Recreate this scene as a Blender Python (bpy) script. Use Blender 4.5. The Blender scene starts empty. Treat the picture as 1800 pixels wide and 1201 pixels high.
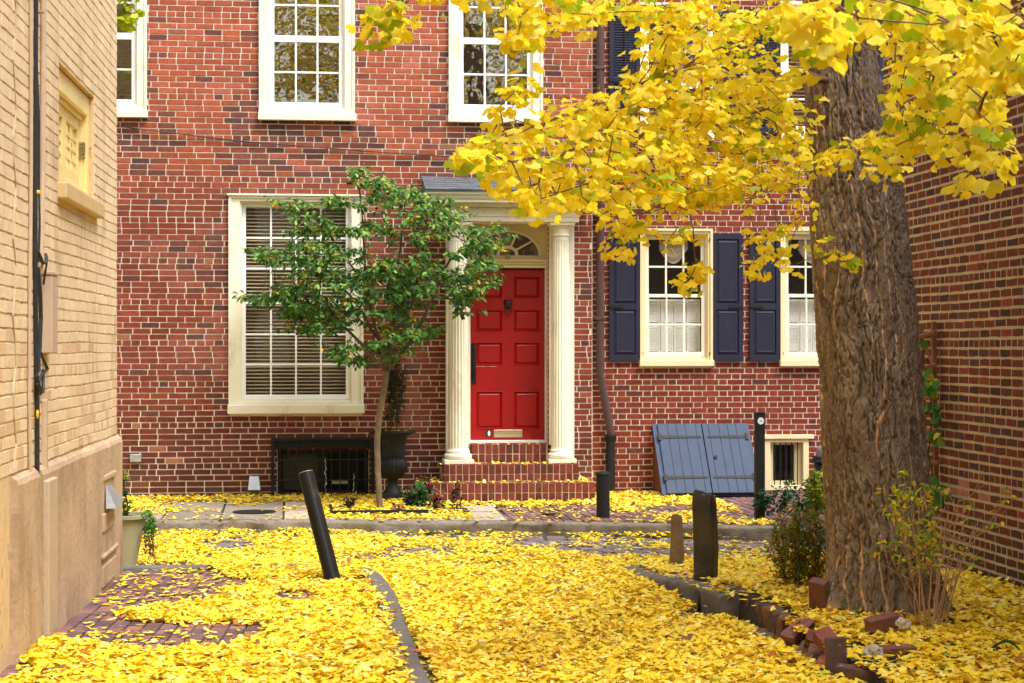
import bpy, math, random
import numpy as np
from mathutils import Vector, Matrix
random.seed(7); RNG = np.random.default_rng(11)
R = math.radians
scene = bpy.context.scene

# ------------------------------------------------------------------ camera
F = 3300.0; CX = 900.0; HY = 611.0; CZ = 1.83
TH = math.atan(385.0 / F); ST, CT = math.sin(TH), math.cos(TH)
cam_d = bpy.data.cameras.new('camera'); cam = bpy.data.objects.new('camera', cam_d)
scene.collection.objects.link(cam)
cam.location = (0, 0, CZ); cam.rotation_euler = (R(90), 0, -TH)
cam_d.sensor_width = 36.0; cam_d.lens = F / 1800 * 36.0
cam_d.shift_y = (HY - 600.5) / 1800.0
cam_d.clip_start = 0.1; cam_d.clip_end = 500
cam_d.dof.use_dof = True; cam_d.dof.focus_distance = 17.0; cam_d.dof.aperture_fstop = 14.0
scene.camera = cam
# ------------------------------------------------------------------ light
SUN_EL, SUN_AZ = R(60), R(142)      # azimuth from +Y towards +X: behind the camera, to the right
w = bpy.data.worlds.new('World'); scene.world = w; w.use_nodes = True
nt = w.node_tree; nt.nodes.clear()
sky = nt.nodes.new('ShaderNodeTexSky'); sky.sky_type = 'NISHITA'; sky.sun_disc = False
sky.sun_elevation = SUN_EL; sky.sun_rotation = SUN_AZ; sky.air_density = 1.0; sky.dust_density = 4.0
hs = nt.nodes.new('ShaderNodeHueSaturation'); hs.inputs['Saturation'].default_value = 0.22; hs.inputs['Value'].default_value = 1.0
tint = nt.nodes.new('ShaderNodeMixRGB'); tint.blend_type = 'MULTIPLY'; tint.inputs[0].default_value = 1.0
tint.inputs[2].default_value = (0.98, 0.985, 0.98, 1)
bg = nt.nodes.new('ShaderNodeBackground'); bg.inputs[1].default_value = 0.15
wo = nt.nodes.new('ShaderNodeOutputWorld')
nt.links.new(sky.outputs[0], hs.inputs['Color']); nt.links.new(hs.outputs[0], tint.inputs[1])
nt.links.new(tint.outputs[0], bg.inputs[0]); nt.links.new(bg.outputs[0], wo.inputs[0])
sl = bpy.data.lights.new('sun', 'SUN'); sl.energy = 1.5; sl.angle = R(22); sl.color = (1.0, 0.975, 0.93)
sun = bpy.data.objects.new('sun', sl); scene.collection.objects.link(sun)
sd = Vector((math.sin(SUN_AZ) * math.cos(SUN_EL), math.cos(SUN_AZ) * math.cos(SUN_EL), math.sin(SUN_EL)))
sun.rotation_euler = sd.to_track_quat('Z', 'Y').to_euler()
scene.view_settings.view_transform = 'Standard'; scene.view_settings.look = 'None'
scene.view_settings.gamma = 1.0; scene.view_settings.exposure = 1.22
scene.cycles.max_bounces = 8; scene.cycles.transparent_max_bounces = 12

# ------------------------------------------------------------------ projection helpers (photograph pixel -> place)
def ray(px, py):
    a = (px - CX) / F; b = (HY - py) / F
    return (ST + a * CT, CT - a * ST, b)
def U3(px, py, t):
    d = ray(px, py); return np.array((d[0] * t, d[1] * t, CZ + d[2] * t))
def UY(px, py, Y):
    d = ray(px, py); t = Y / d[1]; return (d[0] * t, CZ + d[2] * t)
def UX(px, py, X):
    d = ray(px, py); t = X / d[0]; return (d[1] * t, CZ + d[2] * t)
def project(P):
    P = np.asarray(P, float); x, y, z = P[..., 0], P[..., 1], P[..., 2] - CZ
    t = x * ST + y * CT; a = x * CT - y * ST
    return CX + F * a / t, HY - F * z / t, t
YF = 22.0                      # plane of the two row houses
XR = 4.83                      # brick building on the right
LW0, LWK = -1.667, 0.0248      # line of the painted building: X = LW0 + LWK*Y
def LW(px, py):
    d = ray(px, py); t = LW0 / (d[0] - LWK * d[1]); return (d[1] * t, CZ + d[2] * t)

def hexc(r, g, b):
    f = lambda c: (c / 255 / 12.92) if c / 255 <= 0.04045 else ((c / 255 + 0.055) / 1.055) ** 2.4
    return (f(r), f(g), f(b))

# ------------------------------------------------------------------ numpy noise
def _hash(ix, iy, iz, s):
    h = (ix.astype(np.int64) * 374761393 + iy.astype(np.int64) * 668265263 + iz.astype(np.int64) * 1274126177 + s * 974634777) & 0xffffffff
    h = ((h ^ (h >> 13)) * 1103515245) & 0xffffffff
    h = ((h ^ (h >> 16)) * 2654435761) & 0xffffffff
    return ((h ^ (h >> 15)) & 0xffffff) / float(0xffffff)
def vn(x, y, z=0.0, s=0):
    x, y, z = np.broadcast_arrays(np.asarray(x, float), np.asarray(y, float), np.asarray(z, float))
    ix, iy, iz = np.floor(x), np.floor(y), np.floor(z)
    fx, fy, fz = x - ix, y - iy, z - iz
    fx = fx * fx * (3 - 2 * fx); fy = fy * fy * (3 - 2 * fy); fz = fz * fz * (3 - 2 * fz)
    o = 0
    for a in (0, 1):
        for b in (0, 1):
            for c in (0, 1):
                wgt = (fx if a else 1 - fx) * (fy if b else 1 - fy) * (fz if c else 1 - fz)
                o = o + wgt * _hash(ix + a, iy + b, iz + c, s)
    return o
def fbm(x, y, z=0.0, s=0, o=4):
    v = 0; a = 0.5; n = 0
    for k in range(o):
        v = v + a * vn(np.asarray(x) * 2 ** k, np.asarray(y) * 2 ** k, np.asarray(z) * 2 ** k, s + k); n += a; a *= 0.5
    return v / n
def inpoly(x, y, poly):
    x = np.asarray(x, float); y = np.asarray(y, float); c = np.zeros(x.shape, bool); n = len(poly)
    for i in range(n):
        x0, y0 = poly[i]; x1, y1 = poly[(i + 1) % n]
        if y0 == y1: continue
        m = ((y0 > y) != (y1 > y)) & (x < (x1 - x0) * (y - y0) / (y1 - y0) + x0)
        c ^= m
    return c

# ------------------------------------------------------------------ object helpers
def link(o, parent=None):
    scene.collection.objects.link(o)
    if parent is not None: o.parent = parent
    return o
def thing(name, label, cat, loc=(0, 0, 0), group=None):
    o = bpy.data.objects.new(name, None); link(o); o.location = loc; o.empty_display_size = 0.2
    o['label'] = label; o['category'] = cat
    if group: o['group'] = group
    return o
def tag(o, label, cat, group=None):
    o['label'] = label; o['category'] = cat
    if group: o['group'] = group
    return o
def finish(o, parent):
    link(o)
    if parent is not None:
        o.parent = parent
        off = Vector((0, 0, 0)); p = parent
        while p is not None: off += p.location; p = p.parent
        o.data.transform(Matrix.Translation(-off))
    return o
class MB:
    def __init__(s): s.v = []; s.f = []; s.c = []
    def add(s, vs, fs, col=None):
        b = len(s.v); s.v.extend([tuple(map(float, q)) for q in vs]); s.f.extend([tuple(b + i for i in f) for f in fs])
        s.c.extend([tuple(col) if col is not None else (1, 1, 1)] * len(vs)); return s
    def box(s, x0, x1, y0, y1, z0, z1, col=None, mp=None):
        vs = [(x, y, z) for z in (z0, z1) for y in (y0, y1) for x in (x0, x1)]
        if mp: vs = [mp(*q) for q in vs]
        return s.add(vs, [(0, 2, 3, 1), (4, 5, 7, 6), (0, 1, 5, 4), (2, 6, 7, 3), (0, 4, 6, 2), (1, 3, 7, 5)], col)
    def prism(s, poly, y0, y1, col=None, mp=None):      # poly in (x,z), extruded along y
        n = len(poly)
        vs = [(x, y0, z) for x, z in poly] + [(x, y1, z) for x, z in poly]
        if mp: vs = [mp(*q) for q in vs]
        fs = [tuple(range(n)), tuple(range(2 * n - 1, n - 1, -1))] + [(i, n + i, n + (i + 1) % n, (i + 1) % n) for i in range(n)]
        return s.add(vs, fs, col)
    def ring(s, outer, inner, y0, y1, col=None):        # frame between two closed outlines of equal length, in (x,z)
        n = len(outer)
        vs = [(x, y0, z) for x, z in outer] + [(x, y0, z) for x, z in inner] + [(x, y1, z) for x, z in outer] + [(x, y1, z) for x, z in inner]
        fs = []
        for i in range(n):
            j = (i + 1) % n
            fs += [(i, j, n + j, n + i), (2 * n + i, 3 * n + i, 3 * n + j, 2 * n + j), (i, 2 * n + i, 2 * n + j, j), (n + i, n + j, 3 * n + j, 3 * n + i)]
        return s.add(vs, fs, col)
    def frame(s, x0, x1, z0, z1, wl, wr, wb, wt, y0, y1, col=None):
        return s.ring([(x0, z0), (x1, z0), (x1, z1), (x0, z1)], [(x0 + wl, z0 + wb), (x1 - wr, z0 + wb), (x1 - wr, z1 - wt), (x0 + wl, z1 - wt)], y0, y1, col)
    def lathe(s, prof, cx, cy, seg=32, flute=None, cap=True, col=None, ph=0.0):
        vs = []; fs = []
        for k, (r, z) in enumerate(prof):
            for i in range(seg):
                a = 2 * math.pi * i / seg + ph
                rr = r * (1 - (flute(i, k, z) if flute else 0))
                vs.append((cx + rr * math.cos(a), cy + rr * math.sin(a), z))
        for k in range(len(prof) - 1):
            for i in range(seg):
                j = (i + 1) % seg
                fs.append((k * seg + i, k * seg + j, (k + 1) * seg + j, (k + 1) * seg + i))
        if cap: fs.append(tuple(range(seg - 1, -1, -1))); fs.append(tuple((len(prof) - 1) * seg + i for i in range(seg)))
        return s.add(vs, fs, col)
    def tube(s, pts, r, seg=8, col=None, squash=1.0):
        pts = [Vector(p) for p in pts]; n = len(pts); rr = r if hasattr(r, '__len__') else [r] * n
        vs = []; fs = []; up = Vector((0.13, 0.21, 1)).normalized(); pa = None
        for k, p in enumerate(pts):
            d = (pts[min(k + 1, n - 1)] - pts[max(k - 1, 0)]).normalized()
            if pa is None:
                pa = d.cross(up)
                if pa.length < 1e-3: pa = d.cross(Vector((1, 0, 0)))
            a = (pa - d * pa.dot(d)).normalized(); pa = a; b = d.cross(a)
            for i in range(seg):
                t = 2 * math.pi * i / seg; q = p + (a * math.cos(t) + b * math.sin(t) * squash) * rr[k]; vs.append(q)
        for k in range(n - 1):
            for i in range(seg):
                j = (i + 1) % seg; fs.append((k * seg + i, k * seg + j, (k + 1) * seg + j, (k + 1) * seg + i))
        fs.append(tuple(range(seg - 1, -1, -1))); fs.append(tuple((n - 1) * seg + i for i in range(seg)))
        return s.add(vs, fs, col)
    def build(s, name, m, parent=None, smooth=False, bevel=0.0, fix=True, segs=2):
        me = bpy.data.meshes.new(name); me.from_pydata(s.v, [], s.f); me.update()
        ca = me.color_attributes.new('Col', 'FLOAT_COLOR', 'POINT')
        a = np.ones((len(s.v), 4), np.float32); a[:, :3] = np.array(s.c, np.float32).reshape(-1, 3)
        ca.data.foreach_set('color', a.ravel())
        if fix:
            import bmesh
            bm = bmesh.new(); bm.from_mesh(me); bmesh.ops.recalc_face_normals(bm, faces=bm.faces); bm.to_mesh(me); bm.free()
        if smooth: me.polygons.foreach_set('use_smooth', [True] * len(me.polygons))
        me.materials.append(m)
        o = bpy.data.objects.new(name, me); finish(o, parent)
        if bevel:
            b = o.modifiers.new('bevel', 'BEVEL'); b.width = bevel; b.segments = segs; b.limit_method = 'ANGLE'; b.angle_limit = R(40)
        return o
def npmesh(name, V, T, C, m, parent=None, smooth=False):
    """V (n,3), T (k,3 or 4) int, C (n,3)"""
    V = np.asarray(V, np.float32); T = np.asarray(T, np.int32); k = T.shape[1]
    me = bpy.data.meshes.new(name)
    me.vertices.add(len(V)); me.vertices.foreach_set('co', V.ravel())
    me.loops.add(T.size); me.loops.foreach_set('vertex_index', T.ravel())
    me.polygons.add(len(T)); me.polygons.foreach_set('loop_start', np.arange(len(T), dtype=np.int32) * k)
    me.polygons.foreach_set('use_smooth', np.full(len(T), smooth, dtype=bool))
    me.update(calc_edges=True)
    ca = me.color_attributes.new('Col', 'FLOAT_COLOR', 'POINT')
    a = np.ones((len(V), 4), np.float32); a[:, :3] = C
    ca.data.foreach_set('color', a.ravel())
    me.materials.append(m); o = bpy.data.objects.new(name, me)
    return finish(o, parent)
def structure(o): o['kind'] = 'structure'; return o
def copy_tree(o, parent=None):
    c = o.copy(); scene.collection.objects.link(c)
    if parent is not None: c.parent = parent
    for ch in [q for q in bpy.data.objects if q.parent == o]: copy_tree(ch, c)
    return c

# ------------------------------------------------------------------ materials
def mat(name, col=(0.5, 0.5, 0.5), rough=0.6, metal=0.0, attr=False, var=0.12, vscale=8.0, bump=0.0, bscale=60.0, bdist=0.003,
        stretch=(1, 1, 1), spots=None, spot_scale=4.0, spot_lo=0.55, spot_hi=0.7, spec=0.5, trans=0.0, coat=0.0, fine=None, spot_stretch=(1, 1, 1)):
    m = bpy.data.materials.new(name); m.use_nodes = True; n = m.node_tree.nodes; L = m.node_tree.links
    b = n['Principled BSDF']; b.inputs['Roughness'].default_value = rough; b.inputs['Metallic'].default_value = metal
    b.inputs['Specular IOR Level'].default_value = spec
    if coat: b.inputs['Coat Weight'].default_value = coat; b.inputs['Coat Roughness'].default_value = 0.15
    tc = n.new('ShaderNodeTexCoord'); mp = n.new('ShaderNodeMapping'); mp.inputs['Scale'].default_value = stretch
    geo = n.new('ShaderNodeNewGeometry')
    L.new(geo.outputs['Position'], mp.inputs['Vector'])
    if attr:
        at = n.new('ShaderNodeAttribute'); at.attribute_name = 'Col'; base = at.outputs['Color']
    else:
        rgb = n.new('ShaderNodeRGB'); rgb.outputs[0].default_value = (*col, 1); base = rgb.outputs[0]
    def noise(scale, det=5, vec=None, r=0.6):
        t = n.new('ShaderNodeTexNoise'); t.inputs['Scale'].default_value = scale; t.inputs['Detail'].default_value = det
        t.inputs['Roughness'].default_value = r; L.new(vec or mp.outputs[0], t.inputs['Vector']); return t.outputs[0]
    def ramp(src, lo, hi, a, c):
        q = n.new('ShaderNodeMapRange'); L.new(src, q.inputs['Value'])
        for k, v in zip(('From Min', 'From Max', 'To Min', 'To Max'), (lo, hi, a, c)): q.inputs[k].default_value = v
        return q.outputs[0]
    if var:
        v = ramp(noise(vscale), 0.3, 0.7, 1 - var, 1 + var)
        mx = n.new('ShaderNodeVectorMath'); mx.operation = 'SCALE'; L.new(base, mx.inputs[0]); L.new(v, mx.inputs['Scale']); base = mx.outputs[0]
    if fine:
        v = ramp(noise(fine[0], 3), 0.3, 0.7, 1 - fine[1], 1 + fine[1])
        mx = n.new('ShaderNodeVectorMath'); mx.operation = 'SCALE'; L.new(base, mx.inputs[0]); L.new(v, mx.inputs['Scale']); base = mx.outputs[0]
    if spots:
        mp2 = n.new('ShaderNodeMapping'); mp2.inputs['Scale'].default_value = spot_stretch; L.new(geo.outputs['Position'], mp2.inputs['Vector'])
        fac = ramp(noise(spot_scale, 6, mp2.outputs[0], 0.65), spot_lo, spot_hi, 0, 1)
        mr = n.new('ShaderNodeMixRGB'); L.new(fac, mr.inputs[0]); L.new(base, mr.inputs[1]); mr.inputs[2].default_value = (*spots, 1); base = mr.outputs[0]
    L.new(base, b.inputs['Base Color'])
    if bump:
        bp = n.new('ShaderNodeBump'); bp.inputs['Strength'].default_value = bump; bp.inputs['Distance'].default_value = bdist
        L.new(noise(bscale, 6), bp.inputs['Height']); L.new(bp.outputs[0], b.inputs['Normal'])
    if trans:
        tr = n.new('ShaderNodeBsdfTranslucent'); L.new(base, tr.inputs['Color']); ms = n.new('ShaderNodeMixShader'); ms.inputs[0].default_value = trans
        L.new(b.outputs[0], ms.inputs[1]); L.new(tr.outputs[0], ms.inputs[2]); L.new(ms.outputs[0], n['Material Output'].inputs['Surface'])
    return m
def glass_mat(name, tintc=(0.95, 0.95, 0.94), wav=0.04, scale=2.0, ior=1.5, refl=0.8):
    m = bpy.data.materials.new(name); m.use_nodes = True; n = m.node_tree.nodes; L = m.node_tree.links; n.remove(n['Principled BSDF'])
    g = n.new('ShaderNodeBsdfGlossy'); g.inputs['Roughness'].default_value = 0.015; g.inputs['Color'].default_value = (1, 1, 1, 1)
    t = n.new('ShaderNodeBsdfTransparent'); t.inputs['Color'].default_value = (*tintc, 1)
    lw_ = n.new('ShaderNodeLayerWeight'); lw_.inputs['Blend'].default_value = 0.5
    p5 = n.new('ShaderNodeMath'); p5.operation = 'POWER'; p5.inputs[1].default_value = 5.0; L.new(lw_.outputs['Facing'], p5.inputs[0])
    fr = n.new('ShaderNodeMath'); fr.operation = 'MULTIPLY_ADD'; fr.inputs[1].default_value = 0.95; fr.inputs[2].default_value = 0.045; L.new(p5.outputs[0], fr.inputs[0])
    geo = n.new('ShaderNodeNewGeometry'); no = n.new('ShaderNodeTexNoise'); no.inputs['Scale'].default_value = scale; no.inputs['Detail'].default_value = 2
    L.new(geo.outputs['Position'], no.inputs['Vector'])
    bp = n.new('ShaderNodeBump'); bp.inputs['Strength'].default_value = wav; bp.inputs['Distance'].default_value = 0.02
    L.new(no.outputs[0], bp.inputs['Height']); L.new(bp.outputs[0], g.inputs['Normal'])
    ms = n.new('ShaderNodeMixShader'); mu = n.new('ShaderNodeMath'); mu.operation = 'MULTIPLY'; mu.inputs[1].default_value = refl
    L.new(fr.outputs[0], mu.inputs[0]); L.new(mu.outputs[0], ms.inputs[0]); L.new(t.outputs[0], ms.inputs[1]); L.new(g.outputs[0], ms.inputs[2])
    L.new(ms.outputs[0], n['Material Output'].inputs['Surface']); return m
M = {}
M['brick'] = mat('brick', attr=True, rough=0.9, var=0.2, vscale=22, bump=0.6, bscale=70, bdist=0.004, fine=(75, 0.26), spec=0.15, spots=hexc(176, 150, 136), spot_scale=7, spot_lo=0.66, spot_hi=0.95)
M['mortar'] = mat('mortar', hexc(220, 204, 188), rough=0.95, var=0.12, vscale=5, bump=0.5, bscale=120, spec=0.2, spots=hexc(166, 140, 122), spot_scale=1.6, spot_lo=0.52, spot_hi=0.8)
M['mortar_white'] = mat('mortar_white', hexc(214, 200, 184), rough=0.95, var=0.1, vscale=5, bump=0.5, bscale=120, spec=0.2)
M['dusty_pane'] = mat('dusty_pane', hexc(46, 46, 42), rough=0.55, var=0.3, vscale=6)
M['mortar_grey'] = mat('mortar_grey', hexc(184, 166, 140), rough=0.95, var=0.15, vscale=3, bump=0.5, bscale=120, spec=0.2)
M['painted_brick'] = mat('painted_brick', attr=True, rough=0.75, var=0.07, vscale=2.5, bump=0.7, bscale=35, bdist=0.006, spots=hexc(150, 122, 92), spot_scale=2.6, spot_lo=0.54, spot_hi=0.84, spec=0.3, spot_stretch=(1, 1, 0.45))
M['painted_mortar'] = mat('painted_mortar', hexc(214, 186, 146), rough=0.85, var=0.15, vscale=9, bump=0.6, bscale=60, spots=hexc(120, 88, 58), spot_scale=9, spot_lo=0.57, spot_hi=0.68, spec=0.2)
M['stucco'] = mat('stucco', hexc(188, 162, 134), rough=0.9, var=0.14, vscale=2.2, bump=0.8, bscale=16, bdist=0.012, spots=hexc(112, 90, 70), spot_scale=3.0, spot_lo=0.48, spot_hi=0.92, spot_stretch=(1, 1, 0.4), spec=0.15, fine=(45, 0.10))
M['cream'] = mat('cream_paint', hexc(234, 228, 206), rough=0.5, var=0.05, vscale=3, bump=0.35, bscale=40, bdist=0.002, spots=hexc(176, 158, 122), spot_scale=5, spot_lo=0.56, spot_hi=0.86, spot_stretch=(1, 1, .45))
M['cream_yellow'] = mat('aged_cream_paint', hexc(222, 208, 164), rough=0.55, var=0.06, vscale=4, bump=0.3, bscale=40, bdist=0.002)
M['yellow_paint'] = mat('yellow_window_paint', hexc(232, 208, 144), rough=0.5, var=0.08, vscale=4, bump=0.2, bscale=50, bdist=0.002)
M['white'] = mat('white_paint', hexc(240, 240, 236), rough=0.4, var=0.03, vscale=4)
M['glass'] = glass_mat('window_glass')
M['glass_dark'] = glass_mat('old_window_glass', tintc=(0.86, 0.85, 0.8), wav=0.2, scale=4, ior=1.6, refl=4.0)
M['interior'] = mat('room_interior', hexc(150, 134, 124), rough=0.9, var=0.2, vscale=1.5)
M['dark_room'] = mat('dark_room', hexc(26, 25, 26), rough=0.9, var=0.2)
M['blind'] = mat('blind_slat', hexc(206, 194, 166), rough=0.6, var=0.03)
M['blind_dark'] = mat('dim_blind', hexc(112, 98, 66), rough=0.7, var=0.05)
M['twig_pale'] = mat('pale_twig', hexc(176, 142, 114), rough=0.8, var=0.2, vscale=20)
M['blind_wood'] = mat('wood_blind', hexc(196, 140, 108), rough=0.6, var=0.08)
M['curtain'] = mat('curtain', hexc(214, 204, 190), rough=0.9, var=0.06, vscale=5, stretch=(4, 1, 0.3))
M['red'] = mat('red_door_paint', hexc(158, 10, 16), rough=0.42, var=0.05, vscale=6, bump=0.35, bscale=26, bdist=0.002, stretch=(1, 1, 0.35), coat=0.08, spots=hexc(138, 10, 15), spot_scale=4, spot_lo=0.5, spot_hi=0.8)
M['iron'] = mat('black_iron', hexc(27, 27, 29), rough=0.6, spec=0.3, var=0.2, vscale=12, bump=0.3, bscale=60, bdist=0.002, spots=hexc(62, 58, 54), spot_scale=14, spot_lo=0.6, spot_hi=0.75)
M['bronze'] = mat('dark_bronze', hexc(70, 58, 44), rough=0.4, metal=0.7, var=0.3, vscale=40, bump=0.4, bscale=120)
M['brass'] = mat('pale_brass', hexc(206, 192, 150), rough=0.35, metal=0.6, var=0.05)
M['slate'] = mat('slate_roof', hexc(92, 96, 102), rough=0.7, var=0.25, vscale=10, bump=0.7, bscale=30, bdist=0.008, stretch=(0.4, 1, 3))
M['navy'] = mat('navy_shutter_paint', hexc(35, 36, 54), rough=0.6, spec=0.3, var=0.14, vscale=6, bump=0.2, bscale=50, spots=hexc(62, 62, 76), spot_scale=5, spot_lo=0.62, spot_hi=0.9, spot_stretch=(1, 1, .4))
M['blue_grey'] = mat('blue_grey_paint', hexc(74, 83, 103), rough=0.85, spec=0.15, var=0.08, vscale=5, bump=0.2, bscale=50, bdist=0.002, spots=hexc(78, 90, 112), spot_scale=7, spot_lo=0.55, spot_hi=0.75)
M['pipe_brown'] = mat('brown_pipe_paint', hexc(78, 58, 56), rough=0.4, var=0.1, vscale=6)
M['rubber'] = mat('black_cable', hexc(38, 42, 46), rough=0.5, var=0.2, vscale=15)
M['beige_metal'] = mat('beige_metal', hexc(190, 166, 146), rough=0.5, var=0.06, vscale=3, spots=hexc(130, 104, 84), spot_scale=16, spot_lo=0.68, spot_hi=0.74)
M['conduit'] = mat('painted_conduit', hexc(190, 168, 142), rough=0.55, var=0.08, vscale=8)
M['galv'] = mat('galvanised', hexc(176, 178, 182), rough=0.45, metal=0.6, var=0.15, vscale=25, bump=0.4, bscale=30, bdist=0.004)
M['granite'] = mat('granite_kerb', hexc(126, 116, 104), rough=0.9, var=0.25, vscale=7, bump=0.9, bscale=30, bdist=0.012, fine=(160, 0.2), spots=hexc(96, 74, 48), spot_scale=4, spot_lo=0.52, spot_hi=0.75)
M['granite_dark'] = mat('dark_kerb', hexc(108, 102, 98), rough=0.85, var=0.22, vscale=6, bump=0.8, bscale=30, bdist=0.01, fine=(160, 0.15))
M['stone_post'] = mat('slate_post', hexc(66, 54, 38), rough=0.55, var=0.35, vscale=5, bump=0.9, bscale=22, bdist=0.015, stretch=(1, 1, 0.35), spots=hexc(40, 36, 32), spot_scale=3, spot_lo=0.45, spot_hi=0.6)
M['stone_post2'] = mat('sandstone_post', hexc(122, 98, 66), rough=0.85, var=0.3, vscale=7, bump=0.9, bscale=25, bdist=0.015)
M['concrete'] = mat('concrete_slab', attr=True, rough=0.9, var=0.12, vscale=3, bump=0.4, bscale=60, fine=(140, 0.1), spec=0.2)
M['paver'] = mat('paver', attr=True, rough=0.8, var=0.2, vscale=12, bump=0.6, bscale=70, bdist=0.004, fine=(150, 0.14), spec=0.3, spots=hexc(74, 70, 40), spot_scale=3.2, spot_lo=0.66, spot_hi=0.8)
M['cobble'] = mat('cobble', attr=True, rough=0.75, var=0.2, vscale=9, bump=0.6, bscale=50, fine=(120, 0.15), spec=0.35)
M['soil'] = mat('soil', hexc(46, 36, 28), rough=0.95, var=0.5, vscale=20, bump=1.0, bscale=40, bdist=0.02)
M['grout'] = mat('ground_base', hexc(60, 54, 48), rough=0.95, var=0.3, vscale=10, bump=0.6, bscale=50)
M['bark'] = mat('ginkgo_bark', attr=True, rough=0.95, var=0.22, vscale=22, bump=1.0, bscale=38, bdist=0.02, stretch=(1, 1, 0.4), fine=(120, 0.3), spec=0.15)
M['twig'] = mat('twig_bark', hexc(124, 94, 72), rough=0.85, var=0.25, vscale=20)
M['twig_dark'] = mat('dark_twig', hexc(74, 52, 44), rough=0.85, var=0.25, vscale=20)
M['smooth_bark'] = mat('smooth_bark', attr=True, rough=0.85, var=0.25, vscale=14, bump=0.4, bscale=40)
M['leaf_yellow'] = mat('ginkgo_leaf', attr=True, rough=0.5, var=0.05, vscale=30, trans=0.55, spec=0.3)
M['leaf_fallen'] = mat('fallen_leaf', attr=True, rough=0.55, var=0.06, vscale=30, trans=0.15, spec=0.3)
M['leaf_green'] = mat('green_leaf', attr=True, rough=0.55, var=0.1, vscale=20, trans=0.35, spec=0.3)
M['pot'] = mat('pale_pot', hexc(176, 168, 130), rough=0.7, var=0.06, vscale=6, bump=0.2, bscale=60)
M['old_wood'] = mat('trellis_wood', hexc(128, 82, 56), rough=0.8, var=0.25, vscale=14, stretch=(1, 1, 0.3))
M['loose_brick'] = mat('loose_brick', attr=True, rough=0.85, var=0.3, vscale=14, bump=0.8, bscale=60, bdist=0.005, fine=(130, 0.2), spots=hexc(200, 190, 178), spot_scale=9, spot_lo=0.64, spot_hi=0.7)
M['orange'] = mat('orange_tape', hexc(236, 92, 50), rough=0.5)
M['sticker'] = mat('sticker', hexc(214, 220, 226), rough=0.5, var=0.0)
M['cable_tie'] = mat('yellow_tie', hexc(240, 200, 20), rough=0.5, var=0.0)
M['attr'] = mat('painted', attr=True, rough=0.6, var=0.05)
M['roofing'] = mat('flat_roofing', hexc(70, 68, 66), rough=0.9, var=0.1)
# ------------------------------------------------------------------ brickwork
def brick_face(mb, mp, u0, u1, v0, v1, holes, course=0.0677, L=0.2085, jt=0.010, jb=0.011, pattern='common', colf=None, depth=0.007, seed=1, wav=0.0028, jit=0.0016, headers=6, foot=None):
    rd = random.Random(seed); row = 0; v = v0
    while v < v1:
        vc = v + course / 2
        iv = [(u0, u1)]
        for (a, b, c, d) in holes:
            if c < vc < d:
                nv = []
                for (p, q) in iv:
                    if b <= p or a >= q: nv.append((p, q))
                    else:
                        if a > p: nv.append((p, a))
                        if b < q: nv.append((b, q))
                iv = nv
        hrow = pattern in ('common',) and row % (headers + 1) == headers
        cur = u0 - L * (0.5 if row % 2 else 1.0) + rd.uniform(-0.012, 0.012); k = row
        if pattern == 'flemish': cur = u0 - 1.5 * L + (0.75 * L if row % 2 else 0) + rd.uniform(-0.012, 0.012); k = 0
        segs = []
        while cur < u1:
            if hrow: ln = L / 2
            elif pattern == 'flemish': ln = L if k % 2 else L / 2
            else: ln = L if rd.random() > 0.02 else L * rd.choice((0.5, 1.5))
            ln *= rd.uniform(0.985, 1.015); segs.append((cur, cur + ln)); cur += ln; k += 1
        for (p, q) in segs:
            for (a, b) in iv:
                s, e = max(p, a), min(q, b)
                if e - s < 0.03: continue
                s += jt / 2; e -= jt / 2
                wv = wav * (2 * float(vnc(s * 0.9, row * 0.31, seed)) - 1)
                zb, zt = v + jb / 2 + wv, v + course - jb / 2 + wv
                j = lambda: rd.uniform(-jit, jit)
                c = colf(rd, (s + e) / 2, vc, e - s) if colf else (0.3, 0.1, 0.07)
                dd = depth + rd.uniform(-0.0015, 0.0015); o = min(0.003, depth * 0.5)
                m = (s + e) / 2
                fr = [(s + o + j(), zb + o + j()), (m, zb + o + j()), (e - o + j(), zb + o + j()), (e - o + j(), zt - o + j()), (m, zt - o + j()), (s + o + j(), zt - o + j())]
                bk = [(s, zb), (m, zb), (e, zb), (e, zt), (m, zt), (s, zt)]
                vs = [mp(a_, b_, dd) for a_, b_ in fr] + [mp(a_, b_, -0.004) for a_, b_ in bk]
                mb.add(vs, [(0, 1, 4, 5), (1, 2, 3, 4)] + [(i, 6 + i, 6 + (i + 1) % 6, (i + 1) % 6) for i in range(6)], c)
        v += course; row += 1
def vnc(x, y, s):
    return vn(np.array([x]), np.array([y]), 0.0, s)[0]
_tab = np.random.default_rng(5).random((64, 64))
def vnc(x, y, s):        # cheap lattice noise for loops
    x += s * 7.3; ix, iy = math.floor(x), math.floor(y); fx, fy = x - ix, y - iy; fx = fx * fx * (3 - 2 * fx); fy = fy * fy * (3 - 2 * fy)
    g = lambda a, b: _tab[a % 64, b % 64]
    return (g(ix, iy) * (1 - fx) + g(ix + 1, iy) * fx) * (1 - fy) + (g(ix, iy + 1) * (1 - fx) + g(ix + 1, iy + 1) * fx) * fy
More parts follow.
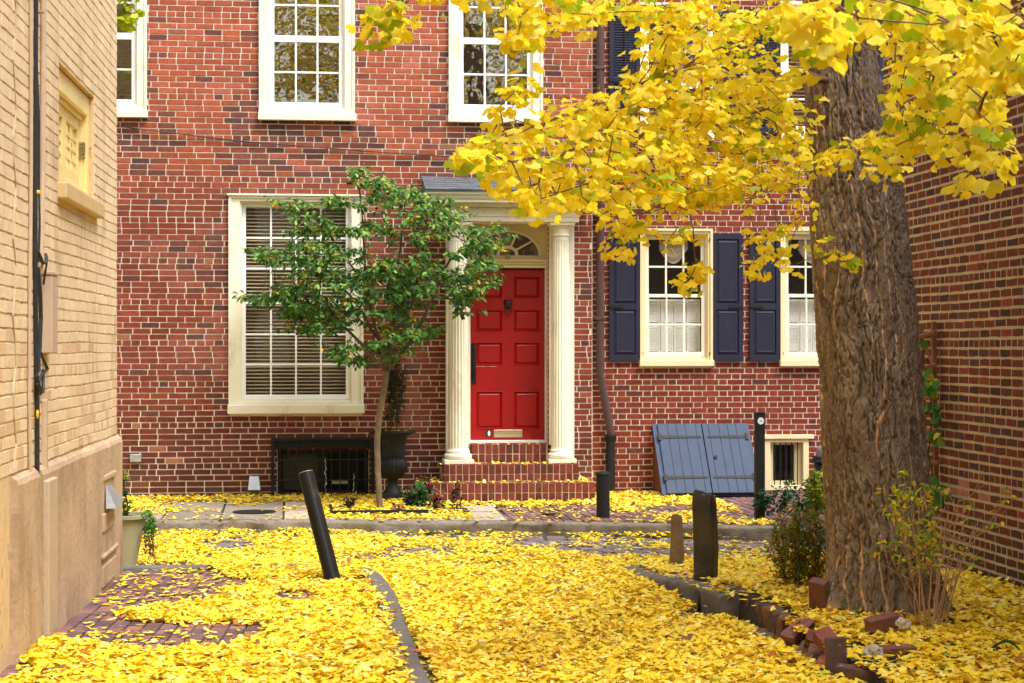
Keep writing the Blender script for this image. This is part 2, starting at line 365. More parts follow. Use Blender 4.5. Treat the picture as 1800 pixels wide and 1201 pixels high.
def wall_plane(mb, mp, u0, u1, v0, v1, holes, rev=0.25, col=None):
    us = sorted({u0, u1, *[h[0] for h in holes], *[h[1] for h in holes]}); vs = sorted({v0, v1, *[h[2] for h in holes], *[h[3] for h in holes]})
    us = [u for u in us if u0 <= u <= u1]; vs = [v for v in vs if v0 <= v <= v1]
    for a, b in zip(us, us[1:]):
        for c, d in zip(vs, vs[1:]):
            m = ((a + b) / 2, (c + d) / 2)
            if any(h[0] < m[0] < h[1] and h[2] < m[1] < h[3] for h in holes): continue
            mb.add([mp(a, c, 0), mp(b, c, 0), mp(b, d, 0), mp(a, d, 0)], [(0, 1, 2, 3)], col)
    for (a, b, c, d) in holes:
        mb.add([mp(a, c, 0), mp(b, c, 0), mp(b, d, 0), mp(a, d, 0), mp(a, c, -rev), mp(b, c, -rev), mp(b, d, -rev), mp(a, d, -rev)],
               [(0, 1, 5, 4), (1, 2, 6, 5), (2, 3, 7, 6), (3, 0, 4, 7)], col)

# ------------------------------------------------------------------ ground heights
KP = [(200, 917), (440, 915), (700, 917), (1040, 919), (1400, 928), (1600, 932)]
def _kp(px, py, z=0.05):
    d = ray(px, py); t = (z - CZ) / d[2]; return (d[0] * t, d[1] * t)
KW = [_kp(*p) for p in KP]
KW = [(-9.0, KW[0][1] + 0.6)] + KW + [(9.5, KW[-1][1] - 0.4)]
KXs = np.array([p[0] for p in KW]); KYs = np.array([p[1] for p in KW])
def kerbY(x): return np.interp(x, KXs, KYs)
def gz(x, y):
    x = np.asarray(x, float); y = np.asarray(y, float); ky = kerbY(x)
    side = 0.05 + 0.05 * np.clip((y - ky) / (YF - ky), 0, 1)
    st = np.where(y > 17, -0.08, -0.08 + (17 - y) * 0.0267); st = np.minimum(st, 0.14)
    left = 0.14 + (14.3 - y) * 0.01875; left = np.clip(left, 0, 0.27)
    q = np.clip((15.2 - y) / 3.0, 0, 1); q = q * q * (3 - 2 * q); right = 0.05 + 0.16 * q
    z = np.where(y > ky, side, st)
    lx = 0.60 - 0.55 * np.clip((y - 14.1) / 0.5, 0, 1) ** 2
    z = np.where((x < lx) & (y < 14.62), left, z)
    z = np.where((x > np.where(y < 11.95, 2.86, 2.66)) & (y < 15.2), right, z)
    return z
def G(px, py):
    z = 0.1
    for _ in range(12):
        d = ray(px, py); t = (z - CZ) / d[2]; x, y = d[0] * t, d[1] * t; z = 0.5 * z + 0.5 * float(gz(x, y))
    return (x, y, float(gz(x, y)))

# ------------------------------------------------------------------ the ground
def grid_sheet(name, x0, x1, y0, y1, nx, ny, zf, m):
    xs = np.linspace(x0, x1, nx); ys = np.linspace(y0, y1, ny); X, Y = np.meshgrid(xs, ys); Z = zf(X, Y)
    V = np.stack([X, Y, Z], -1).reshape(-1, 3); i = np.arange(nx * ny).reshape(ny, nx)
    T = np.stack([i[:-1, :-1], i[:-1, 1:], i[1:, 1:], i[1:, :-1]], -1).reshape(-1, 4)
    return npmesh(name, V, T, np.ones((len(V), 3)), m, None, True)
def street_z(x, y):
    st = np.where(y > 17, -0.08, -0.08 + (17 - y) * 0.0267); return np.minimum(st, 0.14) - 0.012
structure(grid_sheet('street', -60, 70, -60, 90, 60, 160, street_z, M['grout']))
# granite setts of the street and alley
def setts():
    rd = random.Random(3); mb = MB(); y = 8.0; row = 0
    while y < 20.2:
        hgt = 0.13; x = -3.2 + (row % 2) * 0.12
        xr = 0.6 if False else 7.0
        while x < xr:
            L = rd.uniform(0.2, 0.28); xc, yc = x + L / 2, y + hgt / 2
            inside = (yc < kerbY(xc) - 0.08) and not (xc < 0.62 and yc < 14.66) and not (xc > 2.62 and yc < 15.2) and xc > -0.16 * yc - 1.0 and xc < 0.4 * yc + 0.5
            if inside:
                g = 0.013; z = float(street_z(xc, yc)) + 0.012 + rd.uniform(-0.006, 0.004); c = rd.uniform(0.75, 1.2)
                col = tuple(c * q for q in hexc(126, 112, 112))
                a, b, cc, d = x + g / 2, x + L - g / 2, y + g / 2, y + hgt - g / 2; k = 0.018
                jj = lambda: rd.uniform(-0.006, 0.006)
                vs = [(a, cc, z - 0.03), (b, cc, z - 0.03), (b, d, z - 0.03), (a, d, z - 0.03), (a + k + jj(), cc + k + jj(), z + jj() * .5), (b - k + jj(), cc + k + jj(), z + jj() * .5), (b - k + jj(), d - k + jj(), z + jj() * .5), (a + k + jj(), d - k + jj(), z + jj() * .5)]
                mb.add(vs, [(4, 5, 6, 7), (0, 1, 5, 4), (1, 2, 6, 5), (2, 3, 7, 6), (3, 0, 4, 7)], col)
            x += L
        y += hgt; row += 1
    return mb.build('street_paving', M['cobble'])
structure(setts())
def pavers(name, test, x0, x1, y0, y1, zf, cols, rot=0.0, seed=4, g=0.005):
    rd = random.Random(seed); mb = MB(); ca, sa = math.cos(rot), math.sin(rot); L, W = 0.205, 0.1
    nu = int((abs(x1 - x0) + abs(y1 - y0)) / W) + 4; cx, cy = (x0 + x1) / 2, (y0 + y1) / 2
    for i in range(-nu, nu):
        for j in range(-nu // 2, nu // 2):
            u = i * W; v = j * L + (i % 2) * L / 2 + rd.uniform(-.004, .004)
            px_, py_ = cx + (u + W / 2) * ca - (v + L / 2) * sa, cy + (u + W / 2) * sa + (v + L / 2) * ca
            if not (x0 < px_ < x1 and y0 < py_ < y1) or not test(px_, py_): continue
            col = rd.choice(cols); k = rd.uniform(0.75, 1.25); col = tuple(k * q for q in col)
            z0 = float(zf(px_, py_)); dz = [rd.uniform(-0.004, 0.004) for _ in range(4)]
            h = g / 2 + .006; loc = [(u + g / 2, v + h), (u + W - g / 2, v + h), (u + W - g / 2, v + L - h), (u + g / 2, v + L - h)]
            tp = [(u + g / 2 + .004, v + h + .006), (u + W - g / 2 - .004, v + h + .006), (u + W - g / 2 - .004, v + L - h - .006), (u + g / 2 + .004, v + L - h - .006)]
            W3 = lambda p, z: (cx + p[0] * ca - p[1] * sa, cy + p[0] * sa + p[1] * ca, z)
            vs = [W3(p, z0 - 0.03) for p in loc] + [W3(p, z0 + dz[q]) for q, p in enumerate(tp)]
            mb.add(vs, [(4, 5, 6, 7), (0, 1, 5, 4), (1, 2, 6, 5), (2, 3, 7, 6), (3, 0, 4, 7)], col)
    return structure(mb.build(name, M['paver']))
PV = [hexc(128, 96, 94), hexc(120, 84, 80), hexc(112, 86, 88), hexc(138, 100, 92), hexc(100, 78, 80)]
def left_edge(y): return 0.60 - 0.55 * max(0, min(1, (y - 14.1) / 0.5)) ** 2
pavers('brick_pavement', lambda x, y: x < left_edge(y) - 0.1 and y < 14.35, -1.75, 0.6, 7.5, 14.5, lambda x, y: gz(x, y) - 0.002, PV, rot=-0.045)
pavers('corner_pavement', lambda x, y: True, 2.78, 3.7, 12.6, 15.1, lambda x, y: gz(x, y) - 0.002, PV, rot=0.0, seed=9)
pavers('brick_sidewalk', lambda x, y: y > kerbY(x) + 0.16 and y < 21.9, 2.2, 7.5, 17.5, 22.0, lambda x, y: gz(x, y) - 0.002, PV, rot=0.02, seed=12)
# beds under the pavers and the raised planting bed
def bed_sheet(name, m, poly_test, x0, x1, y0, y1, off, nx=60, ny=80, base=-0.2):
    return structure(grid_sheet(name, x0, x1, y0, y1, nx, ny, lambda X, Y: np.where(poly_test(X, Y), gz(X, Y) + off, base), m))
bed_sheet('pavement_base', M['grout'], lambda X, Y: (X < 0.52 - 0.55 * np.clip((Y - 14.1) / 0.5, 0, 1) ** 2) & (Y < 14.55), -6.0, 0.7, -6, 14.7, -0.016, 90, 300)
bed_sheet('corner_base', M['grout'], lambda X, Y: X > 2.68, 2.6, 4.9, 12.4, 15.25, -0.02, 60, 60)
def bed_z(X, Y):
    z = gz(X, Y) - 0.006 + 0.03 * fbm(X * 2.2, Y * 2.2, 0, 8) - 0.015
    d = np.sqrt((X - 3.55) ** 2 + (Y - 11.4) ** 2); z = z + 0.06 * np.exp(-(d / 0.7) ** 2)
    return np.where((X > 2.88) & ((Y < 12.62) | (X > 3.45)), z, -0.2)
structure(grid_sheet('garden_bed', 2.7, 4.9, -6, 15.2, 70, 400, bed_z, M['soil']))
# far sidewalk: slabs
def slabs():
    rd = random.Random(8); mb = MB()
    base = hexc(176, 160, 148)
    xs = [-9, -7.2, -5.6, -4.2, -3.0, -2.1, -1.35, -0.75, -0.1, 0.55, 1.42, 2.2]
    for a, b in zip(xs, xs[1:]):
        ys = [0.16, 1.05, 2.0, 3.5]
        for i, (c, d) in enumerate(zip(ys, ys[1:])):
            k = rd.uniform(0.82, 1.1) if a > -0.2 else rd.uniform(0.5, 0.75)
            col = [base[0] * k, base[1] * k, base[2] * k * (1 if a > -.2 else .92)]; g = 0.012
            q = [(a + g, c), (b - g, c), (b - g, d - 2 * g), (a + g, d - 2 * g)]
            top = [(x, min(float(kerbY(x)) + yy, 21.98), float(gz(x, min(float(kerbY(x)) + yy, 21.9))) + rd.uniform(-0.004, 0.006)) for x, yy in q]
            mb.add([(x, y, z - 0.12) for x, y, z in top] + top, [(4, 5, 6, 7), (0, 1, 5, 4), (1, 2, 6, 5), (2, 3, 7, 6), (3, 0, 4, 7)], col)
    return mb.build('sidewalk', M['concrete'], bevel=0.008)
structure(slabs())
bed_sheet('sidewalk_base', M['grout'], lambda X, Y: Y > kerbY(X) + 0.1, -9, 9.5, 17.2, 22.3, -0.02, 80, 60)
# kerbs
def kerb(name, pts, wid, hgt, m, zf, seg=0.035, chip=0.012, seed=1, joints=(), rnd=0.03):
    P = np.array(pts, float); d = np.r_[0, np.cumsum(np.linalg.norm(np.diff(P, axis=0), axis=1))]
    n = int(d[-1] / seg) + 1; s = np.linspace(0, d[-1], n); X = np.interp(s, d, P[:, 0]); Y = np.interp(s, d, P[:, 1])
    tx, ty = np.gradient(X), np.gradient(Y); l = np.hypot(tx, ty); nx_, ny_ = -ty / l, tx / l
    prof = []
    K = 5
    for k in range(6): prof.append((0.0, -hgt - 0.1 + k * (hgt + 0.1 - rnd) / 5))
    for k in range(1, K): a = math.pi / 2 * k / K; prof.append((rnd * (1 - math.cos(a)), -rnd + rnd * math.sin(a)))
    for k in range(6): prof.append((rnd + (wid - 2 * rnd) * k / 5, 0.0))
    for k in range(1, K): a = math.pi / 2 * k / K; prof.append((wid - rnd + rnd * math.sin(a), -rnd + rnd * math.cos(a)))
    prof.append((wid, -hgt))
    prof = np.array(prof); m_ = len(prof)
    U = prof[None, :, 0] + np.zeros((n, 1)); Zp = prof[None, :, 1] + np.zeros((n, 1))
    zc = zf(X, Y)
    PX = X[:, None] + nx_[:, None] * U; PY = Y[:, None] + ny_[:, None] * U; PZ = zc[:, None] + Zp
    ds = (fbm(s[:, None] * 9, U * 9 + Zp * 9, Zp * 5, seed, 4) - 0.5) * 2
    low = (fbm(s[:, None] * 1.3, Zp * 3, 0, seed + 9, 2) - 0.5) * 2
    face = np.clip(-Zp / 0.05, 0, 1)
    PX = PX + nx_[:, None] * (ds * chip * (0.4 + face) * 1.3 + low * chip); PY = PY + ny_[:, None] * (ds * chip * (0.4 + face) * 1.3 + low * chip); PZ = PZ + ds * chip * 0.35 * (1 - face)
    for jn in joints:
        q = np.exp(-((s - jn * d[-1]) / 0.02) ** 2)[:, None]; PZ = PZ - q * 0.03 * (1 - face * 0.5); PX = PX + nx_[:, None] * q * 0.03 * face; PY = PY + ny_[:, None] * q * 0.03 * face
    V = np.stack([PX, PY, PZ], -1).reshape(-1, 3); i = np.arange(n * m_).reshape(n, m_)
    T = np.stack([i[:-1, :-1], i[:-1, 1:], i[1:, 1:], i[1:, :-1]], -1).reshape(-1, 4)
    ends = []
    for row, hh in ((0, 0), (n - 1, 0)):        # close both ends
        b = len(V); E = V[i[row]].copy(); low = E.copy(); low[:, 2] = E[:, 2].min() - .05; V = np.vstack([V, E, low])
        ends += [(b + k, b + k + 1, b + m_ + k + 1, b + m_ + k) for k in range(m_ - 1)]
    T = np.vstack([T, np.array(ends)])
    return structure(npmesh(name, V, T, np.ones((len(V), 3)), m, None, True))
kerb('kerb', list(zip(KXs, KYs)), 0.17, 0.13, M['granite'], lambda x, y: 0.05 + 0 * x, joints=(.15, .3, .44, .55, .64, .78, .9), chip=0.02, rnd=0.035)
lk = [(0.67, 5.0), (0.64, 9.0), (0.66, 10.6), (0.68, 12.5), (0.66, 13.7), (0.60, 14.2), (0.42, 14.5), (0.15, 14.64), (-1.3, 14.7), (-5, 14.75)]
kerb('alley_kerb', lk, 0.13, 0.14, M['granite_dark'], lambda x, y: np.clip(0.14 + (14.3 - y) * 0.01875, 0, 0.27) + 0.026, joints=(.2, .26, .33, .40, .47, .53, .6), chip=0.009, seed=5)
rk = [(2.76, 11.95), (2.72, 12.4), (2.66, 13.4), (2.62, 14.4), (2.64, 14.95)]
kerb('corner_kerb', rk[::-1], 0.14, 0.10, M['granite_dark'], lambda x, y: gz(np.maximum(x, 2.7), y) + 0.01, joints=(.3, .62,), chip=0.012, seed=7)

# ------------------------------------------------------------------ windows
def sash_window(house, Y, cas, glass, meet, cols, rows_u, rows_l, pr, cm='cream', sm='white', blind='blind', sill_h=0.085, name='window', top_trim=0.0,
                back=0.30, slat=0.042, gl='glass', lower_fill=None, label=None, cw=None, wall_in=0.10):
    """cas=(x0,x1,z0,z1) outer casing, glass=(x0,x1,z0,z1), meet=(zlo,zhi) meeting rail; Y = wall face"""
    x0, x1, z0, z1 = cas; g0, g1, h0, h1 = glass; ml, mh = meet
    W = MB(); sw = 0.045
    a0, a1, b0, b1 = g0 - sw, g1 + sw, h0 - sw - .015, h1 + sw          # sash outline
    i0, i1, j0, j1 = a0 - .02, a1 + .02, b0 - .02, b1 + .02
    W.ring([(x0, z0 + sill_h), (x1, z0 + sill_h), (x1, z1), (x0, z1)], [(i0, max(j0, z0 + sill_h + .01)), (i1, max(j0, z0 + sill_h + .01)), (i1, j1), (i0, j1)], Y - 0.035, Y + wall_in)
    W.frame(x0 - .012, x1 + .012, z0 + sill_h + .001, z1 + .012, .03, .03, .001, .03, Y - 0.052, Y - 0.030)
    W.frame(i0 - .001, i1 + .001, max(j0, z0 + sill_h + .01) - .001, j1 + .001, .02, .02, .02, .02, Y - 0.002, Y + wall_in + .02)
    if top_trim: W.box(x0 - .03, x1 + .03, Y - 0.075, Y + 0.02, z1 + .013, z1 + .013 + top_trim)
    w_ = W.build(name, M[cm], house, bevel=0.004)
    if label: w_['label'] = label
    S = MB(); S.box(x0 - .022, x1 + .022, Y - 0.085, Y + wall_in, z0, z0 + sill_h - .001); S.build('sill', M[cm], w_, bevel=0.006)
    mu = 0.011
    def sash(lo, hi, y0, y1, rows, bot, top):
        s = MB(); s.ring([(a0, lo - bot), (a1, lo - bot), (a1, hi + top), (a0, hi + top)], [(g0, lo), (g1, lo), (g1, hi), (g0, hi)], y0, y1)
        for k in range(1, cols):
            xx = g0 + (g1 - g0) * k / cols; s.box(xx - mu, xx + mu, y0 + .006, y1 - .006, lo - .002, hi + .002)
        for k in range(1, rows):
            zz = lo + (hi - lo) * k / rows; s.box(g0 - .002, g1 + .002, y0 + .0085, y1 - .0085, zz - mu, zz + mu)
        q = s.build('sash', M[sm], w_, bevel=0.003)
        p = MB(); ym = (y0 + y1) / 2 + .004; p.box(g0 - .01, g1 + .01, ym, ym + .004, lo - .01, hi + .01); p.build('pane', M[gl], w_)
    sash(mh, h1, Y + 0.055, Y + 0.085, rows_u, mh - ml - .006, sw)
    sash(h0, ml, Y + 0.020, Y + 0.050, rows_l, sw + .013, mh - ml - .004)
    if blind:
        B = MB(); z = h0 - 0.02; yb = Y + 0.13; rd = random.Random(int(abs(x0) * 100))
        while z < h1 + 0.03:
            B.box(g0 - .03, g1 + .03, yb, yb + .030, z, z + .008 + rd.uniform(-.0005, .0005), mp=lambda x, y, zz, zc=z: (x, y, zz + (y - yb) * 0.28)); z += slat
        for k in (0.2, 0.8): B.box(g0 + (g1 - g0) * k - .0015, g0 + (g1 - g0) * k + .0015, yb - .003, yb - .001, h0, h1)
        B.build('blind', M[blind], w_)
    Rm = MB(); m = 0.0
    Rm.box(i0 - .1, i1 + .1, Y + back + .15, Y + back + .19, j0 - .1, j1 + .1)
    Rm.build('dark_interior', M['interior' if blind else 'dark_room'], w_)
    return w_
# ------------------------------------------------------------------ left row house
YL, YR = 21.94, 22.0
def RC(a, b, t, bt, Y):
    m = (a + b) / 2; return (UY(a, 0, Y)[0], UY(b, 0, Y)[0], UY(m, bt, Y)[1], UY(m, t, Y)[1])
def zz_(px, py, Y): return UY(px, py, Y)[1]
XS = UY(1041, 0, YL)[0]
house = thing('row_house', 'tall red brick row house with cream windows, columned entrance and a red front door', 'house', (0.0, YL, 0.0))
up = []
for (a, b, ga, gb, bt) in ((93, 257, 119, 231, 207), (457, 622, 482, 596, 213), (790, 952, 815, 927, 217)):
    up.append((RC(a, b, -80, bt, YL), RC(ga, gb, -46 + bt - 213, 180 + bt - 213, YL), (zz_((a + b) / 2, 74 + bt - 213, YL), zz_((a + b) / 2, 62 + bt - 213, YL))))
big = (RC(403.6, 637, 347, 727, YL), RC(432, 608, 364.6, 694, YL), (zz_(520, 535, YL), zz_(520, 526, YL)))
dr = RC(824, 962, 392, 782, YL)         # doorway opening
ent = (UY(779, 0, YL)[0], UY(1010, 0, YL)[0])
bas = RC(488, 648, 790, 868, YL)
sh = 0.02
holes = [(c[0] + sh, c[1] - sh, c[2] + .01, c[3] - .01) for c, g, m in up] + [(big[0][0] + sh, big[0][1] - sh, big[0][2] + .01, big[0][3] - .01), dr, bas]
bholes = [(c[0], c[1], c[2], c[3]) for c, g, m in up] + [big[0], (dr[0], dr[1], 0.0, dr[3]), bas]
def col_left(rd, u, v, ln):
    n = float(vnc(u * 0.7, v * 1.1, 3)); n2 = float(vnc(u * 1.9, v * 3.1, 8)); r = rd.random()
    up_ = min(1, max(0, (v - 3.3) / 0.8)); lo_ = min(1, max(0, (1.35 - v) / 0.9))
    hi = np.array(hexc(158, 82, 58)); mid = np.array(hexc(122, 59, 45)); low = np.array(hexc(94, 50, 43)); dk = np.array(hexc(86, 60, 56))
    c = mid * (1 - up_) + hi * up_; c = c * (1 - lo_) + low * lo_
    pale = max(0, n2 - .62) * 1.2; c = c * (1 - pale) + np.array(hexc(178, 112, 96)) * pale
    c = c * rd.uniform(0.82, 1.14) * (.84 + .32 * float(vnc(u * 1.2 + 40, v * 2.2, 12)))
    if v < .5 and rd.random() < .4: c = c * .8 + np.array(hexc(84, 74, 60)) * .12
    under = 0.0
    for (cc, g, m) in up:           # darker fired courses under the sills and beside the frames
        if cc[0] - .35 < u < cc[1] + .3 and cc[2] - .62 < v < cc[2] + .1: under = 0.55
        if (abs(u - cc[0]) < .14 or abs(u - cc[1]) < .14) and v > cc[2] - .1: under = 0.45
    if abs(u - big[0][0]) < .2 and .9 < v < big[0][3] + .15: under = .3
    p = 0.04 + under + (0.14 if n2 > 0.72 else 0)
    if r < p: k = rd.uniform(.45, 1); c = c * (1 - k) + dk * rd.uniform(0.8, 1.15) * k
    elif r > 0.99: c = np.array(hexc(150, 100, 74)) * rd.uniform(.8, 1.1)
    return tuple(c)
XL0 = -8.0
mpL = lambda u, v, o: (u, YL - o, v)
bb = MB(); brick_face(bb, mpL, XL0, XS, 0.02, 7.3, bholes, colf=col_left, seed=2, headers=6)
# return of the wall at the seam with the neighbouring house
bw = bb.build('brick_wall', M['brick'], house, fix=False)
mm = MB(); wall_plane(mm, mpL, XL0, XS, -0.3, 9.4, holes, 0.3); mm.add([(XS, YL, -.3), (XS, YR + .1, -.3), (XS, YR + .1, 9.4), (XS, YL, 9.4)], [(0, 1, 2, 3)])
mm.build('mortar_bed', M['mortar'], bw, fix=False)
bd = MB(); bd.box(XL0, XS, YL + 0.62, YL + 8, -0.3, 9.38); bd.build('back_walls', M['interior'], house)
rf = MB(); rf.box(XL0 - .05, XS, YL - 0.25, YL + 8.1, 9.405, 9.6); rf.build('roof', M['roofing'], house)
for i, (c, g, m) in enumerate(up): sash_window(house, YL, c, g, m, 3, 2, 2, None, gl='glass_dark', blind='blind_dark')
bigw = sash_window(house, YL, big[0], big[1], big[2], 4, 3, 3, None, top_trim=0.02, sill_h=0.1, label='tall cream framed ground floor window of twenty four panes')
# entrance: steps
def stepcol(rd): 
    k = rd.uniform(.75, 1.15); c = hexc(118, 58, 48) if rd.random() > .2 else hexc(100, 54, 49); return tuple(k * q for q in c)
stp = MB(); sm_ = MB(); rd = random.Random(5)
steps = []
zt3 = UY(870, 850, 20.98)[1]; zt2 = UY(870, 817, 21.32)[1]; zt1 = UY(890, 781, 21.78)[1]
steps.append((UY(739, 0, 20.98)[0], UY(1047, 0, 20.98)[0], 20.98, -0.05, zt3))
steps.append((UY(779, 0, 21.32)[0], UY(1018, 0, 21.32)[0], 21.32, zt3, zt2))
steps.append((UY(829, 0, 21.70)[0], UY(961, 0, 21.70)[0], 21.70, zt2, zt1))
for (x0, x1, y, za, zb) in steps:
    yb = YL - 0.004 if y < 21.6 else YL + 0.3
    sm_.box(x0 + .006, x1 - .006, y + .006, yb, za + .0015, zb - .006)
    hh = zb - max(za, 0.05); n = int((x1 - x0) / 0.0735); wd = (x1 - x0) / n
    zc_ = zb - 0.108
    for k in range(n):
        j = lambda: rd.uniform(-.002, .002)
        # rowlock brick on the edge: face and tread
        stp.box(x0 + k * wd + .005, x0 + (k + 1) * wd - .005, y + j(), y + .2, zc_ + .005 + j(), zb + j() * .6, stepcol(rd))
        stp.box(x0 + k * wd + .005, x0 + (k + 1) * wd - .005, y + .003 + j(), y + .1, max(za, -.05) + .006, zc_ - .005 + j(), stepcol(rd))
        yy = y + .21
        while yy < yb - .05:
            stp.box(x0 + k * wd + .005, x0 + (k + 1) * wd - .005, yy, min(yy + .195, yb - .005), zb - .04, zb + j() * .6, stepcol(rd)); yy += .205
stt = stp.build('steps', M['brick'], house, bevel=0.003, segs=1); sm_.build('step_mortar', M['mortar_grey'], stt)
# surround: jamb panels, door, transom, fanlight, columns, entablature
yd = YL + 0.17
dx0, dx1, dz0, dz1 = RC(826.6, 957, 474.5, 773, yd)
su = MB()
ox0, ox1 = dr[0], dr[1]
zsp = UY(890, 396, yd)[1]
su.box(ox0 - .09, dx0 - .028, YL - 0.03, yd + .10, zt1 - .02, dr[3])        # reveals / pilasters beside the door
su.box(dx1 + .028, ox1 + .07, YL - 0.03, yd + .10, zt1 - .02, dr[3])
su.box(dx0 - .0275, dx0 - .002, yd - .045, yd + .09, dz0 - .02, dz1 + .03); su.box(dx1 + .002, dx1 + .0275, yd - .045, yd + .09, dz0 - .02, dz1 + .03)
sur = su.build('door_surround', M['cream'], house, bevel=0.006)
tb = MB(); ta, tz0, tz1 = 0, UY(890, 473, yd)[1], UY(890, 458, yd)[1]
tb.box(dx0 - .03, dx1 + .03, yd - .07, yd + .08, tz0 + .012, tz0 + .05); tb.box(dx0 - .03, dx1 + .03, yd - .09, yd + .08, tz0 + .052, tz1 - .02); tb.box(dx0 - .03, dx1 + .03, yd - .12, yd + .08, tz1 - .0185, tz1 + .006)
tb.build('transom', M['cream_yellow'], house, bevel=0.004)
th_ = MB(); th_.box(dx0 - .02, dx1 + .02, yd - .10, yd + .1, zt1 + .0005, dz0 - .004); th_.build('threshold', M['white'], house, bevel=0.004)
# door
def panel_door():
    mb = MB()
    cols = [(837.6, 883), (903.6, 948.3)]; rows = [(486.5, 524), (545, 583), (602, 642), (688, 754)]
    px = [dx0] + sum([[UY(a, 0, yd)[0], UY(b, 0, yd)[0]] for a, b in cols], []) + [dx1]
    pz = [dz1] + sum([[UY(892, a, yd)[1], UY(892, b, yd)[1]] for a, b in rows], []) + [dz0]
    for i in range(5):
        for k in range(9):
            a, b, t, bt = px[i], px[i + 1], pz[k], pz[k + 1]
            if i % 2 and k % 2:
                o = .018; o2 = .04; d1 = .020; d2 = .006
                vs = [(a, yd, bt), (b, yd, bt), (b, yd, t), (a, yd, t), (a + .004, yd - .006, bt + .004), (b - .004, yd - .006, bt + .004), (b - .004, yd - .006, t - .004), (a + .004, yd - .006, t - .004),
                      (a + o, yd + d1, bt + o), (b - o, yd + d1, bt + o), (b - o, yd + d1, t - o), (a + o, yd + d1, t - o),
                      (a + o2, yd + d2, bt + o2), (b - o2, yd + d2, bt + o2), (b - o2, yd + d2, t - o2), (a + o2, yd + d2, t - o2)]
                fs = []
                for r_ in range(3):
                    for q in range(4): fs.append((r_ * 4 + q, r_ * 4 + (q + 1) % 4, r_ * 4 + 4 + (q + 1) % 4, r_ * 4 + 4 + q))
                fs.append((12, 13, 14, 15)); mb.add(vs, fs)
            else: mb.add([(a, yd, bt), (b, yd, bt), (b, yd, t), (a, yd, t)], [(0, 1, 2, 3)])
    mb.box(dx0, dx1, yd + .022, yd + .045, dz0, dz1)
    return mb.build('door', M['red'], house, fix=False)
door = panel_door(); door['label'] = 'glossy red eight panel front door'
cr = MB(); rdd = random.Random(2)
xa, z_ = UY(834, 643, yd)
cv = []
for k in range(13):       # chipped paint line above the lock rail
    h_ = .0012 + (.004 * rdd.random() if k not in (6, 7, 8) else 0); cv += [(xa + k * .022, yd - .0015, z_ - .0085 - h_), (xa + k * .022, yd - .0015, z_ - .0085 + h_)]
cr.add(cv, [(2 * k, 2 * k + 2, 2 * k + 3, 2 * k + 1) for k in range(12)])
cr.build('paint_chip', M['pot'], door)
# lion head knocker
kx, kz = UY(893, 538, yd)
kb = MB(); n1 = 22
def kf(i, k, z): return 0
vs = []; fs = []
RG = [(.050, .0), (.050, .010), (.044, .022), (.034, .032), (.022, .040), (.010, .044)]
for (r, o) in RG:
    for i in range(n1):
        a = 2 * math.pi * i / n1; rr = r * (1 + (.13 * (i % 2) if r > .03 else 0)) ; vs.append((kx + rr * math.cos(a) * .9, yd - .003 - o, kz + .02 + rr * 1.05 * math.sin(a)))
for k in range(len(RG) - 1):
    for i in range(n1): fs.append((k * n1 + i, k * n1 + (i + 1) % n1, (k + 1) * n1 + (i + 1) % n1, (k + 1) * n1 + i))
fs.append(tuple((len(RG) - 1) * n1 + i for i in range(n1))); kb.add(vs, fs)
def blob(mb, cx, cy, cz, rx, ry, rz, seg=10):
    vs = []; fs = []
    for k in range(1, seg // 2):
        t = math.pi * k / (seg // 2)
        for i in range(seg): a = 2 * math.pi * i / seg; vs.append((cx + rx * math.sin(t) * math.cos(a), cy + ry * math.sin(t) * math.sin(a), cz + rz * math.cos(t)))
    m_ = seg // 2 - 1
    for k in range(m_ - 1):
        for i in range(seg): fs.append((k * seg + i, (k + 1) * seg + i, (k + 1) * seg + (i + 1) % seg, k * seg + (i + 1) % seg))
    fs.append(tuple(range(seg))); fs.append(tuple((m_ - 1) * seg + i for i in range(seg))[::-1]); mb.add(vs, fs)
blob(kb, kx, yd - .048, kz + .005, .016, .018, .013); blob(kb, kx - .018, yd - .040, kz + .035, .009, .009, .006); blob(kb, kx + .018, yd - .040, kz + .035, .009, .009, .006)
blob(kb, kx - .038, yd - .02, kz + .062, .012, .01, .014); blob(kb, kx + .038, yd - .02, kz + .062, .012, .01, .014); blob(kb, kx, yd - .045, kz + .028, .007, .014, .022)
kn = kb.build('knocker', M['bronze'], door, smooth=True)
rg = MB(); rg.tube([(kx + .042 * math.sin(a), yd - .035, kz - .045 - .048 * math.cos(a)) for a in [math.pi * 2 * k / 20 - math.pi for k in range(21)]], .0085, 8); blob(rg, kx, yd - .035, kz - .095, .013, .012, .010)
rg.build('knocker', M['bronze'], door, smooth=True)
hd = MB(); hx, hz0 = UY(832.5, 675, yd); hz1 = UY(832.5, 603, yd)[1]
hd.box(hx - .028, hx + .028, yd - .012, yd - .001, hz0, hz1); hd.tube([(hx, yd - .012, hz0 + .10), (hx, yd - .05, hz0 + .13), (hx, yd - .055, hz0 + .2), (hx, yd - .05, hz0 + .26), (hx, yd - .012, hz0 + .28)], .010, 8)
hd.lathe([(.016, hz1 - .09), (.016, hz1 - .088)], hx, yd - .02, 12); hd.build('handle', M['iron'], door, bevel=.008)
ml_ = MB(); a, b, c, d = RC(868, 918, 755, 769, yd); ml_.box(a, b, yd - .010, yd - .001, c, d); ml_.frame(a + .01, b - .01, c + .012, d - .012, .006, .006, .006, .006, yd - .015, yd - .0102)
ml_.build('mail_slot', M['brass'], door, bevel=.003)
lk_ = MB(); lx, lz = UY(859, 762, yd); ring = [(lx + .044 * math.cos(t), lz + .044 * math.sin(t)) for t in np.linspace(0, 2 * math.pi, 21)[:-1]]
lk_.prism(ring, yd - .006, yd - .001, (.03, .03, .03)); 
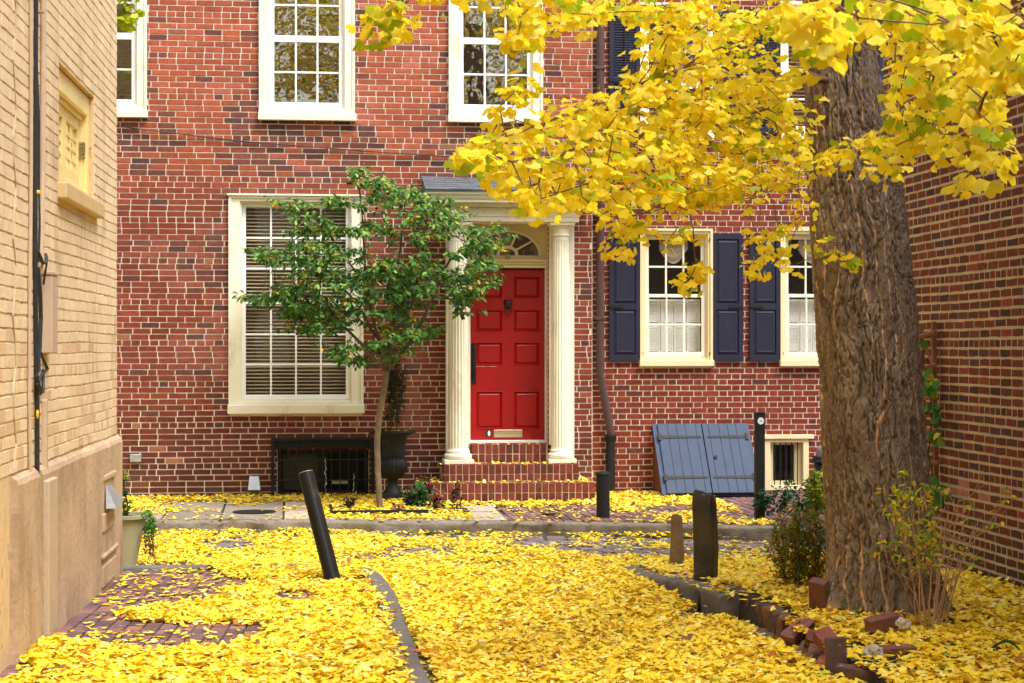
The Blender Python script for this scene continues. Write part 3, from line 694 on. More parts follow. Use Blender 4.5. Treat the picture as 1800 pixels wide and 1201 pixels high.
lk_.prism([(lx + .015 * math.cos(t) + .004, lz + .034 * math.sin(t)) for t in np.linspace(0, 2 * math.pi, 15)[:-1]], yd - .012, yd - .0062, (.8, .8, .78))
lk_.prism([(lx - .016, lz - .01), (lx - .005, lz + .012), (lx - .016, lz + .016)], yd - .010, yd - .0063, (.5, .22, .05))
lk_.build('lock', M['attr'], door)
# fanlight
fx, fz = UY(892, 449, yd); rx = 57 / 150.6; rz = 42 / 150.6
fa = MB(); top = zsp + .03; na = 28
arc = [(fx + rx * math.cos(t), fz + rz * math.sin(t)) for t in np.linspace(0, math.pi, na)]
outer = [(ox1 + .0, fz - .0)]
# tympanum panel with arched hole
pl_x0, pl_x1 = dx0 - .03, dx1 + .03
out = []
for (x, z) in arc:
    dx, dz = x - fx, z - fz
    s = min((pl_x1 - fx) / abs(dx) if abs(dx) > 1e-6 else 1e9, (top - fz) / dz if dz > 1e-6 else 1e9); out.append((fx + dx * s, fz + dz * s))
vs = [(x, yd - .02, z) for x, z in arc] + [(x, yd - .02, z) for x, z in out] + [(x, yd + .03, z) for x, z in arc]
n = na; fs = [(k, k + 1, n + k + 1, n + k) for k in range(n - 1)] + [(k, k + 1, 2 * n + k + 1, 2 * n + k) for k in range(n - 1)]
fa.add(vs, fs)
fa.add([(pl_x0, yd - .02, top), (pl_x0 + .0, yd - .02, fz), (out[-1][0], yd - .02, fz), (pl_x0, yd - .02, top)], [(0, 1, 2)])
# fill upper corners
ct = [o for o in out]
for side in (0, 1):
    cx_ = pl_x1 if side == 0 else pl_x0
    for k in range(n - 1):
        a_, b_ = out[k], out[k + 1]
        if (abs(a_[0] - cx_) < 1e-6) != (abs(b_[0] - cx_) < 1e-6) and (a_[1] > fz + .1 or b_[1] > fz + .1):
            fa.add([(a_[0], yd - .02, a_[1]), (b_[0], yd - .02, b_[1]), (cx_, yd - .02, top)], [(0, 1, 2)])
fa.box(pl_x0, pl_x1, yd - .022, yd + .05, UY(892, 458, yd)[1], fz - .0005)
fl = fa.build('fanlight', M['cream_yellow'], house, fix=False)
fb = MB()
for k in range(na - 1):      # moulded rim of the arch
    (x0, z0), (x1, z1) = arc[k], arc[k + 1]
    f = lambda x, z, s: (fx + (x - fx) * s, fz + (z - fz) * s)
    q = [f(x0, z0, .97), f(x1, z1, .97), f(x1, z1, 1.06), f(x0, z0, 1.06)]
    fb.add([(a, yd - .034, b) for a, b in q] + [(a, yd - .0205, b) for a, b in q], [(0, 1, 2, 3), (0, 4, 5, 1), (1, 5, 6, 2), (2, 6, 7, 3), (3, 7, 4, 0)])
for ang in (38, 72, 108, 142):
    t = R(ang); p0 = (fx + .11 * math.cos(t), fz + .09 * math.sin(t)); p1 = (fx + rx * .98 * math.cos(t), fz + rz * .98 * math.sin(t)); nx_, nz_ = -(p1[1] - p0[1]), p1[0] - p0[0]; l = math.hypot(nx_, nz_); nx_, nz_ = nx_ / l * .011, nz_ / l * .011
    fb.prism([(p0[0] - nx_, p0[1] - nz_), (p1[0] - nx_, p1[1] - nz_), (p1[0] + nx_, p1[1] + nz_), (p0[0] + nx_, p0[1] + nz_)], yd - .012, yd + .016)
hb = [(fx + .13 * math.cos(t), fz + .115 * math.sin(t)) for t in np.linspace(0, math.pi, 14)]; hi_ = [(fx + .095 * math.cos(t), fz + .078 * math.sin(t)) for t in np.linspace(0, math.pi, 14)]
for k in range(13):
    q = [hi_[k], hi_[k + 1], hb[k + 1], hb[k]]; fb.prism(q, yd - .016, yd + .014)
fb.build('fanlight_bars', M['cream'], fl)
fk = MB(); fk.box(fx - .03, fx + .03, yd - .045, yd - .023, fz - .045, fz + .012); fk.build('catch', M['pot'], fl, bevel=.003)
fg = MB(); fg.prism([(fx - rx, fz - .0)] + [(x, z) for x, z in arc[::-1]][1:-1] + [(fx + rx, fz)], yd + .018, yd + .022); fg.build('pane', M['glass_dark'], fl)
fd = MB(); fd.box(pl_x0, pl_x1, yd + .3, yd + .33, tz1, top); fd.build('dark_interior', M['dark_room'], fl)
# columns
def column(pc, pbase, half_b, half_t):
    yc = 21.60
    xc = UY(pc, 0, yc)[0]; z0 = UY(pbase, 818, yc - .1)[1]; z0 = zt2 + .0005
    zt = UY(pc, 392, yc)[1]; rb, rt = half_b / 151, half_t / 151
    c = MB()
    s = MB(); nf = 20; seg = nf * 6
    flute = lambda i, k, z: (.055 * (math.sin(math.pi * ((i % 6) - .5) / 5) ** .7 if 0 < (i % 6) < 6 and (i % 6) != 0 else 0) if 1 <= k <= 9 else 0)
    zs0, zs1 = z0 + .16, zt - .16
    prof = [(rb * 1.02, zs0)] + [(rb + (rt - rb) * (q ** 1.4), zs0 + .02 + (zs1 - zs0 - .08) * q) for q in np.linspace(0, 1, 9)] + [(rt, zs1 - .05), (rt, zs1)]
    s.lathe(prof, xc, yc, seg, flute)
    shf = s.build('column', M['cream'], house)
    b = MB(); rw = rb * 1.42
    b.box(xc - rw, xc + rw, yc - rw, yc + rw, z0, z0 + .05)
    b.build('plinth', M['cream'], shf, bevel=.006)
    b = MB(); pr = [(rb * 1.05, z0 + .051)] + [(rb * 1.12 + .028 * math.sin(t), z0 + .085 - .032 * math.cos(t)) for t in np.linspace(0, math.pi, 8)] + [(rb * 1.1, z0 + .122), (rb * 1.13, z0 + .135), (rb * 1.13, z0 + .145), (rb * 1.02, z0 + .161)]
    b.lathe(pr, xc, yc, 48); b.build('base_moulding', M['cream'], shf, smooth=True)
    b = MB(); b.lathe([(rt, zs1 + .001), (rt * 1.12, zs1 + .004), (rt * 1.12, zs1 + .02), (rt * 1.0, zs1 + .025), (rt * 1.0, zs1 + .09), (rt * 1.08, zs1 + .1), (rt * 1.3, zs1 + .125)], xc, yc, 48)
    b.box(xc - rt * 1.5, xc + rt * 1.5, yc - rt * 1.5, yc + rt * 1.5, zs1 + .126, zt + .0); b.build('capital', M['cream'], shf, bevel=.003)
    return xc, yc, rb, zt
cL = column(805, 805, 18.3, 15.6); cR = column(986, 986, 17.3, 14.4)
# pilaster strips behind columns
ps = MB()
zt_ = cR[3]
ps.box(UY(783, 0, YL)[0], dr[0] - .0905, YL - .07, YL + .001, zt2 + .001, zt_); ps.box(dr[1] + .0705, UY(1008, 0, YL)[0], YL - .07, YL + .001, zt2 + .001, zt_)
ps.build('pilaster', M['cream'], house, bevel=.006)
# entablature, projecting over the columns
e0, e1 = cL[0] - .19, cR[0] + .19; yf = 21.44
en = MB(); z = zt_ + .001
en.box(e0, e1, yf, YL - .001, z, z + .055); en.box(e0 - .01, e1 + .01, yf - .01, YL - .0012, z + .0555, z + .135)
en.box(e0 - .02, e1 + .02, yf - .02, YL - .0014, z + .1355, z + .15)
prf = [(yf - .0, z + .151), (yf - .035, z + .165), (yf - .05, z + .19), (yf - .05, z + .205), (yf - .16, z + .208), (yf - .16, z + .24), (yf - .175, z + .245), (yf - .19, z + .275), (yf - .215, z + .3), (yf - .215, z + .318)]
o_ = lambda y: yf - y
vs = []; k = len(prf)
for (y, zz) in prf: vs.append((e0 - o_(y), y, zz))
for (y, zz) in prf: vs.append((e1 + o_(y), y, zz))
for (y, zz) in prf: vs.append((e0 - o_(y), YL - .001, zz))
for (y, zz) in prf: vs.append((e1 + o_(y), YL - .001, zz))
fs = []
for i in range(k - 1): fs += [(i, k + i, k + i + 1, i + 1), (2 * k + i, i, i + 1, 2 * k + i + 1), (k + i, 3 * k + i, 3 * k + i + 1, k + i + 1)]
fs.append((0, 2 * k, 3 * k, k)); fs.append((k - 1, 2 * k - 1, 4 * k - 1, 3 * k - 1)); en.add(vs, fs)
en.build('entablature', M['cream'], house, bevel=.002)
zr = prf[-1][1]
sr = MB(); xa, xb = e0 - .21, e1 + .21; yy = yf - .225
vs = [(xa - .01, yy, zr + .001), (xb + .01, yy, zr + .001), (xb + .01, YL - .002, zr + .001), (xa - .01, YL - .002, zr + .001),
      (xa, yy, zr + .020), (xb, yy, zr + .020), (xb + .0, YL - .002, zr + .19), (xa + .02, YL - .002, zr + .235)]
sr.add(vs, [(0, 1, 2, 3), (4, 5, 6, 7), (0, 1, 5, 4), (1, 2, 6, 5), (2, 3, 7, 6), (3, 0, 4, 7)])
rs_ = random.Random(12)
for row in range(6):            # slates in courses on the slope
    f0, f1 = row / 6, min(1, (row + 1.25) / 6); x_ = xa - .004 + (row % 2) * -.07
    while x_ < xb:
        w_ = rs_.uniform(.12, .17); a_, b_ = max(x_ + .002, xa - .005), min(x_ + w_ - .002, xb + .005); x_ += w_
        if b_ - a_ < .03: continue
        o_s = rs_.uniform(-.006, .006); j_ = rs_.uniform(0, .005)
        P4 = lambda xx, f, dz: (xx, yy + (YL - .003 - yy) * f - (.008 if f < f1 else 0), zr + .022 + (.168 + .045 * (xb - xx) / (xb - xa)) * f + dz)
        sr.add([P4(a_, max(0, f0) + o_s * 0, .012 + j_), P4(b_, max(0, f0), .012 + j_), P4(b_, f1, .003), P4(a_, f1, .003), P4(a_, max(0, f0), .001), P4(b_, max(0, f0), .001)], [(0, 1, 2, 3), (4, 5, 1, 0)])
sr.build('door_hood_roof', M['slate'], house)
# basement window with iron grille, vent hood, small box
bx0, bx1, bz0, bz1 = bas
bk = MB(); bk.box(bx0 - .01, bx1 + .01, YL + .16, YL + .2, bz0, bz1)
bm_ = bk.build('basement_window', M['dark_room'], house)
bk = MB(); bk.frame(bx0 + .005, bx1 - .005, bz0, bz1 - .003, .05, .05, .03, .05, YL + .06, YL + .158); bk.box((bx0 + bx1) / 2 - .05, (bx0 + bx1) / 2 + .05, YL + .07, YL + .157, bz0 + .031, bz1 - .054)
bk.build('frame', M['iron'], bm_)
bk = MB(); bk.box(bx0 + .06, (bx0 + bx1) / 2 - .055, YL + .12, YL + .124, bz0 + .04, bz1 - .06); bk.build('pane', M['dusty_pane'], bm_)
bk = MB(); x_, z_ = UY(598, 849, YL); bk.box(x_ - .1, x_ + .09, YL + .10, YL + .11, z_ - .02, z_ + .02); bk.build('vent_grate', M['pot'], bm_)
gr = MB(); a, b, c, d = RC(476.5, 658, 770, 872, YL - .12); c = 0.08
gr.frame(a, b, c, d, .035, .035, .02, .03, YL - .135, YL - .10)
gr.box(a + .001, b - .001, YL - .10, YL - .02, d - .12, d - .002)
gr.box(a, a + .03, YL - .099, YL - .001, c, d - .125); gr.box(b - .03, b, YL - .099, YL - .001, c, d - .125)
ng = 12
for k in range(1, ng): x_ = a + (b - a) * k / ng; gr.tube([(x_, YL - .115, c + .01), (x_, YL - .115, d - .02)], .007, 6)
for k in range(1, 3): z_ = c + (d - c) * k / 3 - .02; gr.tube([(a + .02, YL - .122, z_), (b - .02, YL - .122, z_)], .008, 6)
g_ = gr.build('basement_grille', M['iron'], house)
rdd = random.Random(9)   # flaking white paint on the frame
for (px, pa, pb, nn) in ((572, 806, 868, 22), (622, 832, 866, 12)):
    pf = MB(); fv = []
    for k in range(nn + 1):
        x_, z_ = UY(px, pa + (pb - pa) * k / nn, YL + .06); s_ = rdd.choice((.002, .006, .011, .003)); x_ += rdd.uniform(-.01, .01); fv += [(x_ - s_, YL + .055, z_), (x_ + s_, YL + .055, z_)]
    pf.add(fv, [(2 * k, 2 * k + 2, 2 * k + 3, 2 * k + 1) for k in range(nn)]); pf.build('flaking_paint', M['white'], bm_, fix=False)
vh = MB(); a, b, c, d = RC(435, 459, 837, 862, YL)
vh.add([(a + .02, YL - .01, d), (b - .02, YL - .01, d), (b, YL - .01, c), (a, YL - .01, c), (a + .025, YL - .05, d), (b - .025, YL - .05, d), (b - .005, YL - .13, c + .01), (a + .005, YL - .13, c + .01)],
       [(4, 5, 6, 7), (0, 4, 7, 3), (1, 2, 6, 5), (0, 1, 5, 4), (3, 7, 6, 2)])
vh.build('vent_hood', M['galv'], house, bevel=.004)
eb = MB(); a, b, c, d = RC(229, 249, 798, 812, YL); eb.box(a, b, YL - .06, YL - .005, c, d); eb.build('outlet_box', M['galv'], house, bevel=.006)
wl = MB(); wl.box(UY(713, 0, YL)[0] - .035, UY(713, 0, YL)[0] + .035, YL - .12, YL - .01, UY(713, 560, YL)[1], UY(713, 500, YL)[1]); wl.lathe([(.01, UY(713, 490, YL)[1]), (.07, UY(713, 500, YL)[1] + .001), (.07, UY(713, 503, YL)[1])], UY(713, 0, YL)[0], YL - .09, 14)
wl.build('wall_lantern', M['iron'], house, bevel=.004)

# ------------------------------------------------------------------ right row house
hr = thing('row_house', 'brick row house with navy shutters, whitened mortar and a slanted blue cellar hatch', 'house', (6.0, YR, 0.0))
XE = 10.5
lw = []
for cxp in (1187.8, 1434.0): lw.append((RC(cxp - 62, cxp + 62, 404, 644, YR), RC(cxp - 46, cxp + 46, 421, 619, YR), (zz_(cxp, 523, YR), zz_(cxp, 517, YR))))
uw = []
for cxp in (1187.8, 1434.0): uw.append((RC(cxp - 62, cxp + 62, 8, 247, YR), RC(cxp - 46, cxp + 46, 25, 222, YR), (zz_(cxp, 127, YR), zz_(cxp, 121, YR))))
bw_ = RC(1343.6, 1421, 772, 862, YR)
hat = RC(1150, 1310, 752, 900, YR)
holes = [(c[0] + .02, c[1] - .02, c[2] + .01, c[3] - .01) for c, g, m in lw + uw] + [(bw_[0] + .02, bw_[1] - .02, bw_[2] + .02, bw_[3] - .02)]
bholes = [c for c, g, m in lw + uw] + [bw_]
def col_right(rd, u, v, ln):
    n = float(vnc(u * 1.3, v * 1.8, 21)); c = np.array(hexc(122, 54, 41)) * rd.uniform(.8, 1.18)
    if v > 3.3: c = c * 1.08
    if rd.random() < .09: c = np.array(hexc(98, 52, 46)) * rd.uniform(.7, 1.2)
    if u < 3.1 and v < 1.6: c = c * .75 + np.array(hexc(112, 88, 74)) * .22
    if u < 2.9 and v < .75 and n > .3: c = c * .5 + np.array(hexc(88, 92, 44)) * .4
    return tuple(c)
mpR = lambda u, v, o: (u, YR - o, v)
bb = MB(); brick_face(bb, mpR, XS + .008, XE, 0.03, 7.3, bholes, colf=col_right, seed=6, pattern='flemish', jt=.010, jb=.0115, L=.205)
bw2 = bb.build('brick_wall', M['brick'], hr, fix=False)
mm = MB(); wall_plane(mm, mpR, XS - .1, XE, -0.3, 9.4, holes, 0.3); mm.build('mortar_bed', M['mortar_white'], bw2, fix=False)
bd = MB(); bd.box(XS + .01, XE, YR + 0.62, YR + 8, -0.3, 9.38); bd.build('back_walls', M['interior'], hr)
rf = MB(); rf.box(XS + .01, XE + .05, YR - 0.25, YR + 8.1, 9.405, 9.6); rf.build('roof', M['roofing'], hr)
def inner_shutters(w, g, zt):
    b = MB(); x0, x1, z0, z1 = g; n = 4; y = YR + .13
    for k in range(n):
        a, c = x0 + (x1 - x0) * k / n - (.01 if k == 0 else 0), x0 + (x1 - x0) * (k + 1) / n + (.01 if k == n - 1 else 0)
        for (lo, hi) in ((z0 - .03, (z0 + zt) / 2 - .003), ((z0 + zt) / 2 + .003, zt)):
            b.frame(a + .003, c - .003, lo, hi, .022, .022, .028, .028, y, y + .022); z = lo + .035
            while z < hi - .035: b.box(a + .02, c - .02, y + .003, y + .018, z, z + .022, mp=lambda X, Y_, Z, zc=z: (X, Y_, Z + (Y_ - y) * .5)); z += .027
    b.build('inner_shutter', M['white'], w)
def swag(w, g, zb):
    b = MB(); x0, x1, z0, z1 = g; n, m_ = 30, 14; y = YR + .17; vs = []; fs = []
    for j in range(m_ + 1):
        for i in range(n + 1):
            u = .26 + .5 * i / n; v = j / m_; drop = (z1 - zb) * (.22 + .26 * math.sin(math.pi * i / n))
            vs.append((x0 - .03 + (x1 - x0 + .06) * u, y + .022 * math.sin(v * 20 + 2 * math.sin(math.pi * i / n)), z1 + .03 - drop * v * (1 - .16 * math.sin(math.pi * u) * 0)))
    for j in range(m_):
        for i in range(n): fs.append((j * (n + 1) + i, j * (n + 1) + i + 1, (j + 1) * (n + 1) + i + 1, (j + 1) * (n + 1) + i))
    b.add(vs, fs); b.build('curtain', M['curtain'], w, smooth=True, fix=False)
for i, (c, g, m) in enumerate(lw):
    w_ = sash_window(hr, YR, c, g, m, 3, 2, 2, None, blind=None, sm='cream', cm='cream_yellow', sill_h=.075, wall_in=.09, gl='glass')
    inner_shutters(w_, g, m[0] - .02); swag(w_, g, m[1])
for c, g, m in uw: sash_window(hr, YR, c, g, m, 3, 2, 2, None, blind='blind_wood', sm='white', cm='cream', sill_h=.075, slat=.05)
def shutter(x0, x1, z0, z1, louv, hinge_left):
    y1 = YR - .012; y0 = y1 - .035; mb = MB(); st = .055
    zm = z0 + (z1 - z0) * .425
    mb.ring([(x0, z0), (x1, z0), (x1, z1), (x0, z1)], [(x0 + st, z0 + .075), (x1 - st, z0 + .075), (x1 - st, z1 - .07), (x0 + st, z1 - .07)], y0, y1)
    mb.box(x0 + st - .001, x1 - st + .001, y0 + .001, y1 - .001, zm - .035, zm + .04)
    for (lo, hi) in ((z0 + .075, zm - .035), (zm + .04, z1 - .07)):
        if louv:
            z = lo + .004
            while z < hi - .02:
                mb.add([(x0 + st - .002, y0 + .004, z), (x1 - st + .002, y0 + .004, z), (x1 - st + .002, y1 - .003, z + .034), (x0 + st - .002, y1 - .003, z + .034)], [(0, 1, 2, 3)]); z += .03
            mb.box((x0 + x1) / 2 - .006, (x0 + x1) / 2 + .006, y0 - .006, y0 + .003, lo, hi)
        else:
            a, b = x0 + st, x1 - st; o = .04
            vs = [(a, y0 + .018, lo), (b, y0 + .018, lo), (b, y0 + .018, hi), (a, y0 + .018, hi), (a + o, y0 + .002, lo + o), (b - o, y0 + .002, lo + o), (b - o, y0 + .002, hi - o), (a + o, y0 + .002, hi - o),
                  (a + o + .006, y0 + .006, lo + o + .006), (b - o - .006, y0 + .006, lo + o + .006), (b - o - .006, y0 + .006, hi - o - .006), (a + o + .006, y0 + .006, hi - o - .006)]
            fs = [(8, 9, 10, 11)]
            for r_ in range(2):
                for q in range(4): fs.append((r_ * 4 + q, r_ * 4 + (q + 1) % 4, r_ * 4 + 4 + (q + 1) % 4, r_ * 4 + 4 + q))
            mb.add(vs, fs)
    s = mb.build('shutter', M['navy'], hr, bevel=.003, fix=False)
    xx = x1 if hinge_left else x0; d = -1 if hinge_left else 1
    for z in (z0 + .09, z1 - .07):
        h = MB(); h.box(min(xx - d * .035, xx + d * .02), max(xx - d * .035, xx + d * .02), y0 - .004, y0 - .001, z - .02, z + .02); h.build('hinge', M['iron'], s)
    e = x0 if hinge_left else x1
    h = MB(); h.box(min(e, e - d * .17), max(e, e - d * .17), y0 - .009, y0 - .0005, zm - .014, zm + .014); h.build('bolt', M['iron'], s)
    h = MB(); h.tube([((x0 + x1) / 2 + d * .07, y0 - .01, z0 + .01), ((x0 + x1) / 2 + d * .07, y0 - .03, z0 - .03), ((x0 + x1) / 2 + d * .07, y0 - .01, z0 - .07)], .007, 6)
    h.build('shutter_dog', M['iron'], s)
for cxp in (1187.8, 1434.0):
    for (t, b, lv) in ((411, 635, False), (18, 236, True)):
        a = RC(cxp - 118, cxp - 63.5, t, b, YR); shutter(a[0], a[1], a[2], a[3], lv, True)
        a = RC(cxp + 62.5, cxp + 117, t, b, YR); shutter(a[0], a[1], a[2], a[3], lv, False)
# basement window
bk = MB(); bk.frame(bw_[0], bw_[1], bw_[2], bw_[3], .07, .07, .06, .04, YR - .02, YR + .12)
q = bk.build('basement_window', M['cream_yellow'], hr, bevel=.006); q['label'] = 'small barred basement window in a cream frame'
bk = MB(); bk.box(bw_[0] - .02, bw_[1] + .06, YR - .045, YR + .02, bw_[3] + .001, bw_[3] + .055); bk.build('lintel', M['cream_yellow'], q, bevel=.008)
bk = MB(); bk.frame(bw_[0] + .071, bw_[1] - .071, bw_[2] + .061, bw_[3] - .041, .05, .09, .05, .03, YR + .05, YR + .08); bk.build('sash', M['cream_yellow'], q, bevel=.004)
bk = MB(); bk.box(bw_[0] + .11, bw_[1] - .11, YR + .085, YR + .089, bw_[2] + .09, bw_[3] - .06); bk.build('pane', M['glass'], q)
bk = MB(); bk.box(bw_[0] + .03, bw_[1] - .03, YR + .3, YR + .32, bw_[2], bw_[3]); bk.build('dark_interior', M['dark_room'], q)
bk = MB()
for k in range(5): x_ = bw_[0] + .11 + (bw_[1] - bw_[0] - .22) * (k + .3) / 4.6; bk.tube([(x_, YR + .02, bw_[2] + .06), (x_, YR + .02, bw_[3] - .04)], .007, 6)
bk.build('bars', M['iron'], q)
# cellar hatch
hy0, hy1 = YR - .005, 21.38
tx0, tz = UY(1150, 751, YR); tx1 = UY(1309, 751, YR)[0]; bz = 0.10
hm = MB()
def hp(u, s, o):        # u across 0..1, s down 0..1, o outwards
    x = tx0 + (tx1 - tx0) * u; nrm = Vector((0, -(tz - bz), (hy0 - hy1) * 1.0)).normalized()
    y = hy0 + (hy1 - hy0) * s; z = tz + (bz - tz) * s
    return (x, y + nrm[1] * o, z + abs(nrm[2]) * o)
cheek = MB()
for x0, x1 in ((tx0 - .02, tx0 + .06), (tx1 - .06, tx1 + .02)):
    cheek.add([(x, y, z) for x in (x0, x1) for y, z in ((YR - .004, tz - .02), (YR - .004, -.05), (hy1 + .02, -.05), (hy1 + .02, bz + .0))], [(0, 1, 2, 3), (7, 6, 5, 4), (0, 4, 5, 1), (1, 5, 6, 2), (2, 6, 7, 3), (3, 7, 4, 0)], hexc(120, 72, 58))
hatch = cheek.build('cellar_hatch', M['brick'], hr)
fr = MB()
def hbox(mb, u0, u1, s0, s1, o0, o1):
    vs = [hp(u, s, o) for o in (o0, o1) for s in (s0, s1) for u in (u0, u1)]
    mb.add(vs, [(0, 2, 3, 1), (4, 5, 7, 6), (0, 1, 5, 4), (2, 6, 7, 3), (0, 4, 6, 2), (1, 3, 7, 5)])
hbox(fr, -.03, .045, -.02, 1.0, 0, .045); hbox(fr, .955, 1.03, -.02, 1.0, 0, .045); hbox(fr, .0455, .9545, -.02, .0, 0, .045); hbox(fr, .0455, .9545, .0, 1.0, .0, .01)
fr.build('hatch_frame', M['blue_grey'], hatch, bevel=.005)
for (a, b) in ((.02, .503), (.509, .985)):
    lf = MB(); e = [0, .1, .3, .5, .7, .9, 1] if a > .3 else [0, .2, .4, .6, .8, .88, 1]; e = [0, .22, .42, .62, .86, 1] if a < .3 else [0, .14, .38, .58, .78, 1]
    for i in range(5): hbox(lf, a + (b - a) * e[i] + .0028, a + (b - a) * e[i + 1] - .0028, .004, .995, .046 + .0003 * i, .072)
    hbox(lf, a + .003, b - .003, .006, .99, .0455, .064)
    L_ = lf.build('door_leaf', M['blue_grey'], hatch, bevel=.003)
    for s in (.2, .78):
        hg = MB()
        u0, u1 = (a + .005, a + .47 * .98) if a < .3 else (b - .44, b - .005)
        n_ = 6
        pts = [(u0, .022), (u1, .013)] if a < .3 else [(u0, .013), (u1, .022)]
        vs = [hp(pts[0][0], s - pts[0][1], .0725), hp(pts[1][0], s - pts[1][1], .0725), hp(pts[1][0], s + pts[1][1], .0725), hp(pts[0][0], s + pts[0][1], .0725)]
        vs += [hp(pts[0][0], s - pts[0][1], .079), hp(pts[1][0], s - pts[1][1], .079), hp(pts[1][0], s + pts[1][1], .079), hp(pts[0][0], s + pts[0][1], .079)]
        hg.add(vs, [(4, 5, 6, 7), (0, 1, 5, 4), (1, 2, 6, 5), (2, 3, 7, 6), (3, 0, 4, 7)])
        ue = a + .004 if a < .3 else b - .004; hbox(hg, ue - .014, ue + .014, s - .05, s + .05, .0726, .088)
        hg.build('strap_hinge', M['iron'], hatch)
lo = MB(); c0 = hp(.60, .5, .073); lo.tube([c0, hp(.60, .5, .085)], .022, 12); lo.tube([hp(.60, .5 + .028 * math.cos(t), .09) if False else tuple(np.array(hp(.60 + .011 * math.sin(t), .5 + .022 * math.cos(t), .088))) for t in np.linspace(0, 2 * math.pi, 13)], .004, 6)
lo.build('ring_pull', M['iron'], hatch)
# downspout
ds = MB(); yd_ = YR - .09
P = lambda px, py: (UY(px, 0, yd_)[0], yd_, UY(px, py, yd_)[1])
ds.tube([P(1055, -340), P(1055, 655), P(1057, 668), P(1074, 762), P(1075, 772)], .048, 12, squash=.85)
for py in (120, 380, 560): ds.box(P(1055, py)[0] - .062, P(1055, py)[0] + .062, yd_ - .05, YR - .01, P(1055, py)[2] - .015, P(1055, py)[2] + .015)
dsp = ds.build('downspout', M['pipe_brown'], hr, bevel=.002)
db = MB(); q = P(1073, 764); db.lathe([(.062, q[2] - .72), (.062, q[2] - .69), (.052, q[2] - .68), (.052, q[2] - .09), (.06, q[2] - .07), (.07, q[2] - .03), (.07, q[2])], q[0], yd_, 18)
db.build('iron_boot', M['iron'], dsp, smooth=False, bevel=.003)
# flag hanging from a short pole, mostly behind the leaves
fg_ = thing('flag', 'striped red, white and blue flag glimpsed behind the yellow leaves', 'flag', (3.0, 21.4, 3.9))
f0 = np.array((UY(1285, 40, 21.9)[0], YR - .03, UY(1285, 40, 21.9)[1])); pole = MB(); tipx, tipz = UY(1200, 80, 21.2)
pole.tube([tuple(f0 + (0, 0, -.2)), (tipx, 21.1, tipz + .15)], .014, 8); pole.build('flag_pole', M['white'], fg_)
n, m_ = 13, 26; vs = []; cs = []; fs = []; fl_ = MB(); px0, px1 = 1120, 1215
A0 = np.array((tipx, 21.12, tipz + .14)); B0 = np.array((f0[0], YR - .15, f0[2] - .2)); 
for j in range(m_):
    for i in range(n):
        v0, v1 = i / n, (i + 1) / n; s0, s1 = j / m_, (j + 1) / m_
        def pt(v, s):
            top = A0 + (B0 - A0) * (.75 * v); return (top[0] - .25 * s * 0.9 + .02 * math.sin(s * 9 + v * 5), top[1] - .03 * math.sin(s * 8 + v * 6), top[2] - 1.15 * s)
        canton = v0 < .54 and s0 < .4
        c = hexc(40, 50, 110) if canton else (hexc(170, 30, 40) if i % 2 == 0 else hexc(225, 222, 220))
        fl_.add([pt(v0, s0), pt(v1, s0), pt(v1, s1), pt(v0, s1)], [(0, 1, 2, 3)], c)
fl_.build('cloth', M['attr'], fg_, fix=False)
# loose telephone wire strung along the left house
wi = MB(); wp = [UY(p, q, YL - .03) for p, q in ((-120, 206), (205, 222), (420, 248), (640, 266), (800, 276), (900, 279))]
wi.tube([(x, YL - .03 - .01 * (i % 2), z) for i, (x, z) in enumerate(wp)], .006, 6); wi.tube([(x, YL - .045, z - .012 + .014 * (i % 2)) for i, (x, z) in enumerate(wp)], .004, 6)
tag(wi.build('wire', M['twig_dark']), 'thin twisted wire sagging across the brick above the ground floor window', 'wire')

# ------------------------------------------------------------------ brick building on the right
br = thing('brick_building', 'dark red brick building wall with thick pale mortar beside the ginkgo tree', 'building', (XR, 12.0, 0.0))
def col_rw(rd, u, v, ln):
    c = np.array(hexc(110, 60, 46)) * rd.uniform(.8, 1.15); r = rd.random()
    if r < .22: c = np.array(hexc(88, 58, 54)) * rd.uniform(.7, 1.2)
    elif r > .97: c = np.array(hexc(136, 66, 48))
    if v < .62: 
        k = min(1, (.62 - v) / .25); c = c * (1 - .55 * k) + np.array(hexc(74, 62, 44)) * .45 * k
    if .72 < v < .86 and 11.7 < u < 14 and rd.random() < .35: c = np.array(hexc(162, 108, 96))
    return tuple(c)
mpX = lambda u, v, o: (XR - o, u, v)
bb = MB(); brick_face(bb, mpX, 4.0, 15.0, 0.0, 5.2, [], colf=col_rw, seed=14, jt=.016, jb=.018, L=.203, depth=.0025, wav=.005, jit=.0035, headers=6)
bwx = bb.build('brick_wall', M['brick'], br, fix=False)
mm = MB(); wall_plane(mm, mpX, -9.0, 15.0, -.3, 7.4, []); mm.add([(XR, 15.0, -.3), (XR + 6, 15.0, -.3), (XR + 6, 15.0, 7.4), (XR, 15.0, 7.4)], [(0, 1, 2, 3)]); mm.build('mortar_bed', M['mortar_grey'], bwx, fix=False)
bd = MB(); bd.box(XR + .01, XR + 6, -9, 14.99, -.3, 7.39); bd.build('back_walls', mat('far_brick', hexc(124, 66, 52), rough=.9, var=.2, vscale=3), br)
rf = MB(); rf.box(XR - .08, XR + 6.1, -9.1, 15.1, 7.405, 7.55); rf.build('roof', M['roofing'], br)

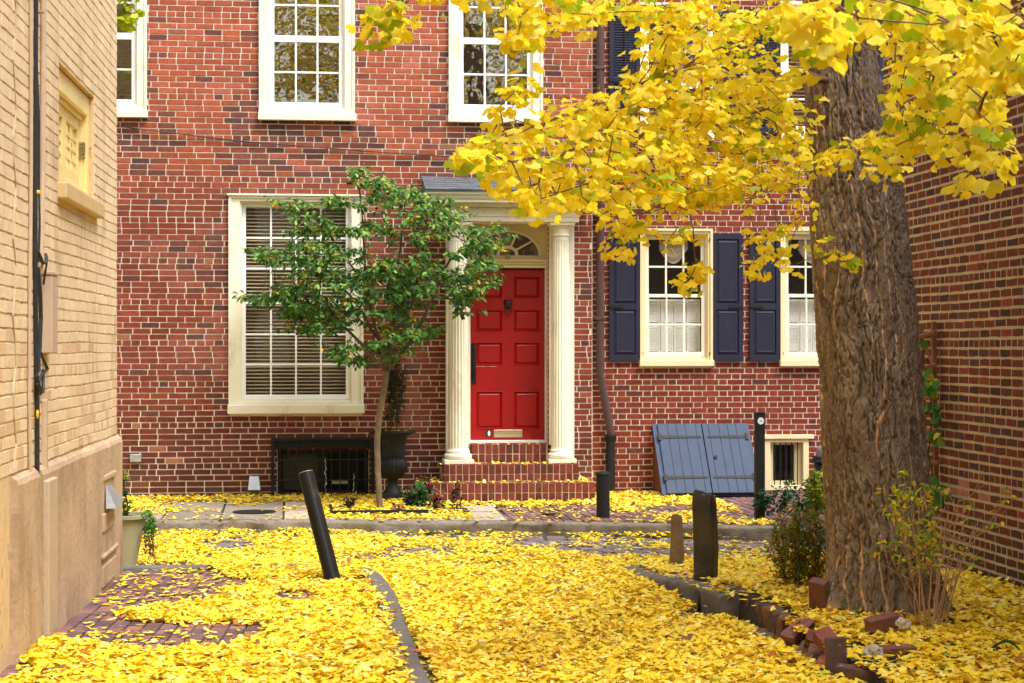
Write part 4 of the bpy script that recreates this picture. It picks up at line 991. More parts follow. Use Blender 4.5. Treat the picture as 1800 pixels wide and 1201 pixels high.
# ------------------------------------------------------------------ painted building on the left
lb = thing('painted_building', 'old brick building painted pale beige with a stained plinth along the alley', 'building', (LW0, 10.0, 0.0))
YC = 14.30
nrm = Vector((1, -LWK, 0)).normalized()
def mpP(u, v, o):      # u = Y along the wall
    x = LW0 + LWK * u; return (x + nrm.x * o, u + nrm.y * o, v)
wy0, wz0 = LW(102.5, 322); wy1, wz1 = LW(165, 350); 
wtop = LW(104, 108)[1]; wzb = (LW(102.5, 326)[1] + LW(165, 352)[1]) / 2; wtop = (LW(104, 108)[1] + LW(166, 173)[1]) / 2
wy0 = LW(102.5, 0)[0]; wy1 = LW(165, 0)[0]
wh = (wy0, wy1, wzb, wtop)
def col_p(rd, u, v, ln):
    k = rd.uniform(.93, 1.04); c = hexc(224, 200, 168)
    if u < 8.85: c = hexc(224, 196, 168)
    if v < 1.9 and rd.random() < .25: c = hexc(210, 180, 146)
    return tuple(k * q for q in c)
bb = MB(); zpl = 1.165
brick_face(bb, mpP, 3.0, YC, 0.1, 4.9, [wh, (9.0, YC + 1, 0.0, zpl - .01)], colf=col_p, seed=23, jt=.006, jb=.008, depth=.0045, wav=.008, jit=.0035, L=.21, headers=5, course=.0677)
bwp = bb.build('painted_wall', M['painted_brick'], lb, fix=False)
mm = MB(); wall_plane(mm, mpP, -9.0, YC, -.3, 8.3, [wh], .22); mm.add([mpP(YC, -.3, 0), (-8, YC, -.3), (-8, YC, 8.3), mpP(YC, 8.3, 0)], [(0, 1, 2, 3)]); mm.build('mortar_bed', M['painted_mortar'], bwp, fix=False)
bd = MB(); bd.box(-8, -2.35, -9, YC - .01, -.3, 8.29); bd.build('back_walls', mat('far_painted', hexc(220, 188, 148), rough=.9, var=.1), lb)
rf = MB(); rf.box(-8.1, LW0 + LWK * YC + .1, -9.1, YC + .1, 8.305, 8.5); rf.build('roof', M['roofing'], lb)
# plinth (two lengths with the pipe gap between)
def plinth(ya, yb, name='plinth', th=.045):
    mb = MB(); n = max(2, int((yb - ya) / .08)); 
    rows = [(-.2, th), (.3, th), (.6, th), (.9, th), (zpl - .035, th), (zpl - .01, th - .012), (zpl + .012, .006)]
    vs = []; fs = []; rd = random.Random(3); m_ = len(rows)
    for i in range(n + 1):
        u = ya + (yb - ya) * i / n
        for k, (z, o) in enumerate(rows): 
            wv = (fbm(np.array([u * 3.0]), np.array([z * 3.0]), 0, 4)[0] - .5) * .014
            vs.append(mpP(u, z + (rd.uniform(-.004, .004) if k > 3 else 0), o + wv * (1 if k < 5 else .4)))
    for i in range(n):
        for k in range(m_ - 1): fs.append((i * m_ + k, (i + 1) * m_ + k, (i + 1) * m_ + k + 1, i * m_ + k + 1))
    mb.add(vs, fs)
    for i in (0, n):     # ends
        e = vs[i * m_:(i + 1) * m_]; u = ya if i == 0 else yb; b = [mpP(u, z, -.01) for z, o in rows]; mb.add(e + b, [(k, k + 1, m_ + k + 1, m_ + k) for k in range(m_ - 1)])
    return mb.build(name, M['stucco'], lb, fix=False)
plinth(LW(61, 0)[0] - .0, YC + .02); plinth(LW(17, 0)[0], LW(57, 0)[0])
# scar where a vent was: hood flap, patch
vh = MB(); ya, za = LW(171, 868); yb, zb_ = LW(190, 868)
def lbox(mb, u0, u1, o0, o1, z0, z1): mb.box(u0, u1, o0, o1, z0, z1, mp=lambda u, o, z: mpP(u, z, o))
vy0, vy1 = LW(171, 0)[0], LW(186, 0)[0]; vz1, vz0 = LW(178, 850)[1], LW(178, 890)[1]
vh.add([mpP(vy0 + .05, vz1, .05), mpP(vy1 - .15, vz1 - .02, .05), mpP(vy1, vz0 + .02, .06), mpP(vy0, vz0, .06), mpP(vy0 + .05, vz1, .055), mpP(vy1 - .15, vz1 - .02, .055), mpP(vy1, vz0 + .02, .13), mpP(vy0, vz0, .13)],
       [(4, 5, 6, 7), (0, 4, 7, 3), (1, 2, 6, 5), (0, 1, 5, 4), (3, 7, 6, 2)]); vh.build('vent_hood', M['galv'], lb)
pt_ = MB()
lbox(pt_, vy0 - .08, vy1 + .05, .035, .058, vz0 - .16, vz0 - .03); lbox(pt_, vy0 - .05, vy1 + .12, .035, .062, vz1 + .03, vz1 + .07); y_, z_ = LW(178, 975); lbox(pt_, y_ - .35, y_ + .5, .035, .066, z_ + .0, z_ + .03); lbox(pt_, y_ - .33, y_ + .45, .035, .056, z_ - .2, z_ - .05)
pt_.build('plaster_patch', M['stucco'], lb, bevel=.01)
# window in the painted wall
ww = MB()
def lfr(mb, u0, u1, z0, z1, w, o0, o1): mb.frame(u0, u1, z0, z1, w, w, w, w, o0, o1)
def tomap(mb):
    mb.v = [mpP(x, z, -y) for x, y, z in mb.v]; return mb
ww.frame(wh[0] + .01, wh[1] - .01, wh[2], wh[3] - .01, .09, .09, .06, .13, .03, .20)
ww.frame(wh[0] + .1005, wh[1] - .1005, wh[2] + .0605, wh[3] - .1405, .03, .03, .03, .03, .06, .20)
wf = tomap(ww).build('window', M['yellow_paint'], lb, bevel=.004)
s = MB(); ga, gb = wh[0] + .13, wh[1] - .13; z0, z1 = wh[2] + .095, wh[3] - .175
um = (ga + gb) / 2
for (a, b) in ((ga, um - .004), (um + .004, gb)):
    s.frame(a, b, z0, z1, .07, .07, .08, .07, .08, .12)
    s.box((a + b) / 2 - .012, (a + b) / 2 + .012, .088, .112, z0 + .075, z1 - .065)
    for k in range(1, 4): zz = z0 + .08 + (z1 - z0 - .15) * k / 4; s.box(a + .065, b - .065, .0905, .1095, zz - .012, zz + .012)
tomap(s).build('casement', M['yellow_paint'], wf, bevel=.003)
s = MB(); s.box(ga + .02, gb - .02, .1, .104, z0 + .02, z1 - .02); tomap(s).build('pane', M['glass_dark'], wf)
s = MB(); s.box(wh[0] - .06, wh[1] + .1, -.06, .19, wh[2] - .10, wh[2] - .002); tomap(s).build('sill', mat('sill_paint', hexc(206, 178, 130), rough=.6, var=.08), wf, bevel=.008)
s = MB(); s.box(wh[0] - .05, wh[1] + .05, .3, .32, wh[2], wh[3]); tomap(s).build('dark_interior', M['dark_room'], wf)
s = MB()
for k in range(5): 
    for zc in (z0 + .2, z1 - .25): u = gb - .02; s.box(u, u + .05, .045, .079, zc + k * .022, zc + k * .022 + .014)
tomap(s).build('hinge', M['brass'], wf)
# seam between the two painted buildings, conduits, cables, boxes
def PW(px, py, o): y, z = LW(px, py); return mpP(y, z, o)
cj = MB(); cj.tube([PW(23 + 3 * math.sin(k * 1.9), -300 + k * 45, .006) for k in range(26)], .006, 6); cj.build('wall_joint', M['mortar_grey'], lb)
cd = MB(); cd.tube([PW(49, -500, .016), PW(49, 300, .016), PW(47, 480, .016), PW(46, 700, .016), PW(47, 840, .02)], .011, 10)
tag(cd.build('conduit', M['conduit']), 'thin pale conduit running down the painted wall left of the black cable', 'conduit')
cd = MB(); u = LW(75, 0)[0]
y1c, z1c = LW(75, 450); 
cd.tube([PW(69, -500, .022), PW(69, 90, .022), PW(68, 300, .022), PW(64, 480, .022)], .016, 12); 
for py in (3, 33): cd.box(u - .25, u - .20, 0, .042, LW(75, py)[1] - .006, LW(75, py)[1] + .006, mp=lambda u_, o, z: mpP(u_, z, o))
tag(cd.build('conduit', M['conduit']), 'wider pale pipe running down the painted wall right of the black cable', 'conduit')
def cable(pts, r, label, sag=0): 
    mb = MB(); mb.tube([PW(*p) for p in pts], r, 8); return tag(mb.build('cable', M['rubber']), label, 'cable')
cable([(57, -500, .015), (58, 0, .016), (57, 300, .016), (56, 460, .018), (57, 560, .018), (58, 650, .018), (59, 720, .02), (59, 900, .02), (58, 1010, .02), (58, 1118, .02)], .013, 'thickest black cable hanging down the painted wall between two conduits')
cable([(61, -500, .012), (61, 110, .012), (62, 220, .02), (62, 330, .02), (60, 400, .03), (58, 460, .03), (66, 462, .05), (70, 500, .02)], .006, 'thin black cable curving along the painted wall above the utility box')
cable([(56, 440, .03), (62, 462, .04), (68, 462, .04), (72, 452, .03), (74, 448, .02)], .010, 'grey looped cable end sticking out above the utility box')
cable([(64, 618, .02), (70, 640, .03), (74, 648, .03), (63, 660, .03), (55, 676, .03), (62, 692, .03), (70, 680, .02), (69, 650, .02)], .009, 'tangled black cable loop hanging below the utility box')
cable([(66, 620, .01), (60, 650, .03), (54, 662, .03), (60, 686, .04), (67, 690, .03), (70, 655, .02)], .006, 'thin cable loop hanging beside the tangle under the utility box')
cable([(60, 470, .02), (61, 520, .03), (62, 560, .03), (60, 610, .03), (58, 650, .02)], .012, 'black cable bulging out to the left of the utility box')
ub = MB(); uy0 = LW(71, 0)[0]; uy1 = uy0 + .2; uz0, uz1 = LW(86, 621)[1], LW(86, 488)[1]
lbox(ub, uy0, uy1, .004, .066, uz0, uz1)
ubo = thing('utility_box', 'flat beige metal utility box fixed to the painted wall with cables entering it', 'utility box', mpP(uy0, uz0, .03))
ub.build('case', M['beige_metal'], ubo, bevel=.006)
ub = MB(); lbox(ub, uy0 - .006, uy1 + .006, .002, .072, uz1 + .001, uz1 + .028); ub.build('lid', M['beige_metal'], ubo, bevel=.008)
dc = MB(); cy = LW(73, 0)[0]; lbox(dc, cy - .05, cy + .02, .0, .035, LW(73, 860)[1] * 0 + LW(73, 840)[1], LW(73, 702)[1]); 
lbox(dc, LW(62, 0)[0], LW(62, 0)[0] + .33, .03, .075, LW(70, 1112)[1], LW(73, 840)[1] - .002)
tag(dc.build('cable_cover', M['conduit'], bevel=.008), 'long flat beige cable cover under the utility box running down to the pavement', 'cable cover')
ct = MB(); blob(ct, *PW(57, 338, .03), .012, .02, .014); 
tag(ct.build('cable_tie', M['cable_tie']), 'yellow tag on the black cable near the wall window', 'cable tie')
ct = MB(); blob(ct, *PW(56, 728, .03), .008, .02, .028)
tag(ct.build('cable_tie', M['cable_tie']), 'yellow tag on the lower cable below the utility box', 'cable tie')
# ------------------------------------------------------------------ posts, pots, loose things
def bollard(name, label, base, top, r, m, cap=None, seg=20, group=None, capm='iron', dome=False):
    b, t = Vector(base), Vector(top); t_ = thing(name, label, 'bollard', tuple(b))
    d = (t - b).normalized(); mb = MB(); n = 14
    pts = [b - d * .15 + (t - b + d * .15) * k / n for k in range(n + 1)]
    mb.tube(pts, r, seg); mb.build('post', M[m], t_, smooth=False, bevel=.004)
    mb = MB()
    if dome: mb.tube([t + d * .001, t + d * .02, t + d * .035, t + d * .04], [r * 1.06, r * 1.03, r * .7, r * .25], seg)
    else: mb.tube([t + d * .001, t + d * .006], [r * .97, r * .93], seg)
    mb.build('cap', M[capm], t_)
    return t_
x, y, z = G(585, 1020)
M['worn_top'] = mat('worn_cap', hexc(150, 134, 118), rough=.6, var=.3, vscale=20, metal=.2)
M['post_dark'] = mat('dark_post', hexc(19, 16, 13), rough=.5, spec=.3, var=.3, vscale=8, spots=hexc(78, 62, 46), spot_scale=9, spot_lo=.6, spot_hi=.75, bump=.3, bscale=40, spot_stretch=(1, 1, .3))
top = U3(538, 832, 13.75)
bollard('leaning_bollard', 'dark round metal bollard leaning left out of the fallen leaves by the alley kerb', (x, y, z), tuple(top), .058, 'post_dark', capm='worn_top')
x, y, z = G(1060, 909); bollard('short_bollard', 'short black bollard on the far kerb beside the brick steps', (x, y, z), (x, y, UX(1060, 848, x)[1] if False else z + .44), .07, 'iron', dome=True)
# tall square post with round sticker
x, y, z = G(1335, 914); tp = thing('square_post', 'tall slim black square post with a round white sticker near its top', 'post', (x, y, z))
mb = MB(); hgt = 184 / 3300 * 19.6; mb.box(x - .047, x + .047, y - .047, y + .047, z - .1, z + hgt); mb.build('post', M['iron'], tp, bevel=.006)
mb = MB(); mb.box(x - .052, x + .052, y - .052, y + .052, z + hgt + .0005, z + hgt + .012); mb.build('cap', M['iron'], tp, bevel=.004)
mb = MB(); cz = z + hgt - .075; mb.prism([(x + .002 + .034 * math.cos(t), cz + .036 * math.sin(t)) for t in np.linspace(0, 2 * math.pi, 17)[:-1]], y - .0495, y - .0475, (.75, .78, .82))
mb.prism([(x + .006 + .013 * math.cos(t), cz + .011 * math.sin(t)) for t in np.linspace(0, 2 * math.pi, 9)[:-1]], y - .0505, y - .0497, (.3, .36, .42)); mb.build('sticker', M['attr'], tp)
# black post box half behind the ginkgo
x, y, z = G(1443, 903); pb = thing('iron_post', 'black iron post with a grey domed top half hidden behind the ginkgo trunk', 'post', (x, y, z))
mb = MB(); k = 19.5 / 3300; H = lambda py: z + (903 - py) * k
mb.box(x - .06, x + .075, y - .07, y + .07, z - .1, H(812)); mb.box(x - .085, x + .10, y - .09, y + .09, H(811.9), H(806)); mb.box(x - .07, x + .09, y - .08, y + .08, H(805.9), H(800)); mb.build('post', M['iron'], pb, bevel=.008)
mb = MB(); mb.lathe([(.055, H(799.8)), (.055, H(788)), (.045, H(784)), (.02, H(781))], x + .01, y, 18); mb.build('cap', mat('grey_cap', hexc(120, 122, 124), rough=.5), pb)
mb = MB(); mb.prism([(x + .0 + .018 * math.cos(t), H(825) + .018 * math.sin(t)) for t in np.linspace(0, 2 * math.pi, 13)[:-1]], y - .0745, y - .0705, (.6, .01, .02)); mb.build('red_button', M['attr'], pb)
# stone posts
def stone(name, label, rows, t, m, dz, seed):
    """rows: (py, pxl, pxr) outline from the bottom to the top"""
    o = None; mb = MB(); seg = 44; prof = []; yb = rows[0][0]; vs = []; fs = []; rdn = 26
    ys = np.linspace(rows[0][0] + 12, rows[-1][0], rdn); rr = sorted(rows, key=lambda q: q[0])
    L_ = np.interp(ys, [q[0] for q in rr], [q[1] for q in rr]); R_ = np.interp(ys, [q[0] for q in rr], [q[2] for q in rr])
    for k, py in enumerate(ys):
        c = U3((L_[k] + R_[k]) / 2, py, t); hw = (R_[k] - L_[k]) / 2 * t / F
        for i in range(seg):
            a = 2 * math.pi * i / seg; ca, sa = math.cos(a), math.sin(a); c2, s2 = math.cos(a + .45), math.sin(a + .45); p = 9.0
            q = (abs(c2) ** p + abs(s2) ** p) ** (-1 / p) * .86
            nz = 1 + .22 * (fbm(np.array([ca * 1.7 + seed]), np.array([sa * 1.7]), np.array([c[2] * 5]), seed, 4)[0] - .5) + .05 * math.sin(3 * a + c[2] * 3)
            rz = math.radians(28); X, Y = q * ca * hw * nz, q * sa * hw * dz * nz
            if k == rdn - 1: X *= .93; Y *= .93
            vs.append((c[0] + X, c[1] + Y, c[2] + ((.14 * (fbm(np.array([X * 26. + 3]), np.array([Y * 26.]), 0, seed, 4)[0] - .5) - .015 * X / hw) * max(0, k - rdn + 6) / 5)))
    for k in range(rdn - 1):
        for i in range(seg): j = (i + 1) % seg; fs.append((k * seg + i, k * seg + j, (k + 1) * seg + j, (k + 1) * seg + i))
    c = np.mean(vs[-seg:], axis=0); vs.append(tuple(c + np.array((0, 0, .012)))); fs += [((rdn - 1) * seg + i, (rdn - 1) * seg + (i + 1) % seg, rdn * seg) for i in range(seg)]
    mb.add(vs, fs); return tag(mb.build(name, M[m], smooth=False), label, 'stone post')
stone('stone_post', 'tall dark rough stone post with a chipped shiny top on the alley corner', [(1045, 1218, 1262), (1000, 1217, 1262), (960, 1218, 1262), (900, 1216, 1260), (885, 1216, 1260), (870, 1218, 1258)], 13.2, 'stone_post', 1.1, 3)
stone('stone_post', 'small light brown stone post standing left of the tall dark stone post', [(1000, 1175, 1202), (970, 1177, 1203), (940, 1179, 1200), (915, 1179, 1199), (907, 1180, 1198)], 15.1, 'stone_post2', .95, 9)
# urn
x, y = UY(690, 0, 21.35)[0], 21.35; zb = .09
ur = thing('garden_urn', 'black cast iron urn with a fluted belly on a pedestal against the brick wall', 'urn', (x, y, zb)); s = 21.2 / 3300
Zu = lambda py: zb + (871 - py) * s
mb = MB(); mb.box(x - .125, x + .125, y - .125, y + .125, zb - .02, Zu(858)); mb.build('pedestal', M['iron'], ur, bevel=.006)
mb = MB(); fl4 = lambda i, k, z_: (.07 * abs(math.sin(i * math.pi / 4)) if 5 <= k <= 11 else 0)
pr = [(.105, Zu(857.9)), (.095, Zu(853)), (.06, Zu(847)), (.055, Zu(838)), (.065, Zu(833)), (.11, Zu(829)), (.155, Zu(820)), (.172, Zu(812)), (.172, Zu(806)), (.165, Zu(801)), (.15, Zu(798)), (.13, Zu(797)), (.14, Zu(794)), (.142, Zu(785)), (.15, Zu(770)), (.165, Zu(760)), (.185, Zu(756)), (.20, Zu(754)), (.265, Zu(752)), (.275, Zu(748)), (.25, Zu(746)), (.19, Zu(747)), (.17, Zu(752))]
mb.lathe(pr, x, y, 96, fl4, cap=False); mb.build('bowl', M['iron'], ur, smooth=True)
mb = MB(); mb.lathe([(.175, Zu(751)), (.175, Zu(750))], x, y, 24); mb.build('soil', M['soil'], ur)
URN = (x, y, Zu(750))
# planter at the painted corner
px_, py_, _ = U3(212, 1000, 14.95); pz = .09
pl = thing('planter', 'tall pale tapered planter standing behind the corner of the painted building', 'planter', (px_, py_, pz)); s = 14.95 / 3300
mb = MB(); hh = (1003 - 912) * s
mb.lathe([(.118, pz), (.125, pz + .01), (.195, pz + hh - .045), (.2, pz + hh - .03), (.222, pz + hh - .028), (.226, pz + hh), (.2, pz + hh + .001), (.19, pz + hh - .04)], px_, py_, 40, cap=False)
mb.build('pot', M['pot'], pl, smooth=False, bevel=0); mb = MB(); mb.lathe([(.19, pz + hh - .045), (.19, pz + hh - .035)], px_, py_, 20); mb.build('soil', M['soil'], pl)
PLT = (px_, py_, pz + hh - .03)
# manhole and small caps on the far sidewalk
x, y, z = G(447, 901); mb = MB(); mb.lathe([(.23, z + .004), (.23, z + .012), (.215, z + .014)], x, y, 28); tag(mb.build('manhole_cover', M['iron']), 'round dark iron cover let into the far sidewalk left of the young tree', 'manhole cover')
x, y, z = G(968, 905); mb = MB(); mb.lathe([(.10, z + .004), (.10, z + .011), (.09, z + .013)], x, y, 22); tag(mb.build('manhole_cover', M['iron']), 'small round cap in the pale slab in front of the brick steps', 'manhole cover')
mb = MB(); x0, y0, z0 = G(585, 903); x1 = G(832, 907)[0]; z0 += .004
mb.box(x0, x1, y0 - .22, y0 + .62, z0 - .05, z0 + .012); o = mb.build('tree_pit', M['soil']); structure(o)
mb = MB(); mb.box(x0, x0 + 1.0, y0 - .25, y0 - .2205, z0 - .02, z0 + .05); mb.box(x0 - .03, x0 - .0005, y0 - .25, y0 + .6, z0 - .02, z0 + .05); tag(mb.build('pit_edging', M['iron'], bevel=.004), 'low black edging strip around the planting pit of the young tree', 'edging')
# orange tape over the kerb
mb = MB(); x, y = .60, 9.78; pts = [(.585, 9.86), (.62, 9.80), (.68, 9.74), (.74, 9.70), (.80, 9.66)]
vs = []
for k, (a, b) in enumerate(pts): zz = .265 if k < 4 else .22; zz = float(np.clip(0.14 + (14.3 - b) * 0.01875, 0, .27)) + .028 - (.012 if k in (0, 4) else 0) - (.05 if k == 4 else 0); vs += [(a, b - .02, zz), (a, b + .02, zz)]
mb.add(vs, [(2 * k, 2 * k + 2, 2 * k + 3, 2 * k + 1) for k in range(len(pts) - 1)]); o = mb.build('orange_tape', M['orange'], fix=False); o.modifiers.new('s', 'SOLIDIFY').thickness = .002
tag(o, 'short strip of orange tape lying across the alley kerb', 'tape')
# loose bricks and the brick edging of the bed
def brick_obj(name, label, c, rx, ry, rz, L=.2, W=.095, H=.057, col=(124, 78, 66), seed=1, group=None, cat='brick'):
    rd = random.Random(seed); bm = MB(); nx, ny, nz = 9, 5, 4
    def P(i, j, k):
        p = np.array((L * (i / nx - .5), W * (j / ny - .5), H * (k / nz - .5)))
        e = sum(abs(abs(v) - h / 2) < 1e-6 for v, h in zip(p, (L, W, H)))
        f = 1 - .02 * (e >= 2) - .03 * (e == 3); n = fbm(p[0:1] * 22 + seed * 3.7, p[1:2] * 22, p[2:3] * 22, seed, 3)[0] - .5
        chip = 1 - .16 * max(0, fbm(p[0:1] * 9 + seed, p[1:2] * 9, p[2:3] * 9, seed + 4, 2)[0] - .55) / .2 * (e >= 1)
        return tuple(p * f * chip + n * .008)
    vs = []; ix = {}; fs = []
    def V(i, j, k):
        if (i, j, k) not in ix: ix[(i, j, k)] = len(vs); vs.append(P(i, j, k))
        return ix[(i, j, k)]
    for i in range(nx):
        for j in range(ny):
            for k in (0, nz): fs.append((V(i, j, k), V(i + 1, j, k), V(i + 1, j + 1, k), V(i, j + 1, k)))
    for i in range(nx):
        for k in range(nz):
            for j in (0, ny): fs.append((V(i, j, k), V(i + 1, j, k), V(i + 1, j, k + 1), V(i, j, k + 1)))
    for j in range(ny):
        for k in range(nz):
            for i in (0, nx): fs.append((V(i, j, k), V(i, j + 1, k), V(i, j + 1, k + 1), V(i, j, k + 1)))
    kf = rd.uniform(.8, 1.15); bm.add(vs, fs, tuple(kf * q for q in hexc(*col)))
    o = bm.build(name, M['loose_brick']); o.location = c; o.rotation_euler = (rx, ry, rz); tag(o, label, cat, group); return o
rd = random.Random(4)
ORD = 'first second third fourth fifth sixth seventh eighth ninth tenth eleventh twelfth thirteenth fourteenth fifteenth sixteenth seventeenth'.split(); n_e = 17; e0 = np.array((2.93, 12.62)); e1 = np.array((2.90, 10.85))
for k in range(n_e):
    f = k / (n_e - 1); p = e0 + (e1 - e0) * f; p[0] += .03 * math.sin(f * 3.1)
    z = float(gz(p[0] + .1, p[1])) + .005 - .03 * (1 - f)
    brick_obj('edging_brick', ORD[k] + ' brick standing in the row edging the planting bed, counted from the dark stone post', (p[0], p[1], z - .07), R(rd.uniform(-8, 8)), R(90 + rd.uniform(-9, 9)), R(rd.uniform(-7, 7)), H=.06 if False else .1, W=.085, L=.2, col=rd.choice([(104, 72, 60), (90, 68, 62), (114, 78, 64), (84, 66, 58)]), seed=30 + k, group='bricks edging the planting bed')
def at(px, py, t): return tuple(U3(px, py, t))
LB = [('reddish brick tilted up against the left foot of the ginkgo trunk', at(1440, 1055, 11.3), 20, 68, 70, (140, 92, 84), .2),
      ('brick lying tilted at the alley side of the ginkgo, pointing at the trunk', at(1402, 1118, 10.75), 10, -22, 35, (138, 90, 84), .2),
      ('broken brick piece half sunk in leaves at the end of the brick edging', at(1335, 1134, 11.0), 18, -12, 48, (104, 84, 78), .17),
      ('brick with a pale mortar end lying on the leaves in front of the trunk', at(1555, 1100, 10.5), 4, -9, 12, (146, 92, 82), .21),
      ('brick with a thick white mortar lump at its left end near the bottom edge', at(1572, 1155, 9.9), 3, -2, -4, (140, 88, 78), .2),
      ('purple brown brick standing upright at the bottom corner of the bed', at(1469, 1165, 9.7), 0, 92, 82, (112, 82, 78), .2),
      ('small red brick fragment on top of the heap beside the upright brick', at(1433, 1133, 10.45), 20, 30, 80, (152, 88, 82), .12),
      ('brick fragment leaning in the middle of the heap left of the upright brick', at(1434, 1160, 10.35), 15, -35, 60, (128, 88, 76), .15),
      ('lowest orange brown brick in the heap left of the upright brick', at(1448, 1182, 10.1), 5, -30, 40, (158, 96, 70), .16),
      ('leftmost brown brick fragment of the heap at the bed corner', at(1416, 1160, 10.5), 10, -50, 20, (122, 96, 78), .14),
      ('red brick fragment close to the trunk foot above the heap', at(1453, 1132, 10.2), -15, -30, 110, (150, 82, 76), .11),
      ('long low brick at the bottom edge right of the upright brick', at(1512, 1192, 9.55), 2, 4, -28, (118, 84, 76), .22)]
for k, (lab, c, a, b, d, col, L) in enumerate(LB): brick_obj('loose_brick', lab, (c[0], c[1], c[2] + .02), R(a), R(b), R(d), L=L * 1.12, H=.07, W=.105, col=tuple(q * .86 for q in col), seed=60 + k)
def lump(name, label, c, r, sq, seed, m='mortar_lump', cat='mortar'):
    mb = MB(); blob(mb, 0, 0, 0, r, r * sq[0], r * sq[1], 30)
    V = np.array(mb.v); n = fbm(V[:, 0] / r * 2.6 + seed, V[:, 1] / r * 2.6, V[:, 2] / r * 2.6, seed, 3); V = V * (.4 + 1.2 * n[:, None]); mb.v = [tuple(q) for q in V]
    o = mb.build(name, M[m]); o.location = c; return tag(o, label, cat)
M['mortar_lump'] = mat('mortar_lump', hexc(196, 184, 172), rough=.95, var=.2, vscale=15, bump=1.0, bscale=50, bdist=.01, spots=hexc(140, 116, 100), spot_scale=20, spot_lo=.55, spot_hi=.7)
lump('mortar_lump', 'thick white lump of old mortar on the brick nearest the bottom edge', at(1536, 1150, 9.86), .055, (.8, .8), 3)
lump('mortar_lump', 'white crusted mortar on the end of the brick in front of the trunk', at(1588, 1098, 10.45), .042, (.7, .8), 8)
# trellis with vine on the right wall
tr = thing('trellis', 'weathered wooden trellis leaning on the brick wall behind the ginkgo', 'trellis', (XR - .05, 14.2, .2))
def XW(px, py, o=.05): y, z = UX(px, py, XR - o); return (XR - o, y, z)
for (a, b) in (((1641, 566), (1646, 905)), ((1619, 575), (1630, 900))):
    mb = MB(); mb.tube([XW(*a), XW(*b)], .022, 4); mb.build('upright', M['old_wood'], tr, fix=True)
for (a, b) in (((1615, 592), (1645, 584)), ((1630, 645), (1645, 641)), ((1622, 701), (1646, 698)), ((1624, 757), (1648, 757)), ((1626, 812), (1650, 814))):
    mb = MB(); mb.tube([XW(*a, .075), XW(*b, .075)], .017, 4); mb.build('rung', M['old_wood'], tr)
mb = MB(); mb.tube([XW(1621, 592, .07), XW(1640, 645, .07)], .012, 4); mb.build('brace', M['old_wood'], tr)

# ------------------------------------------------------------------ foliage tools
def leaf_mesh(name, P, D, N, S, C, tpl, m, parent=None, curl=None, smooth=True):
    """P base points, D leaf axis, N leaf normal, S size, C colour (n,3); tpl = (verts, tris): x across, y along, z up"""
    TV, TT = tpl; P, D, N = map(lambda a: np.asarray(a, float), (P, D, N)); n = len(P)
    D = D / np.linalg.norm(D, axis=1, keepdims=True); X = np.cross(D, N); X /= np.linalg.norm(X, axis=1, keepdims=True) + 1e-9; Z = np.cross(X, D)
    S = np.asarray(S, float).reshape(-1, 1, 1); cz = 1.0 if curl is None else np.asarray(curl).reshape(-1, 1, 1)
    V = P[:, None, :] + S * (TV[None, :, 0:1] * X[:, None, :] + TV[None, :, 1:2] * D[:, None, :] + cz * TV[None, :, 2:3] * Z[:, None, :])
    T = TT[None] + (np.arange(n) * len(TV))[:, None, None]
    col = np.repeat(C, len(TV), axis=0)
    return npmesh(name, V.reshape(-1, 3), T.reshape(-1, TT.shape[1]), col, m, parent, smooth)
def fan_tpl(nr=8, half=66, notch=.14, wave=.07, cup=.22, petiole=True, seed=0):
    rd = np.random.default_rng(seed); v = [(0, 0, 0)]
    for k in range(nr + 1):
        a = R(-half + 2 * half * k / nr); u = abs(k / nr - .5) * 2
        r = 1.0 * (1 - notch * 1.8 * max(0, 1 - u * 4.5)) * (1 - .10 * u ** 3) + wave * (rd.random() - .5)
        v.append((r * math.sin(a), r * math.cos(a), -cup * (u ** 2) + .06 * math.sin(k * 2.1) - .10 * r * math.cos(a)))
    t = [(0, k, k + 1) for k in range(1, nr + 1)]
    if petiole:
        b = len(v); v += [(-.018, -.75, .03), (.018, -.75, .03)]; t += [(0, b, b + 1)]
    return np.array(v), np.array(t)
def ovate_tpl():
    v = [(0, 0, 0), (.28, .35, -.06), (.22, .72, -.10), (0, 1.0, -.2), (-.22, .72, -.10), (-.28, .35, -.06), (0, .5, .03)]
    t = [(0, 1, 6), (1, 2, 6), (2, 3, 6), (3, 4, 6), (4, 5, 6), (5, 0, 6)]; return np.array(v), np.array(t)
